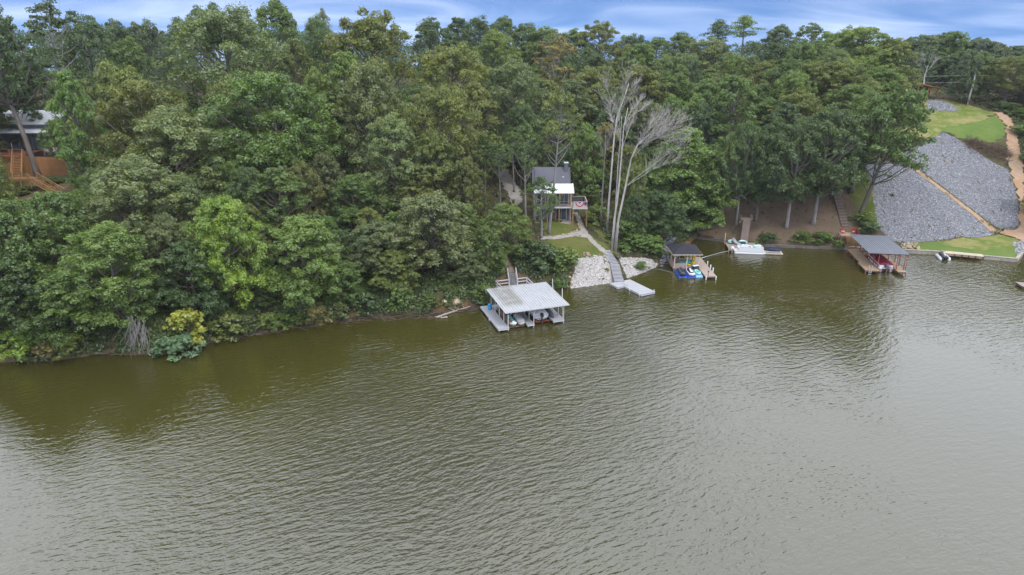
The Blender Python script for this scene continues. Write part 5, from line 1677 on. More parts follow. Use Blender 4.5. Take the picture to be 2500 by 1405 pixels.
MB().loft([[(-w, y, 1.10), (-w * 0.97, y, 1.24), (-w * 0.4, y, z), (w * 0.4, y, z), (w * 0.97, y, 1.24), (w, y, 1.10)] for y, w, z in ((0.2, 1.14, 1.26), (0.8, 1.19, 1.42), (2.0, 1.19, 1.62), (3.2, 1.19, 1.72), (4.4, 1.18, 1.60), (5.6, 1.14, 1.42), (6.25, 1.0, 1.26))]).build('cover', M['burgundy'], rb)
MB().loft([[(-1.15, y, z), (-1.1, y, z + 0.10), (1.1, y, z + 0.10), (1.15, y, z)] for y, z in ((2.5, 2.35), (3.2, 2.5), (4.6, 2.52), (5.2, 2.4))]).build('canopy', M['burgundy'], rb)
for x in (-1.1, 1.1):
    MB().tube([(x, 3.6, 1.1), (x, 2.6, 2.35)], 0.025, 6).build('canopy_pole', M['steel'], rb)
    MB().tube([(x, 3.7, 1.1), (x, 5.1, 2.4)], 0.025, 6).build('canopy_pole', M['steel'], rb)
outboard(rb, 0.0, -0.2, 0.72, 1.15, 'dark_cover')
MB().tube([(0.62, -0.1, 0.75), (0.62, -0.35, 0.75)], 0.26, 12).build('prop_guard', M['steel'], rb)
# stairs up to the landing and the long flight beyond
a0 = RD.matrix_basis @ Vector((1.35, 12.9, 0.70))
a1 = at(2076, 577, 2.85)
stairs('dock_stairs', 'orange stairs from the red post dock up to the small landing', a0, a1, 1.5, 12, M['orange_wood'], M['red_stain'])
lr = thing('dock_landing', 'small wooden landing with red furniture above the red post dock', 'landing', (a1.x, a1.y, 0), R(-9.5))
b = MB()
for i in range(9):
    b.bx(-1.6, 1.7, 0.05 + i * 0.3, 0.34 + i * 0.3, 2.82, 2.88)
b.build('deck', M['tan_wood'], lr)
for x, y in ((-1.5, 0.2), (1.6, 0.2), (-1.5, 2.5), (1.6, 2.5)):
    MB().bx(x - 0.06, x + 0.06, y - 0.06, y + 0.06, 0.2, 2.815).build('post', M['red_stain'], lr)
MB().bx(1.58, 1.66, 0.2, 2.6, 2.885, 3.9).build('rail_panel', M['red_stain'], lr)
for i, (x, y, rz_, lab, cm_) in enumerate(((-1.0, 1.6, 0.5, 'red chair with a white cushion on the left of the dock landing', 'white_cover'), (1.0, 1.7, -0.5, 'red chair with a pale cushion on the right of the dock landing', 'grey_cover'))):
    c_ = thing('deck_chair', lab, 'chair', lr.matrix_basis @ Vector((x, y, 2.88)), rz_, 'red chairs on the dock landing')
    MB().bx(-0.32, 0.32, -0.3, 0.3, 0.36, 0.42).build('seat', M['red_cloth'], c_)
    MB().bx(-0.32, 0.32, 0.28, 0.34, 0.425, 1.0).build('backrest', M['red_cloth'], c_)
    MB().bx(-0.27, 0.27, -0.22, 0.26, 0.425, 0.52).build('cushion', M[cm_], c_, bevel=0.03)
    for lx in (-0.28, 0.28):
        MB().bx(lx - 0.04, lx + 0.04, -0.3, 0.34, 0.6, 0.64).build('armrest', M['red_cloth'], c_)
        for ly in (-0.26, 0.3):
            MB().bx(lx - 0.03, lx + 0.03, ly - 0.03, ly + 0.03, 0, 0.356).build('leg', M['red_cloth'], c_)
b0 = hit(2064, 556)
b1 = hit(2040, 464)
stairs('hillside_stairs', 'long grey wooden stairs up the slope above the red post dock', (b0.x, b0.y, b0.z + 0.15), (b1.x, b1.y, b1.z + 0.2), 1.4, 26, M['weathered'], M['brown_wood'], None, closed=True, riser=M['drift_dark'], td=0.6)
MB_ = thing('stair_post', 'grey wooden post left of the head of the long hillside stairs', 'post', (b1.x - 1.3, b1.y - 1.5, hgt(b1.x - 1.3, b1.y - 1.5)), 0)
MB().bx(-0.12, 0.12, -0.12, 0.12, -0.2, 2.3).build('shaft', M['grey_wood'], MB_)
MB().bx(-0.15, 0.15, -0.15, 0.15, 2.303, 2.4).build('cap', M['grey_wood'], MB_)

# ---- pier and small craft at the right seawall
wv_ = Vector((93.7 - 81.8, 120.6 - 125.1, 0)).normalized()
wn_ = Vector((wv_.y, -wv_.x, 0))
if wn_.y > 0:
    wn_ = -wn_
pr0 = Vector((82.3, 124.9, 0)) + wn_ * 1.55
PI_ = thing('pier', 'tan plank pier along the seawall in front of the grass', 'pier', pr0, math.atan2(wv_.y, wv_.x))
for i in range(17):
    MB().bx(i * 0.39, i * 0.39 + 0.37, 0, 1.6, 0.80, 0.86).build('plank', M['pale_wood'], PI_)
MB().bx(0.02, 6.6, 0.03, 0.12, 0.42, 0.797).build('fascia', M['tan_wood'], PI_)
MB().bx(0.02, 6.6, 1.45, 1.55, 0.48, 0.797).build('joist', M['brown_wood'], PI_)
for x in (0.1, 1.9, 3.1, 4.2, 5.3, 6.5):
    MB().bx(x - 0.07, x + 0.07, -0.06, 0.027, 0.35, 0.84).build('bracket', M['black'], PI_)
for x in (0.3, 3.1, 4.8, 6.4):
    MB().tube([(x, 0.3, -1), (x, 0.3, 0.41)], 0.09, 8).build('pile', M['dark_pile'], PI_)
jf = thing('jet_ski_lift', 'two pale floats carrying a dark jet ski at the left end of the tan pier', 'lift', (80.95, 121.3, 0), R(-14))
for x in (-0.72, 0.72):
    MB().loft([[(x - w, y, -0.1), (x - w, y, z), (x + w, y, z), (x + w, y, -0.1)] for y, z, w in ((0, 0.3, 0.16), (0.3, 0.5, 0.22), (2.6, 0.5, 0.22), (2.9, 0.3, 0.16))]).build('float', M['white_cover'], jf)
for y in (0.6, 2.2):
    MB().bx(-0.5, 0.5, y - 0.08, y + 0.08, 0.12, 0.24).build('cross_beam', M['steel'], jf)
watercraft('jet_ski', 'dark jet ski between two pale floats at the tan pier', (80.95, 121.3, 0.26), R(-14), 'black', 'dark_cover', 'steel')
ed = thing('dock_corner', 'corner of a brown dock cut by the right edge of the picture', 'dock', (84.75, 106.2, 0), R(-8))
b = MB()
for i in range(7):
    b.bx(0, 5, i * 0.3, i * 0.3 + 0.29, 0.44, 0.5)
b.build('deck', M['weathered'], ed)
MB().bx(0.03, 5, 0.03, 2.05, 0.1, 0.437).build('frame', M['dark_pile'], ed)
# ------------------------------------------------------------------ houses, cabin, pole
M['dark_shingle'] = pbr('dark_shingle', (0.115, 0.115, 0.135), 0.9, var=0.14, scale=6.0, bump=0.4, bscale=10)
M['white_roof'] = pbr('white_roof', (0.58, 0.59, 0.61), 0.45, var=0.04, scale=1.0)
M['brown_siding'] = pbr('brown_siding', (0.125, 0.105, 0.092), 0.85, var=0.15, scale=3.0)
M['grey_siding'] = pbr('grey_siding', (0.135, 0.14, 0.165), 0.8, var=0.12, scale=3.0)
M['trim'] = pbr('trim', (0.55, 0.54, 0.52), 0.6, var=0.06)
M['timber'] = pbr('timber', (0.34, 0.19, 0.085), 0.75, var=0.16, scale=4.0)
M['dark_house'] = pbr('dark_house', (0.075, 0.08, 0.095), 0.75, var=0.15)
m, t = new_mat('window_glass')
p = N(t, 'ShaderNodeBsdfPrincipled', ins={'Base Color': (0.035, 0.045, 0.065, 1), 'Roughness': 0.06, 'Specular IOR Level': 0.8, 'IOR': 1.6})
out_mat(t, p.outputs[0])
M['glass'] = m
M['reflection_tint_glass'] = pbr('reflection_tint_glass', (0.15, 0.19, 0.26), 0.1, var=0.3, scale=0.5, spec=0.8)  # bluish sky reflection put into the pane colour
M['flag_red'] = pbr('flag_red', (0.45, 0.03, 0.06), 0.8, var=0.06)
M['flag_blue'] = pbr('flag_blue', (0.03, 0.05, 0.25), 0.8, var=0.06)
M['cloth_white'] = pbr('cloth_white', (0.72, 0.70, 0.66), 0.85, var=0.06, bump=0.3, bscale=4)


def window(par, x, z, w, h_, y, facing=-1, frame='trim', mull=True, axis='y', glass='glass'):
    """a framed window on a wall: frame a part, pane a sub-part"""
    def bx_(b, a0, a1, d0, d1, z0, z1):
        if axis == 'y':
            b.bx(a0, a1, min(y + facing * d0, y + facing * d1), max(y + facing * d0, y + facing * d1), z0, z1)
        else:
            b.bx(min(y + facing * d0, y + facing * d1), max(y + facing * d0, y + facing * d1), a0, a1, z0, z1)
    b = MB()
    f = 0.09
    bx_(b, x - w / 2 - f, x + w / 2 + f, 0.004, 0.08, z - f, z)
    bx_(b, x - w / 2 - f, x + w / 2 + f, 0.004, 0.08, z + h_, z + h_ + f)
    bx_(b, x - w / 2 - f, x - w / 2, 0.004, 0.08, z + 0.001, z + h_ - 0.001)
    bx_(b, x + w / 2, x + w / 2 + f, 0.004, 0.08, z + 0.001, z + h_ - 0.001)
    if mull:
        bx_(b, x - 0.03, x + 0.03, 0.004, 0.06, z + 0.001, z + h_ - 0.001)
    o = b.build('window', M[frame], par)
    g_ = MB()
    bx_(g_, x - w / 2 + 0.001, x + w / 2 - 0.001, 0.004, 0.03, z + 0.001, z + h_ - 0.001)
    g_.build('pane', M[glass], o)
    return o


def siding(par, name, mat, x0, x1, y, z0, z1, facing=-1, axis='y', gable=None, board=0.3):
    """lapped boards over a wall plane"""
    b = MB()
    z = z0
    while z < z1 - 0.02:
        zt = min(z + board, z1)
        lo, hi = x0, x1
        if gable:
            lo, hi = gable(z, lo, hi)
            if hi - lo < 0.2:
                break
        if axis == 'y':
            b.bx(lo, hi, min(y, y + facing * 0.035), max(y, y + facing * 0.035), z + 0.004, zt - 0.012)
        else:
            b.bx(min(y, y + facing * 0.035), max(y, y + facing * 0.035), lo, hi, z + 0.004, zt - 0.012)
        z = zt
    return b.build(name, mat, par)


# ---- lake house in the middle. local x right, y away from the lake, z from the patio
HO = thing('lake_house', 'two storey brown and grey lake house with a dark roof and white porch roof', 'house', (4.3, 126.2, 6.25), R(0))
W_ = 6.9
b = MB()
b.bx(0, W_, 1.2, 8.6, -0.6, 5.9)
b.build('wall', M['grey_siding'], HO)
siding(HO, 'siding', M['grey_siding'], 0.05, W_ - 0.05, 1.2, 0.0, 5.8)
siding(HO, 'siding', M['brown_siding'], 1.25, 8.55, 0.0, 0.0, 9.3, -1, 'x', gable=lambda z, lo, hi: (lo, hi) if z < 6.0 else (lo + (z - 6.0) * 1.05, hi - (z - 6.0) * 1.05))
siding(HO, 'siding', M['brown_siding'], 1.25, 8.55, W_, 0.0, 9.3, 1, 'x', gable=lambda z, lo, hi: (lo, hi) if z < 6.0 else (lo + (z - 6.0) * 1.05, hi - (z - 6.0) * 1.05))
b = MB()
for x in (0.02, W_ - 0.06):
    b.add([(x, 1.25, 5.9), (x, 8.55, 5.9), (x, 4.9, 9.35), (x + 0.04, 1.25, 5.9), (x + 0.04, 8.55, 5.9), (x + 0.04, 4.9, 9.35)], [(0, 2, 1), (3, 4, 5), (0, 3, 5, 2), (1, 2, 5, 4)])
b.build('gable', M['brown_siding'], HO)
rf = MB()
yb, zb, yr, zr_ = 2.15, 6.90, 5.05, 9.45
rf.loft([[(x, yb, zb), (x, yr, zr_), (x, 8.9, 6.05), (x, 8.9, 5.90), (x, yr, zr_ - 0.16), (x, yb, zb - 0.16)] for x in (-0.45, W_ - 0.05)], smooth=False)
rfo = rf.build('roof', M['dark_shingle'], HO)
ch = MB().bx(5.75, 6.45, 4.2, 5.0, 7.9, 10.3).build('chimney', M['grey_siding'], rfo)
MB().bx(5.68, 6.52, 4.13, 5.07, 10.303, 10.42).build('flue_cap', M['white_roof'], rfo)
MB().bx(5.3, 5.65, 3.2, 3.35, 7.55, 7.95).build('vent_pipe', M['white_roof'], rfo)
ribbed_roof(HO, M['white_roof'], -0.15, W_ + 0.45, -0.75, 2.2, 5.62, 6.86, 0.5, 0.03, name='porch_roof')
# deck at upper floor level, out to the right, with rail and bunting
DZ = 3.02
b = MB()
for i in range(26):
    b.bx(0.0 + i * 0.3, 0.29 + i * 0.3, -0.75, 1.15, DZ - 0.05, DZ)
for i in range(9):
    b.bx(7.05 + i * 0.3, 7.34 + i * 0.3, -1.3, 3.6, DZ - 0.044, DZ + 0.006)
b.build('deck', M['weathered'], HO)
MB().bx(-0.05, 6.98, -0.80, -0.755, DZ - 0.26, DZ + 0.02).build('deck_fascia', M['white_roof'], HO)
MB().bx(7.0, 9.85, -1.36, -1.31, DZ - 0.28, DZ + 0.02).build('deck_fascia', M['trim'], HO)
for x, y, z0 in ((0.1, -0.65, 0.0), (2.4, -0.65, 0.0), (4.6, -0.65, 0.0), (6.6, -0.65, 0.0)):
    MB().bx(x - 0.08, x + 0.08, y - 0.08, y + 0.08, z0 - 0.3, DZ - 0.06).build('post', M['timber'], HO)
    MB().bx(x - 0.07, x + 0.07, y - 0.07, y + 0.07, DZ + 0.01, 5.56).build('post', M['timber'], HO)
for x, y in ((7.15, -1.2), (9.75, -1.2), (9.75, 1.2), (9.75, 3.4), (7.15, 3.4)):
    gz = hgt(HO.location.x + x, HO.location.y + y) - HO.location.z
    MB().bx(x - 0.09, x + 0.09, y - 0.09, y + 0.09, gz - 0.2, DZ - 0.06).build('post', M['timber'], HO)
    MB().bx(x - 0.06, x + 0.06, y - 0.06, y + 0.06, DZ + 0.012, DZ + 1.08).build('rail_post', M['timber'], HO)
for a, c in (((7.15, -1.2), (9.75, -1.2)), ((9.75, -1.2), (9.75, 3.4)), ((7.15, 3.4), (9.75, 3.4))):
    MB().bar((a[0], a[1], DZ + 1.08), (c[0], c[1], DZ + 1.08), 0.12, 0.05).build('rail', M['pale_wood'], HO)
    MB().bar((a[0], a[1], DZ + 0.50), (c[0], c[1], DZ + 0.50), 0.03, 0.92).build('rail_panel', M['dark_house'] if a[1] > -1 else M['trim'], HO)
for a, c in (((0.1, -0.68), (6.6, -0.68)),):
    MB().bar((a[0], a[1], DZ + 1.02), (c[0], c[1], DZ + 1.02), 0.09, 0.05).build('rail', M['timber'], HO)
    b = MB()
    for i in range(44):
        b.bx(a[0] + 0.12 + i * 0.15, a[0] + 0.15 + i * 0.15, -0.69, -0.66, DZ + 0.05, DZ + 1.0)
    b.build('balusters', M['dark_house'], HO)
for x, y0, sgn in ((6.6, -0.66, 1), (4.6, -0.66, 1)):
    MB().bar((x + 0.08, y0, 4.9), (x + 0.7, y0, 5.52), 0.08).build('brace', M['timber'], HO)
for x in (1.2, 3.4, 5.6):
    window(HO, x, DZ + 0.1, 1.5, 2.05, 1.16)
for x, w in ((1.0, 1.3), (5.1, 1.9)):
    window(HO, x, 0.12, w, 2.1, 1.16)
dr = MB().bx(3.0, 3.95, 1.08, 1.16, 0.05, 2.15).build('door', M['brown_wood'], HO)
MB().ell((3.85, 1.05, 1.05), (0.04, 0.04, 0.04), 6, 4).build('handle', M['steel'], dr)
for y, z in ((2.6, 3.3), (5.5, 3.3)):
    window(HO, y, z, 0.9, 1.4, -0.037, -1, axis='x', mull=False)
for x, y in ((-0.05, 1.15), (6.95, 1.15)):
    MB().bx(x - 0.06, x + 0.06, y - 0.06, y + 0.06, 0, 5.85).build('corner_board', M['trim'], HO)
MB().tube([(-0.12, 1.0, 0.05), (-0.12, 1.0, 5.6)], 0.05, 6).build('downpipe', M['white_roof'], HO)
pt = thing('patio', 'pale concrete patio slab under the porch of the lake house', 'patio', (4.3, 126.2, 6.25), 0)
for i in range(5):
    MB().bx(0.0 + i * 1.4, 1.385 + i * 1.4, -1.0, 1.1, -0.35, 0.0).build('slab', M['concrete'], pt)
# bunting: half rosette of three colours hung on the rail
fl = thing('bunting', 'red white and blue half round bunting on the deck rail of the lake house', 'bunting', HO.location + Vector((8.35, -1.28, DZ + 0.98)), 0)
for r0, r1, mm_, dy in ((0.62, 0.82, 'flag_red', 0.0), (0.50, 0.617, 'gel_white', 0.002), (0.40, 0.497, 'flag_red', 0.004), (0.26, 0.397, 'gel_white', 0.0), (0.02, 0.257, 'flag_blue', 0.002)):
    b = MB()
    n = 18
    rows = []
    for i in range(n + 1):
        a = PI + PI * i / n
        wob = 0.03 * math.sin(i * 2.2)
        rows.append(((r0 * math.cos(a), -dy - 0.02 + wob * r0, r0 * math.sin(a)), (r1 * math.cos(a), -dy - 0.02 + wob * r1, r1 * math.sin(a))))
    vs = [v_ for r_ in rows for v_ in r_] + [(v_[0], v_[1] + 0.015, v_[2]) for r_ in rows for v_ in r_]
    k = 2 * (n + 1)
    fs = []
    for i in range(n):
        fs += [(2 * i, 2 * i + 1, 2 * i + 3, 2 * i + 2), (k + 2 * i, k + 2 * i + 2, k + 2 * i + 3, k + 2 * i + 1), (2 * i + 1, k + 2 * i + 1, k + 2 * i + 3, 2 * i + 3)]
    b.add(vs, fs).build('cloth_band', M[mm_], fl)
fl2 = thing('bunting', 'blue end of a second bunting gathered at the deck corner post', 'bunting', HO.location + Vector((9.5, -1.28, DZ + 0.98)), 0)
MB().add([(-0.28, -0.02, 0), (0.2, -0.02, 0), (0.1, -0.05, -0.6), (-0.1, -0.05, -0.55), (-0.28, 0.0, 0), (0.2, 0.0, 0), (0.1, -0.03, -0.6), (-0.1, -0.03, -0.55)], [(0, 1, 2, 3), (7, 6, 5, 4), (0, 3, 7, 4), (1, 5, 6, 2), (3, 2, 6, 7)]).build('cloth', M['flag_blue'], fl2)
MB().add([(-0.4, -0.03, 0), (-0.29, -0.03, 0), (-0.11, -0.055, -0.55), (-0.2, -0.055, -0.6), (-0.4, -0.01, 0), (-0.29, -0.01, 0), (-0.11, -0.035, -0.55), (-0.2, -0.035, -0.6)], [(0, 1, 2, 3), (7, 6, 5, 4), (0, 3, 7, 4), (3, 2, 6, 7)]).build('hem', M['flag_red'], fl2)
r0_, r1_ = hit(1432, 565), hit(1406, 522)
hr = thing('garden_rail', 'black handrail along the gravel walk beside the lake house', 'handrail', (0, 0, 0))
for k in range(5):
    q = r0_.lerp(r1_, k / 4)
    MB().tube([(q.x, q.y, hgt(q.x, q.y)), (q.x, q.y, hgt(q.x, q.y) + 0.95)], 0.035, 6).build('post', M['black'], hr)
for hz in (0.5, 0.95):
    MB().tube([(q.x, q.y, hgt(q.x, q.y) + hz) for q in (r0_.lerp(r1_, k / 4) for k in range(5))], 0.035, 6).build('rail', M['black'], hr)
# flat stones edging the lawn
rs = random.Random(4)
EDGE_MESH = [stones_mesh('edging_stone', np.zeros((1, 3)), np.array([1.0]), M['tan_stone'], 60 + i) for i in range(5)]
for pts_, lab, n in ((((1350, 578), (1385, 573), (1406, 566), (1417, 556), (1412, 548)), 'row of tan stones edging the upper lawn above the gravel walk', 26), (((1420, 622), (1430, 619), (1440, 621), (1436, 625), (1424, 626)), 'small heap of tan stones on the lawn above the riprap', 12)):
    o = thing('stone_edging', lab, 'stone edging', (0, 0, 0))
    hp = [hit(*q) for q in pts_]
    for i in range(n):
        f = i / (n - 1) * (len(hp) - 1)
        k = min(int(f), len(hp) - 2)
        q = hp[k].lerp(hp[k + 1], f - k) + Vector((rs.uniform(-0.2, 0.2), rs.uniform(-0.2, 0.2), 0))
        e = link('stone', EDGE_MESH[i % 5], o, (q.x, q.y, hgt(q.x, q.y) + 0.1))
        s = rs.uniform(0.18, 0.32)
        e.scale = (s * 1.3, s, s * 0.7)
        e.rotation_euler = (0, 0, rs.uniform(0, 6.28))

# ---- white roofed house at the left edge, raised on a deck with orange boards
LH = thing('white_roofed_house', 'dark walled house with a white metal roof at the left edge', 'house', (-112.0, 145.0, 12.5), R(2))
MB().bx(0, 17.5, 2.2, 13, -1.0, 9.0).build('wall', M['dark_house'], LH)
ribbed_roof(LH, M['white_roof'], -0.5, 15.5, 1.4, 7.5, 9.25, 11.6, 0.5, 0.03, name='roof')
ribbed_roof(LH, M['white_roof'], -0.5, 15.5, 13.8, 7.5, 9.05, 11.6, 0.5, 0.03, name='roof')
MB().bx(-0.5, 15.5, 1.33, 1.385, 8.65, 9.3).build('fascia', M['dark_house'], LH)
ribbed_roof(LH, M['metal_white'], 0.0, 17.0, -0.6, 2.15, 7.75, 8.5, 0.5, 0.03, name='porch_roof')
MB().bx(0.0, 17.0, -0.66, -0.615, 7.5, 7.8).build('fascia', M['dark_house'], LH)
for i in range(9):
    window(LH, 1.2 + i * 1.5, 4.15, 1.25, 2.9, 2.19, frame='dark_house', mull=False, glass='reflection_tint_glass')
for x in (0.2, 5.5, 11.2, 16.8):
    MB().bx(x - 0.1, x + 0.1, -0.45, -0.25, 4.1, 7.7).build('post', M['dark_house'], LH)
MB().bx(15.0, 17.5, 2.1, 2.19, 4.1, 7.0).build('door_panel', M['orange_wood'], LH)
DKL = thing('house_deck', 'raised deck of the white roofed house with an orange board skirt', 'deck', (-112.0, 141.5, 12.5), R(2))
b = MB()
for i in range(18):
    b.bx(0, 12.2, -0.9 + i * 0.3, -0.61 + i * 0.3, 3.95, 4.0)
b.build('deck_boards', M['red_stain'], DKL)
brd = MB().bx(0, 0.28, -0.95, -0.91, -1.2, 3.93).mesh('skirt_board', M['orange_wood'])
for i in range(42):
    link('skirt_board', brd, DKL, (i * 0.29, 0, 0))
for i in range(5):
    MB().bx(0.0 + i * 2.9, 0.1 + i * 2.9, -0.85, -0.75, 4.005, 5.0).build('rail_post', M['orange_rail'], DKL)
MB().bx(0, 11.8, -0.86, -0.74, 5.003, 5.06).build('rail', M['orange_rail'], DKL)
MB().tube([(9.3, -0.4, 4.0), (9.3, -0.4, 6.2)], 0.06, 6).build('tall_post', M['orange_rail'], DKL)
for k in range(3):
    MB().bx(7.2, 9.1, -0.9 + k * 0.0 - 0.35 * (2 - k), -0.9 - 0.35 * (2 - k) + 0.34, 3.4 + 0.18 * k, 3.45 + 0.18 * k).build('step', M['red_stain'], DKL)
FN = thing('board_fence', 'tall orange board fence right of the deck stairs', 'fence', (-99.2, 141.0, 12.2), R(3))
for i in range(34):
    e = link('board', brd, FN, (i * 0.29, 0, 0.9 - 0.012 * i))
    e.scale = (1, 1, 0.80)
MB().bx(0, 9.9, -0.90, -0.85, 3.1, 3.2).build('rail', M['orange_wood'], FN)
hk = thing('shade_cloth', 'white cloth slung between posts on the deck of the white roofed house', 'shade cloth', (-97.2, 143.0, 16.4), R(2))
b = MB()
rows = []
for i in range(9):
    u = i / 8
    rows.append([(u * 3.6, 0.0, 1.6 - 0.35 * math.sin(PI * u)), (u * 3.6, -0.25, 0.9 - 0.25 * math.sin(PI * u)), (u * 3.6, -0.1, 0.1), (u * 3.6, -0.07, 0.1), (u * 3.6, -0.22, 0.9 - 0.25 * math.sin(PI * u)), (u * 3.6, 0.03, 1.6 - 0.35 * math.sin(PI * u))])
b.loft(rows).build('cloth', M['cloth_white'], hk)
for x in (0.0, 1.2, 2.4, 3.6):
    MB().bx(x - 0.05, x + 0.05, -0.35, -0.27, -0.4, 1.15).build('post', M['orange_rail'], hk)
MB().bx(-0.6, 4.2, -0.36, -0.26, 1.153, 1.23).build('rail', M['orange_rail'], hk)
def orange_stairs(label, p0, p1, w=1.5, n=12):
    return stairs('deck_stairs', label, p0, p1, w, n, M['orange_wood'], M['orange_rail'], M['orange_rail'], 1.0)
dka = DKL.matrix_basis @ Vector((10.6, -1.1, 4.0))
dkb = at(32, 436, 13.3)
orange_stairs('upper orange stairs from the raised deck down to the lower landing', (dkb.x, dkb.y + 1.2, 13.35), dka, 1.5, 14)
LL = thing('stair_landing', 'orange railed landing between the two flights of deck stairs', 'landing', (dkb.x, dkb.y, 13.3), R(2))
b = MB()
for i in range(14):
    b.bx(-1.6 + i * 0.4, -1.22 + i * 0.4, -1.3, 1.2, 0, 0.05)
b.build('deck', M['orange_wood'], LL)
for x in (-1.55, 0.2, 2.1, 3.9):
    MB().bx(x - 0.06, x + 0.06, -1.28, -1.16, -1.8, 1.05).build('post', M['orange_rail'], LL)
for z in (0.3, 0.65, 1.0):
    MB().bx(-1.6, 4.0, -1.27, -1.19, z, z + 0.07).build('rail', M['orange_rail'], LL)
MB().bx(-1.6, 4.0, -1.29, -1.17, -0.26, -0.003).build('fascia', M['orange_wood'], LL)
e0 = LL.matrix_basis @ Vector((3.7, -0.1, 0.05))
e1 = at(150, 478, 10.6)
orange_stairs('lower orange stairs descending the slope toward the water', (e1.x, e1.y, 10.6), e0, 1.7, 14)

# ---- small grey roofed houses glimpsed through the trees
def glimpse(label, px, py, z_up, w, l, h_, rz, roof, wall):
    q = hit(px, py, z_up)
    o = thing('far_house', label, 'house', (q.x, q.y, hgt(q.x, q.y)), rz)
    MB().bx(-w / 2, w / 2, 0, l, -0.5, h_).build('wall', wall, o)
    MB().loft([[(x, -0.4, h_ - 0.1), (x, l / 2, h_ + l * 0.32), (x, l + 0.4, h_ - 0.1), (x, l + 0.4, h_ - 0.25), (x, l / 2, h_ + l * 0.32 - 0.16), (x, -0.4, h_ - 0.25)] for x in (-w / 2 - 0.4, w / 2 + 0.4)], smooth=False).build('roof', roof, o)
    for x in (-w / 4, w / 4):
        window(o, x, 1.0, 1.1, 1.3, -0.002)
    return o
glimpse('grey roofed house glimpsed through the dead trees', 1535, 372, 2.6, 8, 7, 3.2, R(12), M['grey_cover'], M['trim'])
glimpse('grey roofed house glimpsed under the pale tree left of centre', 950, 385, 2.6, 7, 6, 3.0, R(-10), M['dark_cover'], M['trim'])

# ---- timber cabin on the hill
cb = hit(2262, 242)
CB = thing('timber_cabin', 'timber framed cabin with a sloping porch roof on top of the hill', 'cabin', (cb.x, cb.y, cb.z), R(8))
for x, y, h_ in ((0, 0, 3.1), (2.9, 0, 2.7), (-3.2, 0, 3.9), (2.9, 3.2, 2.7), (-3.2, 3.2, 3.9)):
    MB().bx(x - 0.14, x + 0.14, y - 0.14, y + 0.14, -0.3, h_).build('post', M['orange_wood'], CB)
MB().bar((-3.6, 0, 4.06), (3.3, 0, 2.75), 0.2, 0.26).build('beam', M['orange_wood'], CB)
MB().bar((-3.6, 3.2, 4.06), (3.3, 3.2, 2.75), 0.2, 0.26).build('beam', M['orange_wood'], CB)
MB().bar((0.1, 0, 2.55), (3.1, 0, 2.35), 0.16, 0.2).build('beam', M['orange_wood'], CB)
MB().loft([[(-4.2, y, 4.34), (3.6, y, 2.86), (3.6, y, 2.99), (-4.2, y, 4.47)] for y in (-0.7, 5.8)], smooth=False).build('roof', M['metal_white'], CB)
MB().bar((-4.2, -0.74, 4.36), (3.6, -0.74, 2.88), 0.06, 0.26).build('fascia', M['orange_wood'], CB)
MB().bx(-3.4, 1.6, 1.6, 5.4, -0.4, 2.6).build('wall', M['dark_house'], CB)
MB().bx(-3.6, 3.3, -0.4, 3.5, -0.45, -0.02).build('floor_slab', M['tan_soil'], CB)
window(CB, 0.7, 0.5, 1.0, 1.5, 1.6, frame='orange_wood', mull=False)
M['weathered_pole'] = pbr('weathered_pole', (0.46, 0.45, 0.44), 0.85, var=0.12)
up = hit(2361, 259)
UP = thing('utility_pole', 'tall pale utility pole leaning on the crest beside the dirt road', 'utility pole', (up.x, up.y, up.z), 0)
MB().tube([(0, 0, -0.5), (0.15, 0, 4.0), (0.35, 0, 8.4)], [0.24, 0.21, 0.17], 8).build('shaft', M['weathered_pole'], UP)
MB().bx(-0.15, 0.85, -0.05, 0.05, 7.9, 8.02).build('crossarm', M['grey_wood'], UP)
for z in (8.05, 6.3):
    for sx, L in ((-1, 38), (1, 44)):
        MB().tube([(0.35 + sx * L * k / 10, 1.5 * k / 10, z - 0.9 * math.sin(PI * k / 10 * 0.5) + 0.12 * k * (1 if sx < 0 else -1) * 0.3) for k in range(11)], 0.018, 4).build('wire', M['steel'], UP)
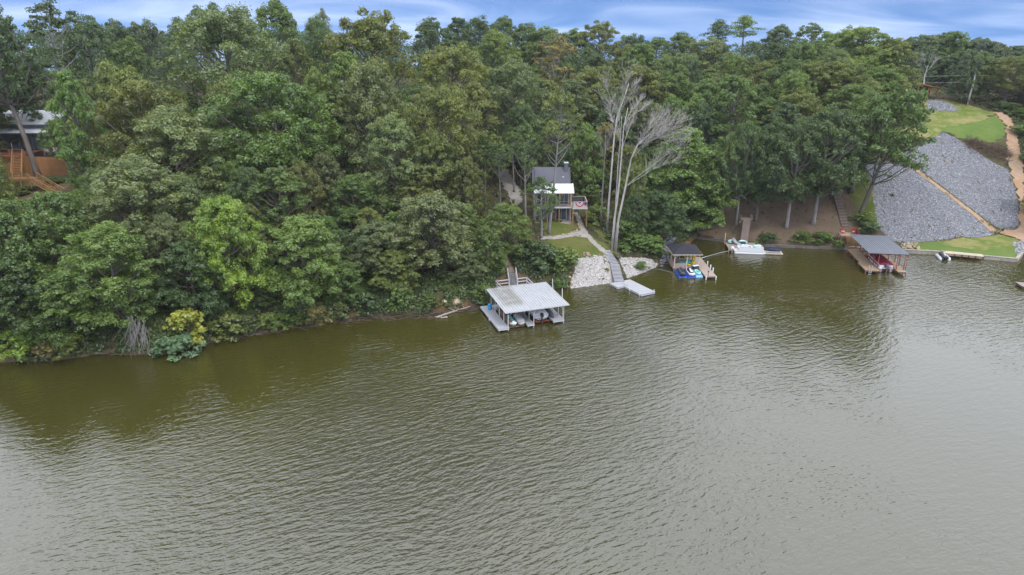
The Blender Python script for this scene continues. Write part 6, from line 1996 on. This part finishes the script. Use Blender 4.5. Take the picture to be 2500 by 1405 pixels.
# ------------------------------------------------------------------ bare trees, shrubs, driftwood, boulders
def bare_tree(label, pts, Y, r0, fans, seed, mat='pale_bark', group='bare trees beside the gravel walk', twig=1.0):
    """a dead tree: its stem follows pts (picture spots at the distance Y); fans: (start index, list of end spots)"""
    rnd = random.Random(seed)
    P = [atY(px, py, Y) for px, py in pts]
    base = P[0].copy()
    base.z = hgt(base.x, base.y) - 0.2
    o = thing('dead_tree', label, 'dead tree', base, 0, group)
    L = [Vector((0, 0, 0))] + [p_ - base for p_ in P[1:]]
    for i in range(1, len(L)):
        L[i].y += rnd.uniform(-0.25, 0.25) * i
    n = len(L)
    b = MB()
    rr = [r0 * (1.25 if i == 0 else 1 - 0.78 * i / (n - 1)) for i in range(n)]
    b.tube(L, rr, 8)
    b.build('trunk', M[mat], o)
    lb = MB()

    def grow(p_, d, ln, r, lev):
        if lev == 0 or ln < 0.3:
            return
        k = 4
        q = [p_]
        dd = d.copy()
        for _ in range(k):
            dd = (dd + Vector((rnd.uniform(-0.16, 0.16), rnd.uniform(-0.22, 0.22), rnd.uniform(-0.06, 0.13)))).normalized()
            q.append(q[-1] + dd * (ln / k))
        lb.tube(q, [r * (1 - 0.17 * j) for j in range(k + 1)], 5 if lev > 1 else 4, cap=False)
        m_ = 3 if lev > 1 else 2
        for j in range(m_):
            f = rnd.randint(1, k)
            s = dd + Vector((rnd.uniform(-0.7, 0.7), rnd.uniform(-0.9, 0.9), rnd.uniform(-0.25, 0.55)))
            grow(q[f], s.normalized(), ln * rnd.uniform(0.42, 0.66) * twig, max(0.012, r * 0.5), lev - 1)
    for i0, ends in fans:
        s = L[i0]
        for px, py in ends:
            e = atY(px, py, Y + rnd.uniform(-2.2, 2.2)) - base
            k = 5
            q = [s]
            for j in range(1, k + 1):
                f = j / k
                q.append(s.lerp(e, f) + Vector((rnd.uniform(-0.15, 0.15), rnd.uniform(-0.2, 0.2), (0.5 * math.sin(PI * f) if e.z > s.z else 0.2) + rnd.uniform(-0.1, 0.1))))
            r = max(0.04, rr[i0] * 0.31)
            lb.tube(q, [r * (1 - 0.15 * j) for j in range(k + 1)], 6, cap=False)
            ln = (e - s).length
            for j in range(2, k + 1):
                for _ in range(5):
                    d = (q[j] - q[j - 1]).normalized() + Vector((rnd.uniform(-0.6, 0.6), rnd.uniform(-0.8, 0.8), rnd.uniform(-0.3, 0.55)))
                    grow(q[j], d.normalized(), ln * rnd.uniform(0.18, 0.34), max(0.02, r * 0.36), 3)
    lb.build('limbs', M[mat], o)
    return o


yC = hit(1497, 612).y
yB = hit(1483, 563).y
yA = hit(1467, 560).y
bare_tree('dead tree with the tallest pale stem, straight, left in the bare cluster', [(1482, 563), (1486, 500), (1492, 430), (1500, 337), (1507, 293), (1526, 237), (1538, 205)], yB, 0.21,
          [(3, [(1486, 262), (1482, 212)]), (4, [(1548, 222), (1530, 190)]), (5, [(1560, 200)])], 5)
bare_tree('dead tree sharing its foot with the wide limbed one, nearly upright', [(1494, 612), (1500, 540), (1511, 463), (1518, 370), (1522, 308), (1530, 262)], yC, 0.22,
          [(3, [(1542, 296), (1500, 300)]), (4, [(1560, 248), (1575, 262)])], 6)
bare_tree('dead tree leaning right with wide fanned bare limbs', [(1502, 612), (1509, 540), (1526, 456), (1541, 389), (1555, 352), (1585, 330)], yC - 0.3, 0.24,
          [(2, [(1652, 367), (1640, 395)]), (3, [(1590, 300), (1612, 318), (1600, 340)]), (4, [(1659, 315), (1640, 290), (1655, 338), (1620, 282)]), (5, [(1662, 300), (1645, 352), (1650, 325)])], 7)
bare_tree('slim dead stem behind the two joined dead trees', [(1500, 560), (1503, 500), (1510, 400), (1514, 330), (1519, 285)], yC + 2.5, 0.16, [(3, [(1545, 300), (1505, 262)])], 8)
bare_tree('slim brownish bare stem at the left of the dead trees', [(1467, 558), (1470, 480), (1475, 400), (1478, 330)], yA, 0.17, [(2, [(1490, 330), (1462, 345)])], 9, 'grey_bark')
fb = hit(2262, 215)
bare_tree('leafless grey tree in front of the far wood by the cabin', [(2258, 205), (2258, 185), (2262, 172), (2266, 160)], 203, 0.22, [(1, [(2235, 150), (2285, 150)]), (2, [(2250, 138), (2275, 140)])], 10, 'pale_bark', None)

GS = 'shrubs on the bank and beside the built things'
for px, py, w, h_, fk, hue, lab in [
    (72, 868, 115, 4.2, 'shrub_a', 'lime', 'yellow green shrub at the water near the left edge'),
    (170, 862, 90, 2.6, 'shrub_b', 'olive', 'low olive shrub hanging over the water right of the yellow green one'),
    (118, 872, 70, 2.2, 'shrub_c', 'brown', 'brownish shrub trailing over the water near the left edge'),
    (465, 836, 95, 4.6, 'shrub_b', 'yellow', 'small tree turning orange yellow at the water'),
    (448, 862, 105, 2.6, 'shrub_a', 'teal', 'blue green shrub leaning out low over the water'),
    (405, 862, 70, 2.2, 'shrub_c', 'teal', 'smaller blue green shrub left of the leaning one'),
    (560, 822, 90, 3.4, 'shrub_c', 'olive', 'olive shrub at the water right of the orange yellow tree'),
    (610, 812, 60, 2.4, 'shrub_a', 'grey', 'grey green shrub on the low bank below the lime yellow tree'),
    (655, 808, 55, 2.6, 'shrub_b', 'bright', 'bright narrow shrub on the bank below the lime yellow tree'),
    (690, 800, 60, 2.0, 'shrub_c', 'fresh', 'fresh green shrub touching the water below the big round tree'),
    (735, 795, 50, 2.0, 'shrub_a', 'mid', 'round green shrub on the bank beneath the big round tree'),
    (775, 790, 70, 2.6, 'shrub_b', 'brown', 'dry brown shrub on the bank beneath the big round tree'),
    (890, 762, 70, 3.2, 'shrub_c', 'dark', 'dark shrub between two bare red patches of the bank'),
    (980, 762, 65, 4.2, 'shrub_b', 'fresh', 'fresh green shrub drooping over the driftwood'),
    (1045, 752, 60, 2.0, 'shrub_a', 'mid', 'green shrub above the driftwood left of the boulders'),
    (830, 778, 60, 2.4, 'shrub_a', 'grey', 'greyish shrub over the red clay bank'),
    (1180, 735, 60, 2.8, 'shrub_c', 'mid', 'green shrub behind the roof of the two slip dock, at its left'),
    (1203, 662, 64, 3.2, 'shrub_b', 'bright', 'yellow green shrub left of the old brown bank steps'),
    (1322, 652, 105, 4.2, 'shrub_a', 'bluish', 'large bluish shrub right of the white railed stairs'),
    (1345, 650, 80, 3.6, 'shrub_c', 'mid', 'green shrub at the left edge of the lower lawn'),
    (1385, 660, 75, 3.8, 'shrub_b', 'bright', 'bright green shrub at the left end of the white riprap'),
    (1290, 632, 80, 3.4, 'shrub_c', 'dark', 'dark shrub above the large bluish shrub'),
    (1358, 702, 45, 1.3, 'shrub_a', 'mid', 'low green shrub at the water beside the tan boulders'),
    (1565, 660, 35, 1.5, 'shrub_b', 'fresh', 'bright clump growing in the right part of the white riprap'),
    (1507, 633, 18, 1.0, 'shrub_c', 'grey', 'small weed beside the grey stairs on the white riprap'),
    (1482, 662, 14, 0.6, 'shrub_a', 'bright', 'little weed in the middle of the white riprap'),
    (1545, 612, 90, 3.2, 'shrub_a', 'mid', 'green shrub at the foot of the dead trees'),
    (1590, 618, 80, 3.4, 'shrub_c', 'fresh', 'fresh green shrub between the dead trees and the swim dock'),
    (1530, 588, 80, 4.0, 'shrub_b', 'mid', 'taller green shrub just right of the dead tree trunks'),
    (1455, 545, 70, 3.6, 'shrub_c', 'bright', 'bright shrub right of the lake house deck'),
    (1440, 500, 70, 4.2, 'shrub_a', 'mid', 'green shrub behind the deck of the lake house'),
    (1960, 590, 60, 2.2, 'shrub_a', 'mid', 'dark leafy shrub on the cove bank above the seawall'),
    (2010, 592, 60, 1.9, 'shrub_b', 'mid', 'lower leafy shrub right of the dark one on the cove bank'),
    (1875, 590, 50, 1.8, 'shrub_c', 'dark', 'shrub right of the foot of the plank walkway'),
    (2048, 602, 36, 1.3, 'shrub_c', 'bright', 'bright tuft at the seawall left of the orange stairs'),
    (2120, 566, 70, 2.0, 'shrub_b', 'bluish', 'bluish shrub behind the roof of the red post dock'),
    (2105, 545, 60, 2.4, 'shrub_a', 'bright', 'bright shrub right of the long hillside stairs'),
    (2178, 480, 12, 0.7, 'shrub_c', 'fresh', 'weed growing in the lower grey stone slope'),
    (2470, 275, 60, 2.6, 'shrub_a', 'mid', 'bushes at the top of the dirt road'),
    (2490, 330, 60, 2.4, 'shrub_b', 'fresh', 'fresh green bush on the right side of the dirt road'),
    (2440, 268, 50, 2.4, 'shrub_c', 'bluish', 'bluish bush where the dirt road meets the wood'),
    (2502, 390, 40, 2.0, 'shrub_a', 'bright', 'bright bush cut by the right edge above the dirt road'),
    (2500, 290, 60, 2.6, 'shrub_c', 'mid', 'green bush at the right edge near the far wood'),
    (140, 405, 50, 2.2, 'shrub_b', 'dark', 'dark shrub in front of the orange board fence'),
    (60, 475, 60, 1.6, 'shrub_c', 'olive', 'low olive shrub below the orange railed landing'),
    (130, 450, 60, 1.4, 'shrub_a', 'mid', 'low green shrub below the big dark trunk'),
]:
    q = hit(px, py)
    if lab.startswith('low green shrub at the water'):
        q = hit(px, py)
    plant(fk, q.x, q.y, h_, w / 2 * depth_of(q.y, q.z) / FPX, hue, lab, 'shrub', 'shrub', GS)
    TREES.pop()

# grey dead bush and driftwood along the left bank
q = hit(345, 852)
rnd = random.Random(31)
db = thing('dead_bush', 'grey leafless bush hanging down the bank near the water', 'dead bush', (q.x, q.y, q.z), 0)
b = MB()
for i in range(60):
    a = rnd.uniform(0, 6.28)
    p_ = Vector((rnd.uniform(-1.0, 1.0), rnd.uniform(-0.2, 0.8), rnd.uniform(2.0, 4.6)))
    pts_ = [p_]
    d = Vector((rnd.uniform(-0.4, 0.4), rnd.uniform(-0.7, 0.0), -1)).normalized()
    for k in range(5):
        d = (d + Vector((rnd.uniform(-0.3, 0.3), rnd.uniform(-0.25, 0.1), rnd.uniform(-0.2, 0.15)))).normalized()
        pts_.append(pts_[-1] + d * rnd.uniform(0.4, 0.9))
    b.tube(pts_, [0.035, 0.03, 0.026, 0.02, 0.015, 0.01], 4, cap=False)
b.build('twigs', M['grey_bark'], db)
MB().tube([(0, 0.9, -0.4), (0.1, 0.5, 1.5), (-0.1, 0.1, 3.2), (-0.3, -0.1, 4.4)], [0.16, 0.13, 0.10, 0.05], 6).build('stem', M['grey_bark'], db)


def log(label, a, c, r, mat, dz=0.1, seed=0, stubs=2, group='driftwood along the left bank'):
    rn = random.Random(seed)
    p0 = at(a[0], a[1], dz)
    p1 = at(c[0], c[1], dz + rn.uniform(-0.05, 0.2))
    o = thing('driftwood_log', label, 'driftwood', p0, 0, group)
    e = p1 - p0
    pts_ = [e * (k / 5) + Vector((0, rn.uniform(-0.15, 0.15), rn.uniform(-0.06, 0.08))) for k in range(6)]
    MB().tube(pts_, [r * (1 - 0.1 * k) for k in range(6)], 7).build('stem', M[mat], o)
    for _ in range(stubs):
        k = rn.randint(2, 4)
        d = Vector((rn.uniform(-1, 1), rn.uniform(-1, 1), rn.uniform(0.1, 0.7))).normalized()
        MB().tube([pts_[k], pts_[k] + d * rn.uniform(0.5, 1.3)], [r * 0.5, r * 0.15], 5).build('branch', M[mat], o)
    return o


M['drift_pale'] = pbr('drift_pale', (0.36, 0.30, 0.245), 0.9, var=0.25, scale=3.0, bump=0.4, bscale=9, spec=0.1)
for i, (a, c, r, mt, lab) in enumerate([
    ((1066, 776), (1176, 738), 0.16, 'drift_pale', 'long pale driftwood log pointing at the left walkway of the dock'),
    ((1050, 768), (1165, 750), 0.13, 'drift_dark', 'dark driftwood log just behind the long pale one'),
    ((960, 768), (1075, 764), 0.12, 'drift_dark', 'dark floating log below the drooping fresh green shrub'),
    ((1010, 760), (1120, 752), 0.11, 'drift_pale', 'thin pale log under the boulders'),
    ((905, 762), (1000, 768), 0.14, 'drift_dark', 'dark log floating at the foot of the red clay bank'),
    ((860, 772), (930, 766), 0.10, 'drift_dark', 'short dark log left of the other floating logs'),
    ((1080, 757), (1180, 742), 0.12, 'drift_dark', 'dark log lying along the shore beside the dock'),
    ((1092, 776), (1062, 775), 0.14, 'drift_pale', 'short pale forked log out on the water'),
    ((690, 801), (708, 793), 0.11, 'drift_pale', 'pale bent stick at the water below the big round tree'),
    ((228, 858), (300, 853), 0.15, 'drift_pale', 'pale log lying along the shore left of the grey dead bush'),
    ((300, 857), (362, 858), 0.09, 'drift_pale', 'thin pale pole floating beside the grey dead bush'),
    ((340, 840), (368, 868), 0.13, 'drift_pale', 'pale log tipped steeply into the water below the grey dead bush'),
    ((226, 866), (282, 862), 0.13, 'drift_dark', 'dark log half sunk left of the grey dead bush'),
    ((370, 862), (400, 855), 0.10, 'drift_dark', 'dark log right of the grey dead bush'),
    ((642, 724), (654, 712), 0.10, 'drift_pale', 'white broken stick leaning on the bank under the lime yellow tree'),
]):
    if i == 14:
        q = hit(642, 730)
        o = thing('driftwood_log', lab, 'driftwood', (q.x, q.y, q.z), 0, 'driftwood along the left bank')
        MB().tube([(0, 0, 0), (0.3, 0, 0.7), (0.7, 0.1, 1.5)], [0.1, 0.08, 0.05], 6).build('stem', M['metal_white'], o)
        continue
    log(lab, a, c, r, mt, 0.12 if i not in (9, 12) else 0.2, 100 + i)
rn = random.Random(9)
for i, (px, py, s, lab) in enumerate(((1085, 738, 0.75, 'pale boulder on the shore left of its larger neighbour'), (1112, 738, 1.15, 'large pale boulder on the shore left of the two slip dock'), (1010, 752, 0.8, 'reddish boulder in the bank above the driftwood'), (1368, 682, 0.7, 'tan boulder standing at the left edge of the white riprap'), (1352, 704, 0.5, 'tan rock at the water by the white riprap'), (890, 768, 0.6, 'reddish boulder at the foot of the red clay bank'))):
    q = hit(px, py)
    o = link('boulder', stones_mesh('boulder', np.zeros((1, 3)), np.array([1.0]), M['tan_stone'], 200 + i), None, (q.x, q.y, q.z + 0.1 * s))
    o.scale = (s * 1.4, s, s)
    sub = o.modifiers.new('round', 'SUBSURF')
    sub.levels = sub.render_levels = 2
    tag(o, lab, 'boulder', 'boulders along the shore')
# brush pile on the hill
q = hit(2415, 368)
bp_ = thing('brush_pile', 'brown brush pile between the bright grass and the dirt road', 'brush pile', (q.x, q.y, q.z), 0)
b = MB()
for i in range(700):
    u_, v_ = rnd.uniform(-4.6, 4.2), rnd.gauss(0, 1.3)
    p_ = Vector((u_ * 0.9 + v_ * 0.5, v_ - u_ * 0.5, 0))
    p_.z = max(0, 1.1 - abs(v_) * 0.35) * rnd.random() + (hgt(q.x + p_.x, q.y + p_.y) - q.z)
    d = Vector((rnd.uniform(-1, 1), rnd.uniform(-1, 1), rnd.uniform(-0.1, 0.6))).normalized()
    b.tube([p_, p_ + d * rnd.uniform(0.6, 1.9)], [0.06, 0.025], 4, cap=False)
o = b.build('brushwood', M['brown_wood'], bp_)
o['kind'] = 'stuff'

# floating drift along the shore left of the dock: sticks and leaf scum, one mass
rg = np.random.default_rng(17)
b = MB()
cnt = 0
while cnt < 620:
    x = rg.uniform(-44, -5)
    y = float(np.interp(x, SHORE[:, 0], SHORE[:, 1])) - abs(rg.normal(0, 0.9)) * (0.45 + 0.8 * (x > -26)) + 0.15
    L = rg.uniform(0.3, 1.6) * (2.0 if rg.random() < 0.06 else 1.0)
    a = math.atan2(0.30, 1.0) + rg.normal(0, 0.35)
    z = rg.uniform(0.0, 0.07)
    d = Vector((math.cos(a), math.sin(a), rg.normal(0, 0.03)))
    p_ = Vector((x, y, z))
    r = rg.uniform(0.02, 0.07)
    b.tube([p_, p_ + d * L * 0.5 + Vector((0, rg.normal(0, 0.06), 0)), p_ + d * L], [r, r * 0.9, r * 0.5], 4, cap=False)
    cnt += 1
o = b.build('driftwood_litter', M['drift_dark'])
tag(o, 'dark floating sticks and drift along the shore left of the dock', kind='stuff')
# ------------------------------------------------------------------ the rest of the wood: trees between the ones above
SKYLINE = [(0, 0), (120, 5), (240, 40), (330, 60), (480, 45), (560, 15), (640, 20), (760, 20), (830, 60), (930, 40), (1010, 70), (1100, 55), (1250, 50), (1340, 75), (1420, 85),
           (1520, 95), (1600, 100), (1700, 95), (1830, 80), (1950, 75), (2060, 80), (2180, 100), (2300, 95), (2420, 110), (2500, 118), (2700, 120)]
SKX = [q[0] for q in SKYLINE]
SKYY = [q[1] for q in SKYLINE]
# openings in the wood: picture window and the distance up to which no tree may stand in it
OPEN = [(1262, 395, 1470, 700, 141), (1195, 540, 1470, 700, 130), (0, 270, 175, 515, 150), (2095, 190, 2520, 640, 192), (1700, 470, 2110, 640, 150), (1480, 300, 1640, 640, 122),
        (2200, 180, 2330, 270, 215), (2230, 180, 2560, 300, 185)]
STAIRS = poly_px([(1206, 706), (1206, 690), (1232, 668), (1222, 630), (1240, 628), (1268, 668), (1312, 684), (1316, 706)])
NOGO = [STAIRS, LAWN, SIDE, WALK, WHITE_A, WHITE_B, DRIVE, GREY_LO, GREY_UP, HILL, ROAD, FLAT, CLEAR, YARD, COVE]
frnd = random.Random(2024)
ZONES = [(-999, 260, 'by the white roofed house'), (260, 520, 'left of the lime yellow tree'), (520, 800, 'above the lime yellow tree'),
         (800, 1060, 'left of the lake house'), (1060, 1300, 'around the gravel drive'), (1300, 1480, 'above the lake house'),
         (1480, 1720, 'behind the bare dead trees'), (1720, 1900, 'above the plank walkway'), (1900, 2120, 'above the long hillside stairs'), (2120, 9999, 'behind the cabin hill')]
FILL = ['round_a', 'round_b', 'round_c', 'tall_a', 'tall_b', 'spread_a', 'full_a', 'full_b', 'full_c', 'spread_b']
HUEP = ['mid', 'mid', 'dark', 'olive', 'mid', 'fresh', 'grey', 'dark', 'bluish', 'olive', 'bright', 'pale']
n_fill = 0
N_FILL = 300 - sum(1 for o_ in bpy.data.objects if o_.name.startswith('broadleaf_tree'))
BYLAB = {}
cand = []
for _ in range(9000):
    Y = frnd.uniform(78, 262)
    a = frnd.uniform(-0.80, 0.80)
    cand.append((a * (Y * 0.937 + 12), Y))
CA = np.array(cand)
CD = sdist(CA[:, 0], CA[:, 1])
CZ = height(CA[:, 0], CA[:, 1])
order = np.argsort(CD)
for i in order:
    x, y = CA[i]
    d, z = CD[i], CZ[i]
    if d < 6 or n_fill >= N_FILL:
        continue
    far = d > 75
    H = frnd.uniform(13, 19) if d > 18 else frnd.uniform(8, 13)
    rad = H * frnd.uniform(0.27, 0.36)
    if any(inside(q, np.array([x]), np.array([y]))[0] for q in NOGO):
        continue
    if any((x - tx) ** 2 + (y - ty) ** 2 < (0.62 * (rad + tr)) ** 2 for tx, ty, tr in TREES):
        continue
    px, py = proj((x, y, z + H))
    lim = float(np.interp(px, SKX, SKYY)) + 14
    if py < lim:
        H = CAM_H - y * math.tan(PITCH + math.atan((lim + frnd.uniform(0, 25) - 702.5) / FPX)) - z
        if H < 8:
            continue
        py = lim
    rp = rad * FPX / depth_of(y, z + H * 0.6)
    bx_, by_ = proj((x, y, z + 1.0))
    bad = False
    for (x0, y0, x1, y1, ym) in OPEN:
        if y < ym and px + rp > x0 and px - rp < x1 and by_ > y0 and py < y1:
            bad = True
            break
    if bad:
        continue
    if px < -150 or px > 2650:
        continue
    hue = frnd.choice(HUEP)
    zn = [q[2] for q in ZONES if q[0] <= px < q[1]][0]
    dep = 'near the water' if d < 14 else ('in the lower wood' if d < 40 else ('in the upper wood' if d < 85 else 'near the ridge'))
    lab = '%s tree %s %s' % (HUE_WORD[hue], dep, zn)
    BYLAB.setdefault(lab, []).append(plant(frnd.choice(FILL), x, y, H, rad, hue, lab, group='%s trees %s %s' % (HUE_WORD[hue], dep, zn)))
    n_fill += 1
ORD = ['leftmost', 'second leftmost', 'third leftmost', 'fourth leftmost', 'fifth leftmost', 'sixth leftmost', 'seventh leftmost', 'eighth leftmost', 'ninth leftmost', 'tenth leftmost', 'eleventh leftmost', 'twelfth leftmost', 'thirteenth leftmost']
for lab, os_ in BYLAB.items():
    if len(os_) > 1:
        os_.sort(key=lambda o_: proj(o_.location)[0])
        for i, o_ in enumerate(os_):
            o_['label'] = ('rightmost ' if i == len(os_) - 1 else ORD[min(i, 12)] + ' ') + lab
print('FILL', n_fill, 'trees', len(TREES))

# far wood beyond: one mass, seen only between the crowns of the skyline
rng = np.random.default_rng(5)
VV, TT = [], []
cmx = FORMS['round_a'][0]
src = np.empty(len(cmx.vertices) * 3, np.float32)
cmx.vertices.foreach_get('co', src)
src = src.reshape(-1, 4, 3)
tnt = np.empty(len(cmx.vertices), np.float32)
cmx.attributes['tint'].data.foreach_get('value', tnt)
tnt = tnt.reshape(-1, 4)[:, 0]
cnt = 0
for _ in range(1500):
    Y = rng.uniform(205, 330)
    X = rng.uniform(-0.85, 0.85) * Y
    if cnt >= 230 or any((X - tx) ** 2 + (Y - ty) ** 2 < 22 for tx, ty, tr in TREES[-260:]):
        continue
    z = hgt(X, Y)
    px, py = proj((X, Y, z + 15))
    lim = float(np.interp(px, SKX, SKYY)) + 22
    Hh = min(17.0, CAM_H - Y * math.tan(PITCH + math.atan((lim - 702.5) / FPX)) - z)
    if Hh < 7:
        continue
    TREES.append((X, Y, 4.5))
    k = rng.choice(len(src), 950, replace=False)
    q = src[k]
    c = q.mean(1, keepdims=True)
    q = c + (q - c) * 2.7
    ang = rng.uniform(0, 6.28)
    Rm = np.array([[math.cos(ang), -math.sin(ang), 0], [math.sin(ang), math.cos(ang), 0], [0, 0, 1]])
    q = q @ Rm.T * np.array([0.85, 0.85, Hh / FORMS['round_a'][2]]) + np.array([X, Y, z])
    VV.append(q)
    TT.append(np.clip(tnt[k] * 0.6 + rng.random() * 0.4, 0, 1))
    cnt += 1
ff = link('far_forest', quad_cloud('far_forest', np.concatenate(VV), M['leaf'], np.concatenate(TT)))
ff.color = (0.075, 0.12, 0.045, 1)
tag(ff, 'far wood closing the view beyond the skyline trees', kind='stuff')

# undergrowth on the forest floor and over the bank
XS = rng.uniform(-125, 150, 40000)
YS = rng.uniform(76, 235, 40000)
D = sdist(XS, YS)
pick = (D > 0.35) & (rng.random(len(D)) < np.where(D < 7, 1.0, np.where(D < 45, 0.5, 0.42)))
for q in NOGO:
    pick &= ~inside(q, XS, YS)
vis = np.abs(XS) < 0.78 * (YS + 14)
pick &= vis
pick &= ~((XS > 62) & (XS < 100) & (D < 6))
XS, YS, D = XS[pick], YS[pick], D[pick]
fld = 0.5 + 0.5 * np.sin(XS * 0.31 + YS * 0.17) * np.cos(YS * 0.43 - XS * 0.13)
k = rng.random(len(XS)) < 0.35 + 0.65 * fld
XS, YS, D = XS[k], YS[k], D[k]
rad = rng.uniform(0.25, 0.75, len(XS)) * np.where(D < 7, 1.25, 1.0)
SX = rng.uniform(-72, 9, 15000)
SY = np.interp(SX, SHORE[:, 0], SHORE[:, 1]) + rng.uniform(-0.6, 9.0, 15000)
SD = sdist(SX, SY)
gaps = np.sin(SX * 0.75 + 0.6) * np.sin(SX * 0.29 + 2.0) + 0.25 * np.sin(SX * 2.1)
k = (SD > 0.05) & (SD < 7.0) & ~inside(STAIRS, SX, SY) & ~((SX > -1.5) & (SX < 6.5) & (SD < 2.5)) & ~((gaps > 0.52) & (SD < 3.2)) & ~((SX > -9) & (SX < 3) & (SD < 4) & (rng.random(15000) < 0.7))
SX, SY, SD = SX[k], SY[k], SD[k]
rs_ = rng.uniform(0.25, 0.7, len(SX)) * (1 + 0.5 * np.sin(SX * 1.3) ** 2)
RX = rng.uniform(96, 150, 9000)
RY = rng.uniform(126, 215, 9000)
ROADR = poly_px([(2446, 274), (2470, 288), (2485, 320), (2493, 360), (2501, 400), (2506, 470), (2520, 545), (2640, 600), (2640, 270), (2500, 262)])
k = inside(ROADR, RX, RY) & ~inside(ROAD, RX, RY)
RX, RY = RX[k], RY[k]
SX, SY = np.concatenate([SX, RX]), np.concatenate([SY, RY])
rs_ = np.concatenate([rs_, rng.uniform(0.4, 1.0, len(RX))])
XS, YS, rad = np.concatenate([XS, SX]), np.concatenate([YS, SY]), np.concatenate([rad, rs_])
C = np.stack([XS, YS, height(XS, YS) + rad * 0.35], -1)
nb_ = len(C) - len(rs_)                                  # forest floor first, then bank and roadside growth
P1, N1, k1 = clump_leaves(rng, C[:nb_], rad[:nb_], 9, 0.26, flat=0.8, up=0.55)
P2, N2, k2_ = clump_leaves(rng, C[nb_:], rad[nb_:], 19, 0.26, flat=0.8, up=0.55)
P, Nn, kk = np.concatenate([P1, P2]), np.concatenate([N1, N2]), np.concatenate([k1, k2_ + nb_])
tu = np.clip((0.5 + 0.3 * np.sin(C[:, 0] * 0.5) * np.cos(C[:, 1] * 0.37) + 0.4 * (rng.random(len(C)) - 0.5))[kk] * 0.7 + rng.random(len(kk)) * 0.3, 0, 1)
lsz = np.where(np.arange(len(P)) < len(P1), 0.44, 0.30)
ug = link('undergrowth', quad_cloud('undergrowth', leaf_quads(rng, P, Nn, lsz), M['leaf'], tu))
ug.color = (0.095, 0.135, 0.038, 1)
tag(ug, 'leafy undergrowth over the bank and the forest floor', kind='stuff')
print('UNDER', len(P))

# the air: a thin even haze round the camera and the whole place
hz = MB().bx(-445, 445, -345, 465, -24, 58)
m, t = new_mat('haze_air')
vp = N(t, 'ShaderNodeVolumePrincipled', ins={'Color': (0.92, 0.95, 1.0, 1), 'Density': 0.00012, 'Anisotropy': 0.2})
ov = t.nodes.new('ShaderNodeOutputMaterial')
t.links.new(vp.outputs[0], ov.inputs['Volume'])
tag(hz.build('haze', m), 'thin pale haze in the air', kind='stuff')
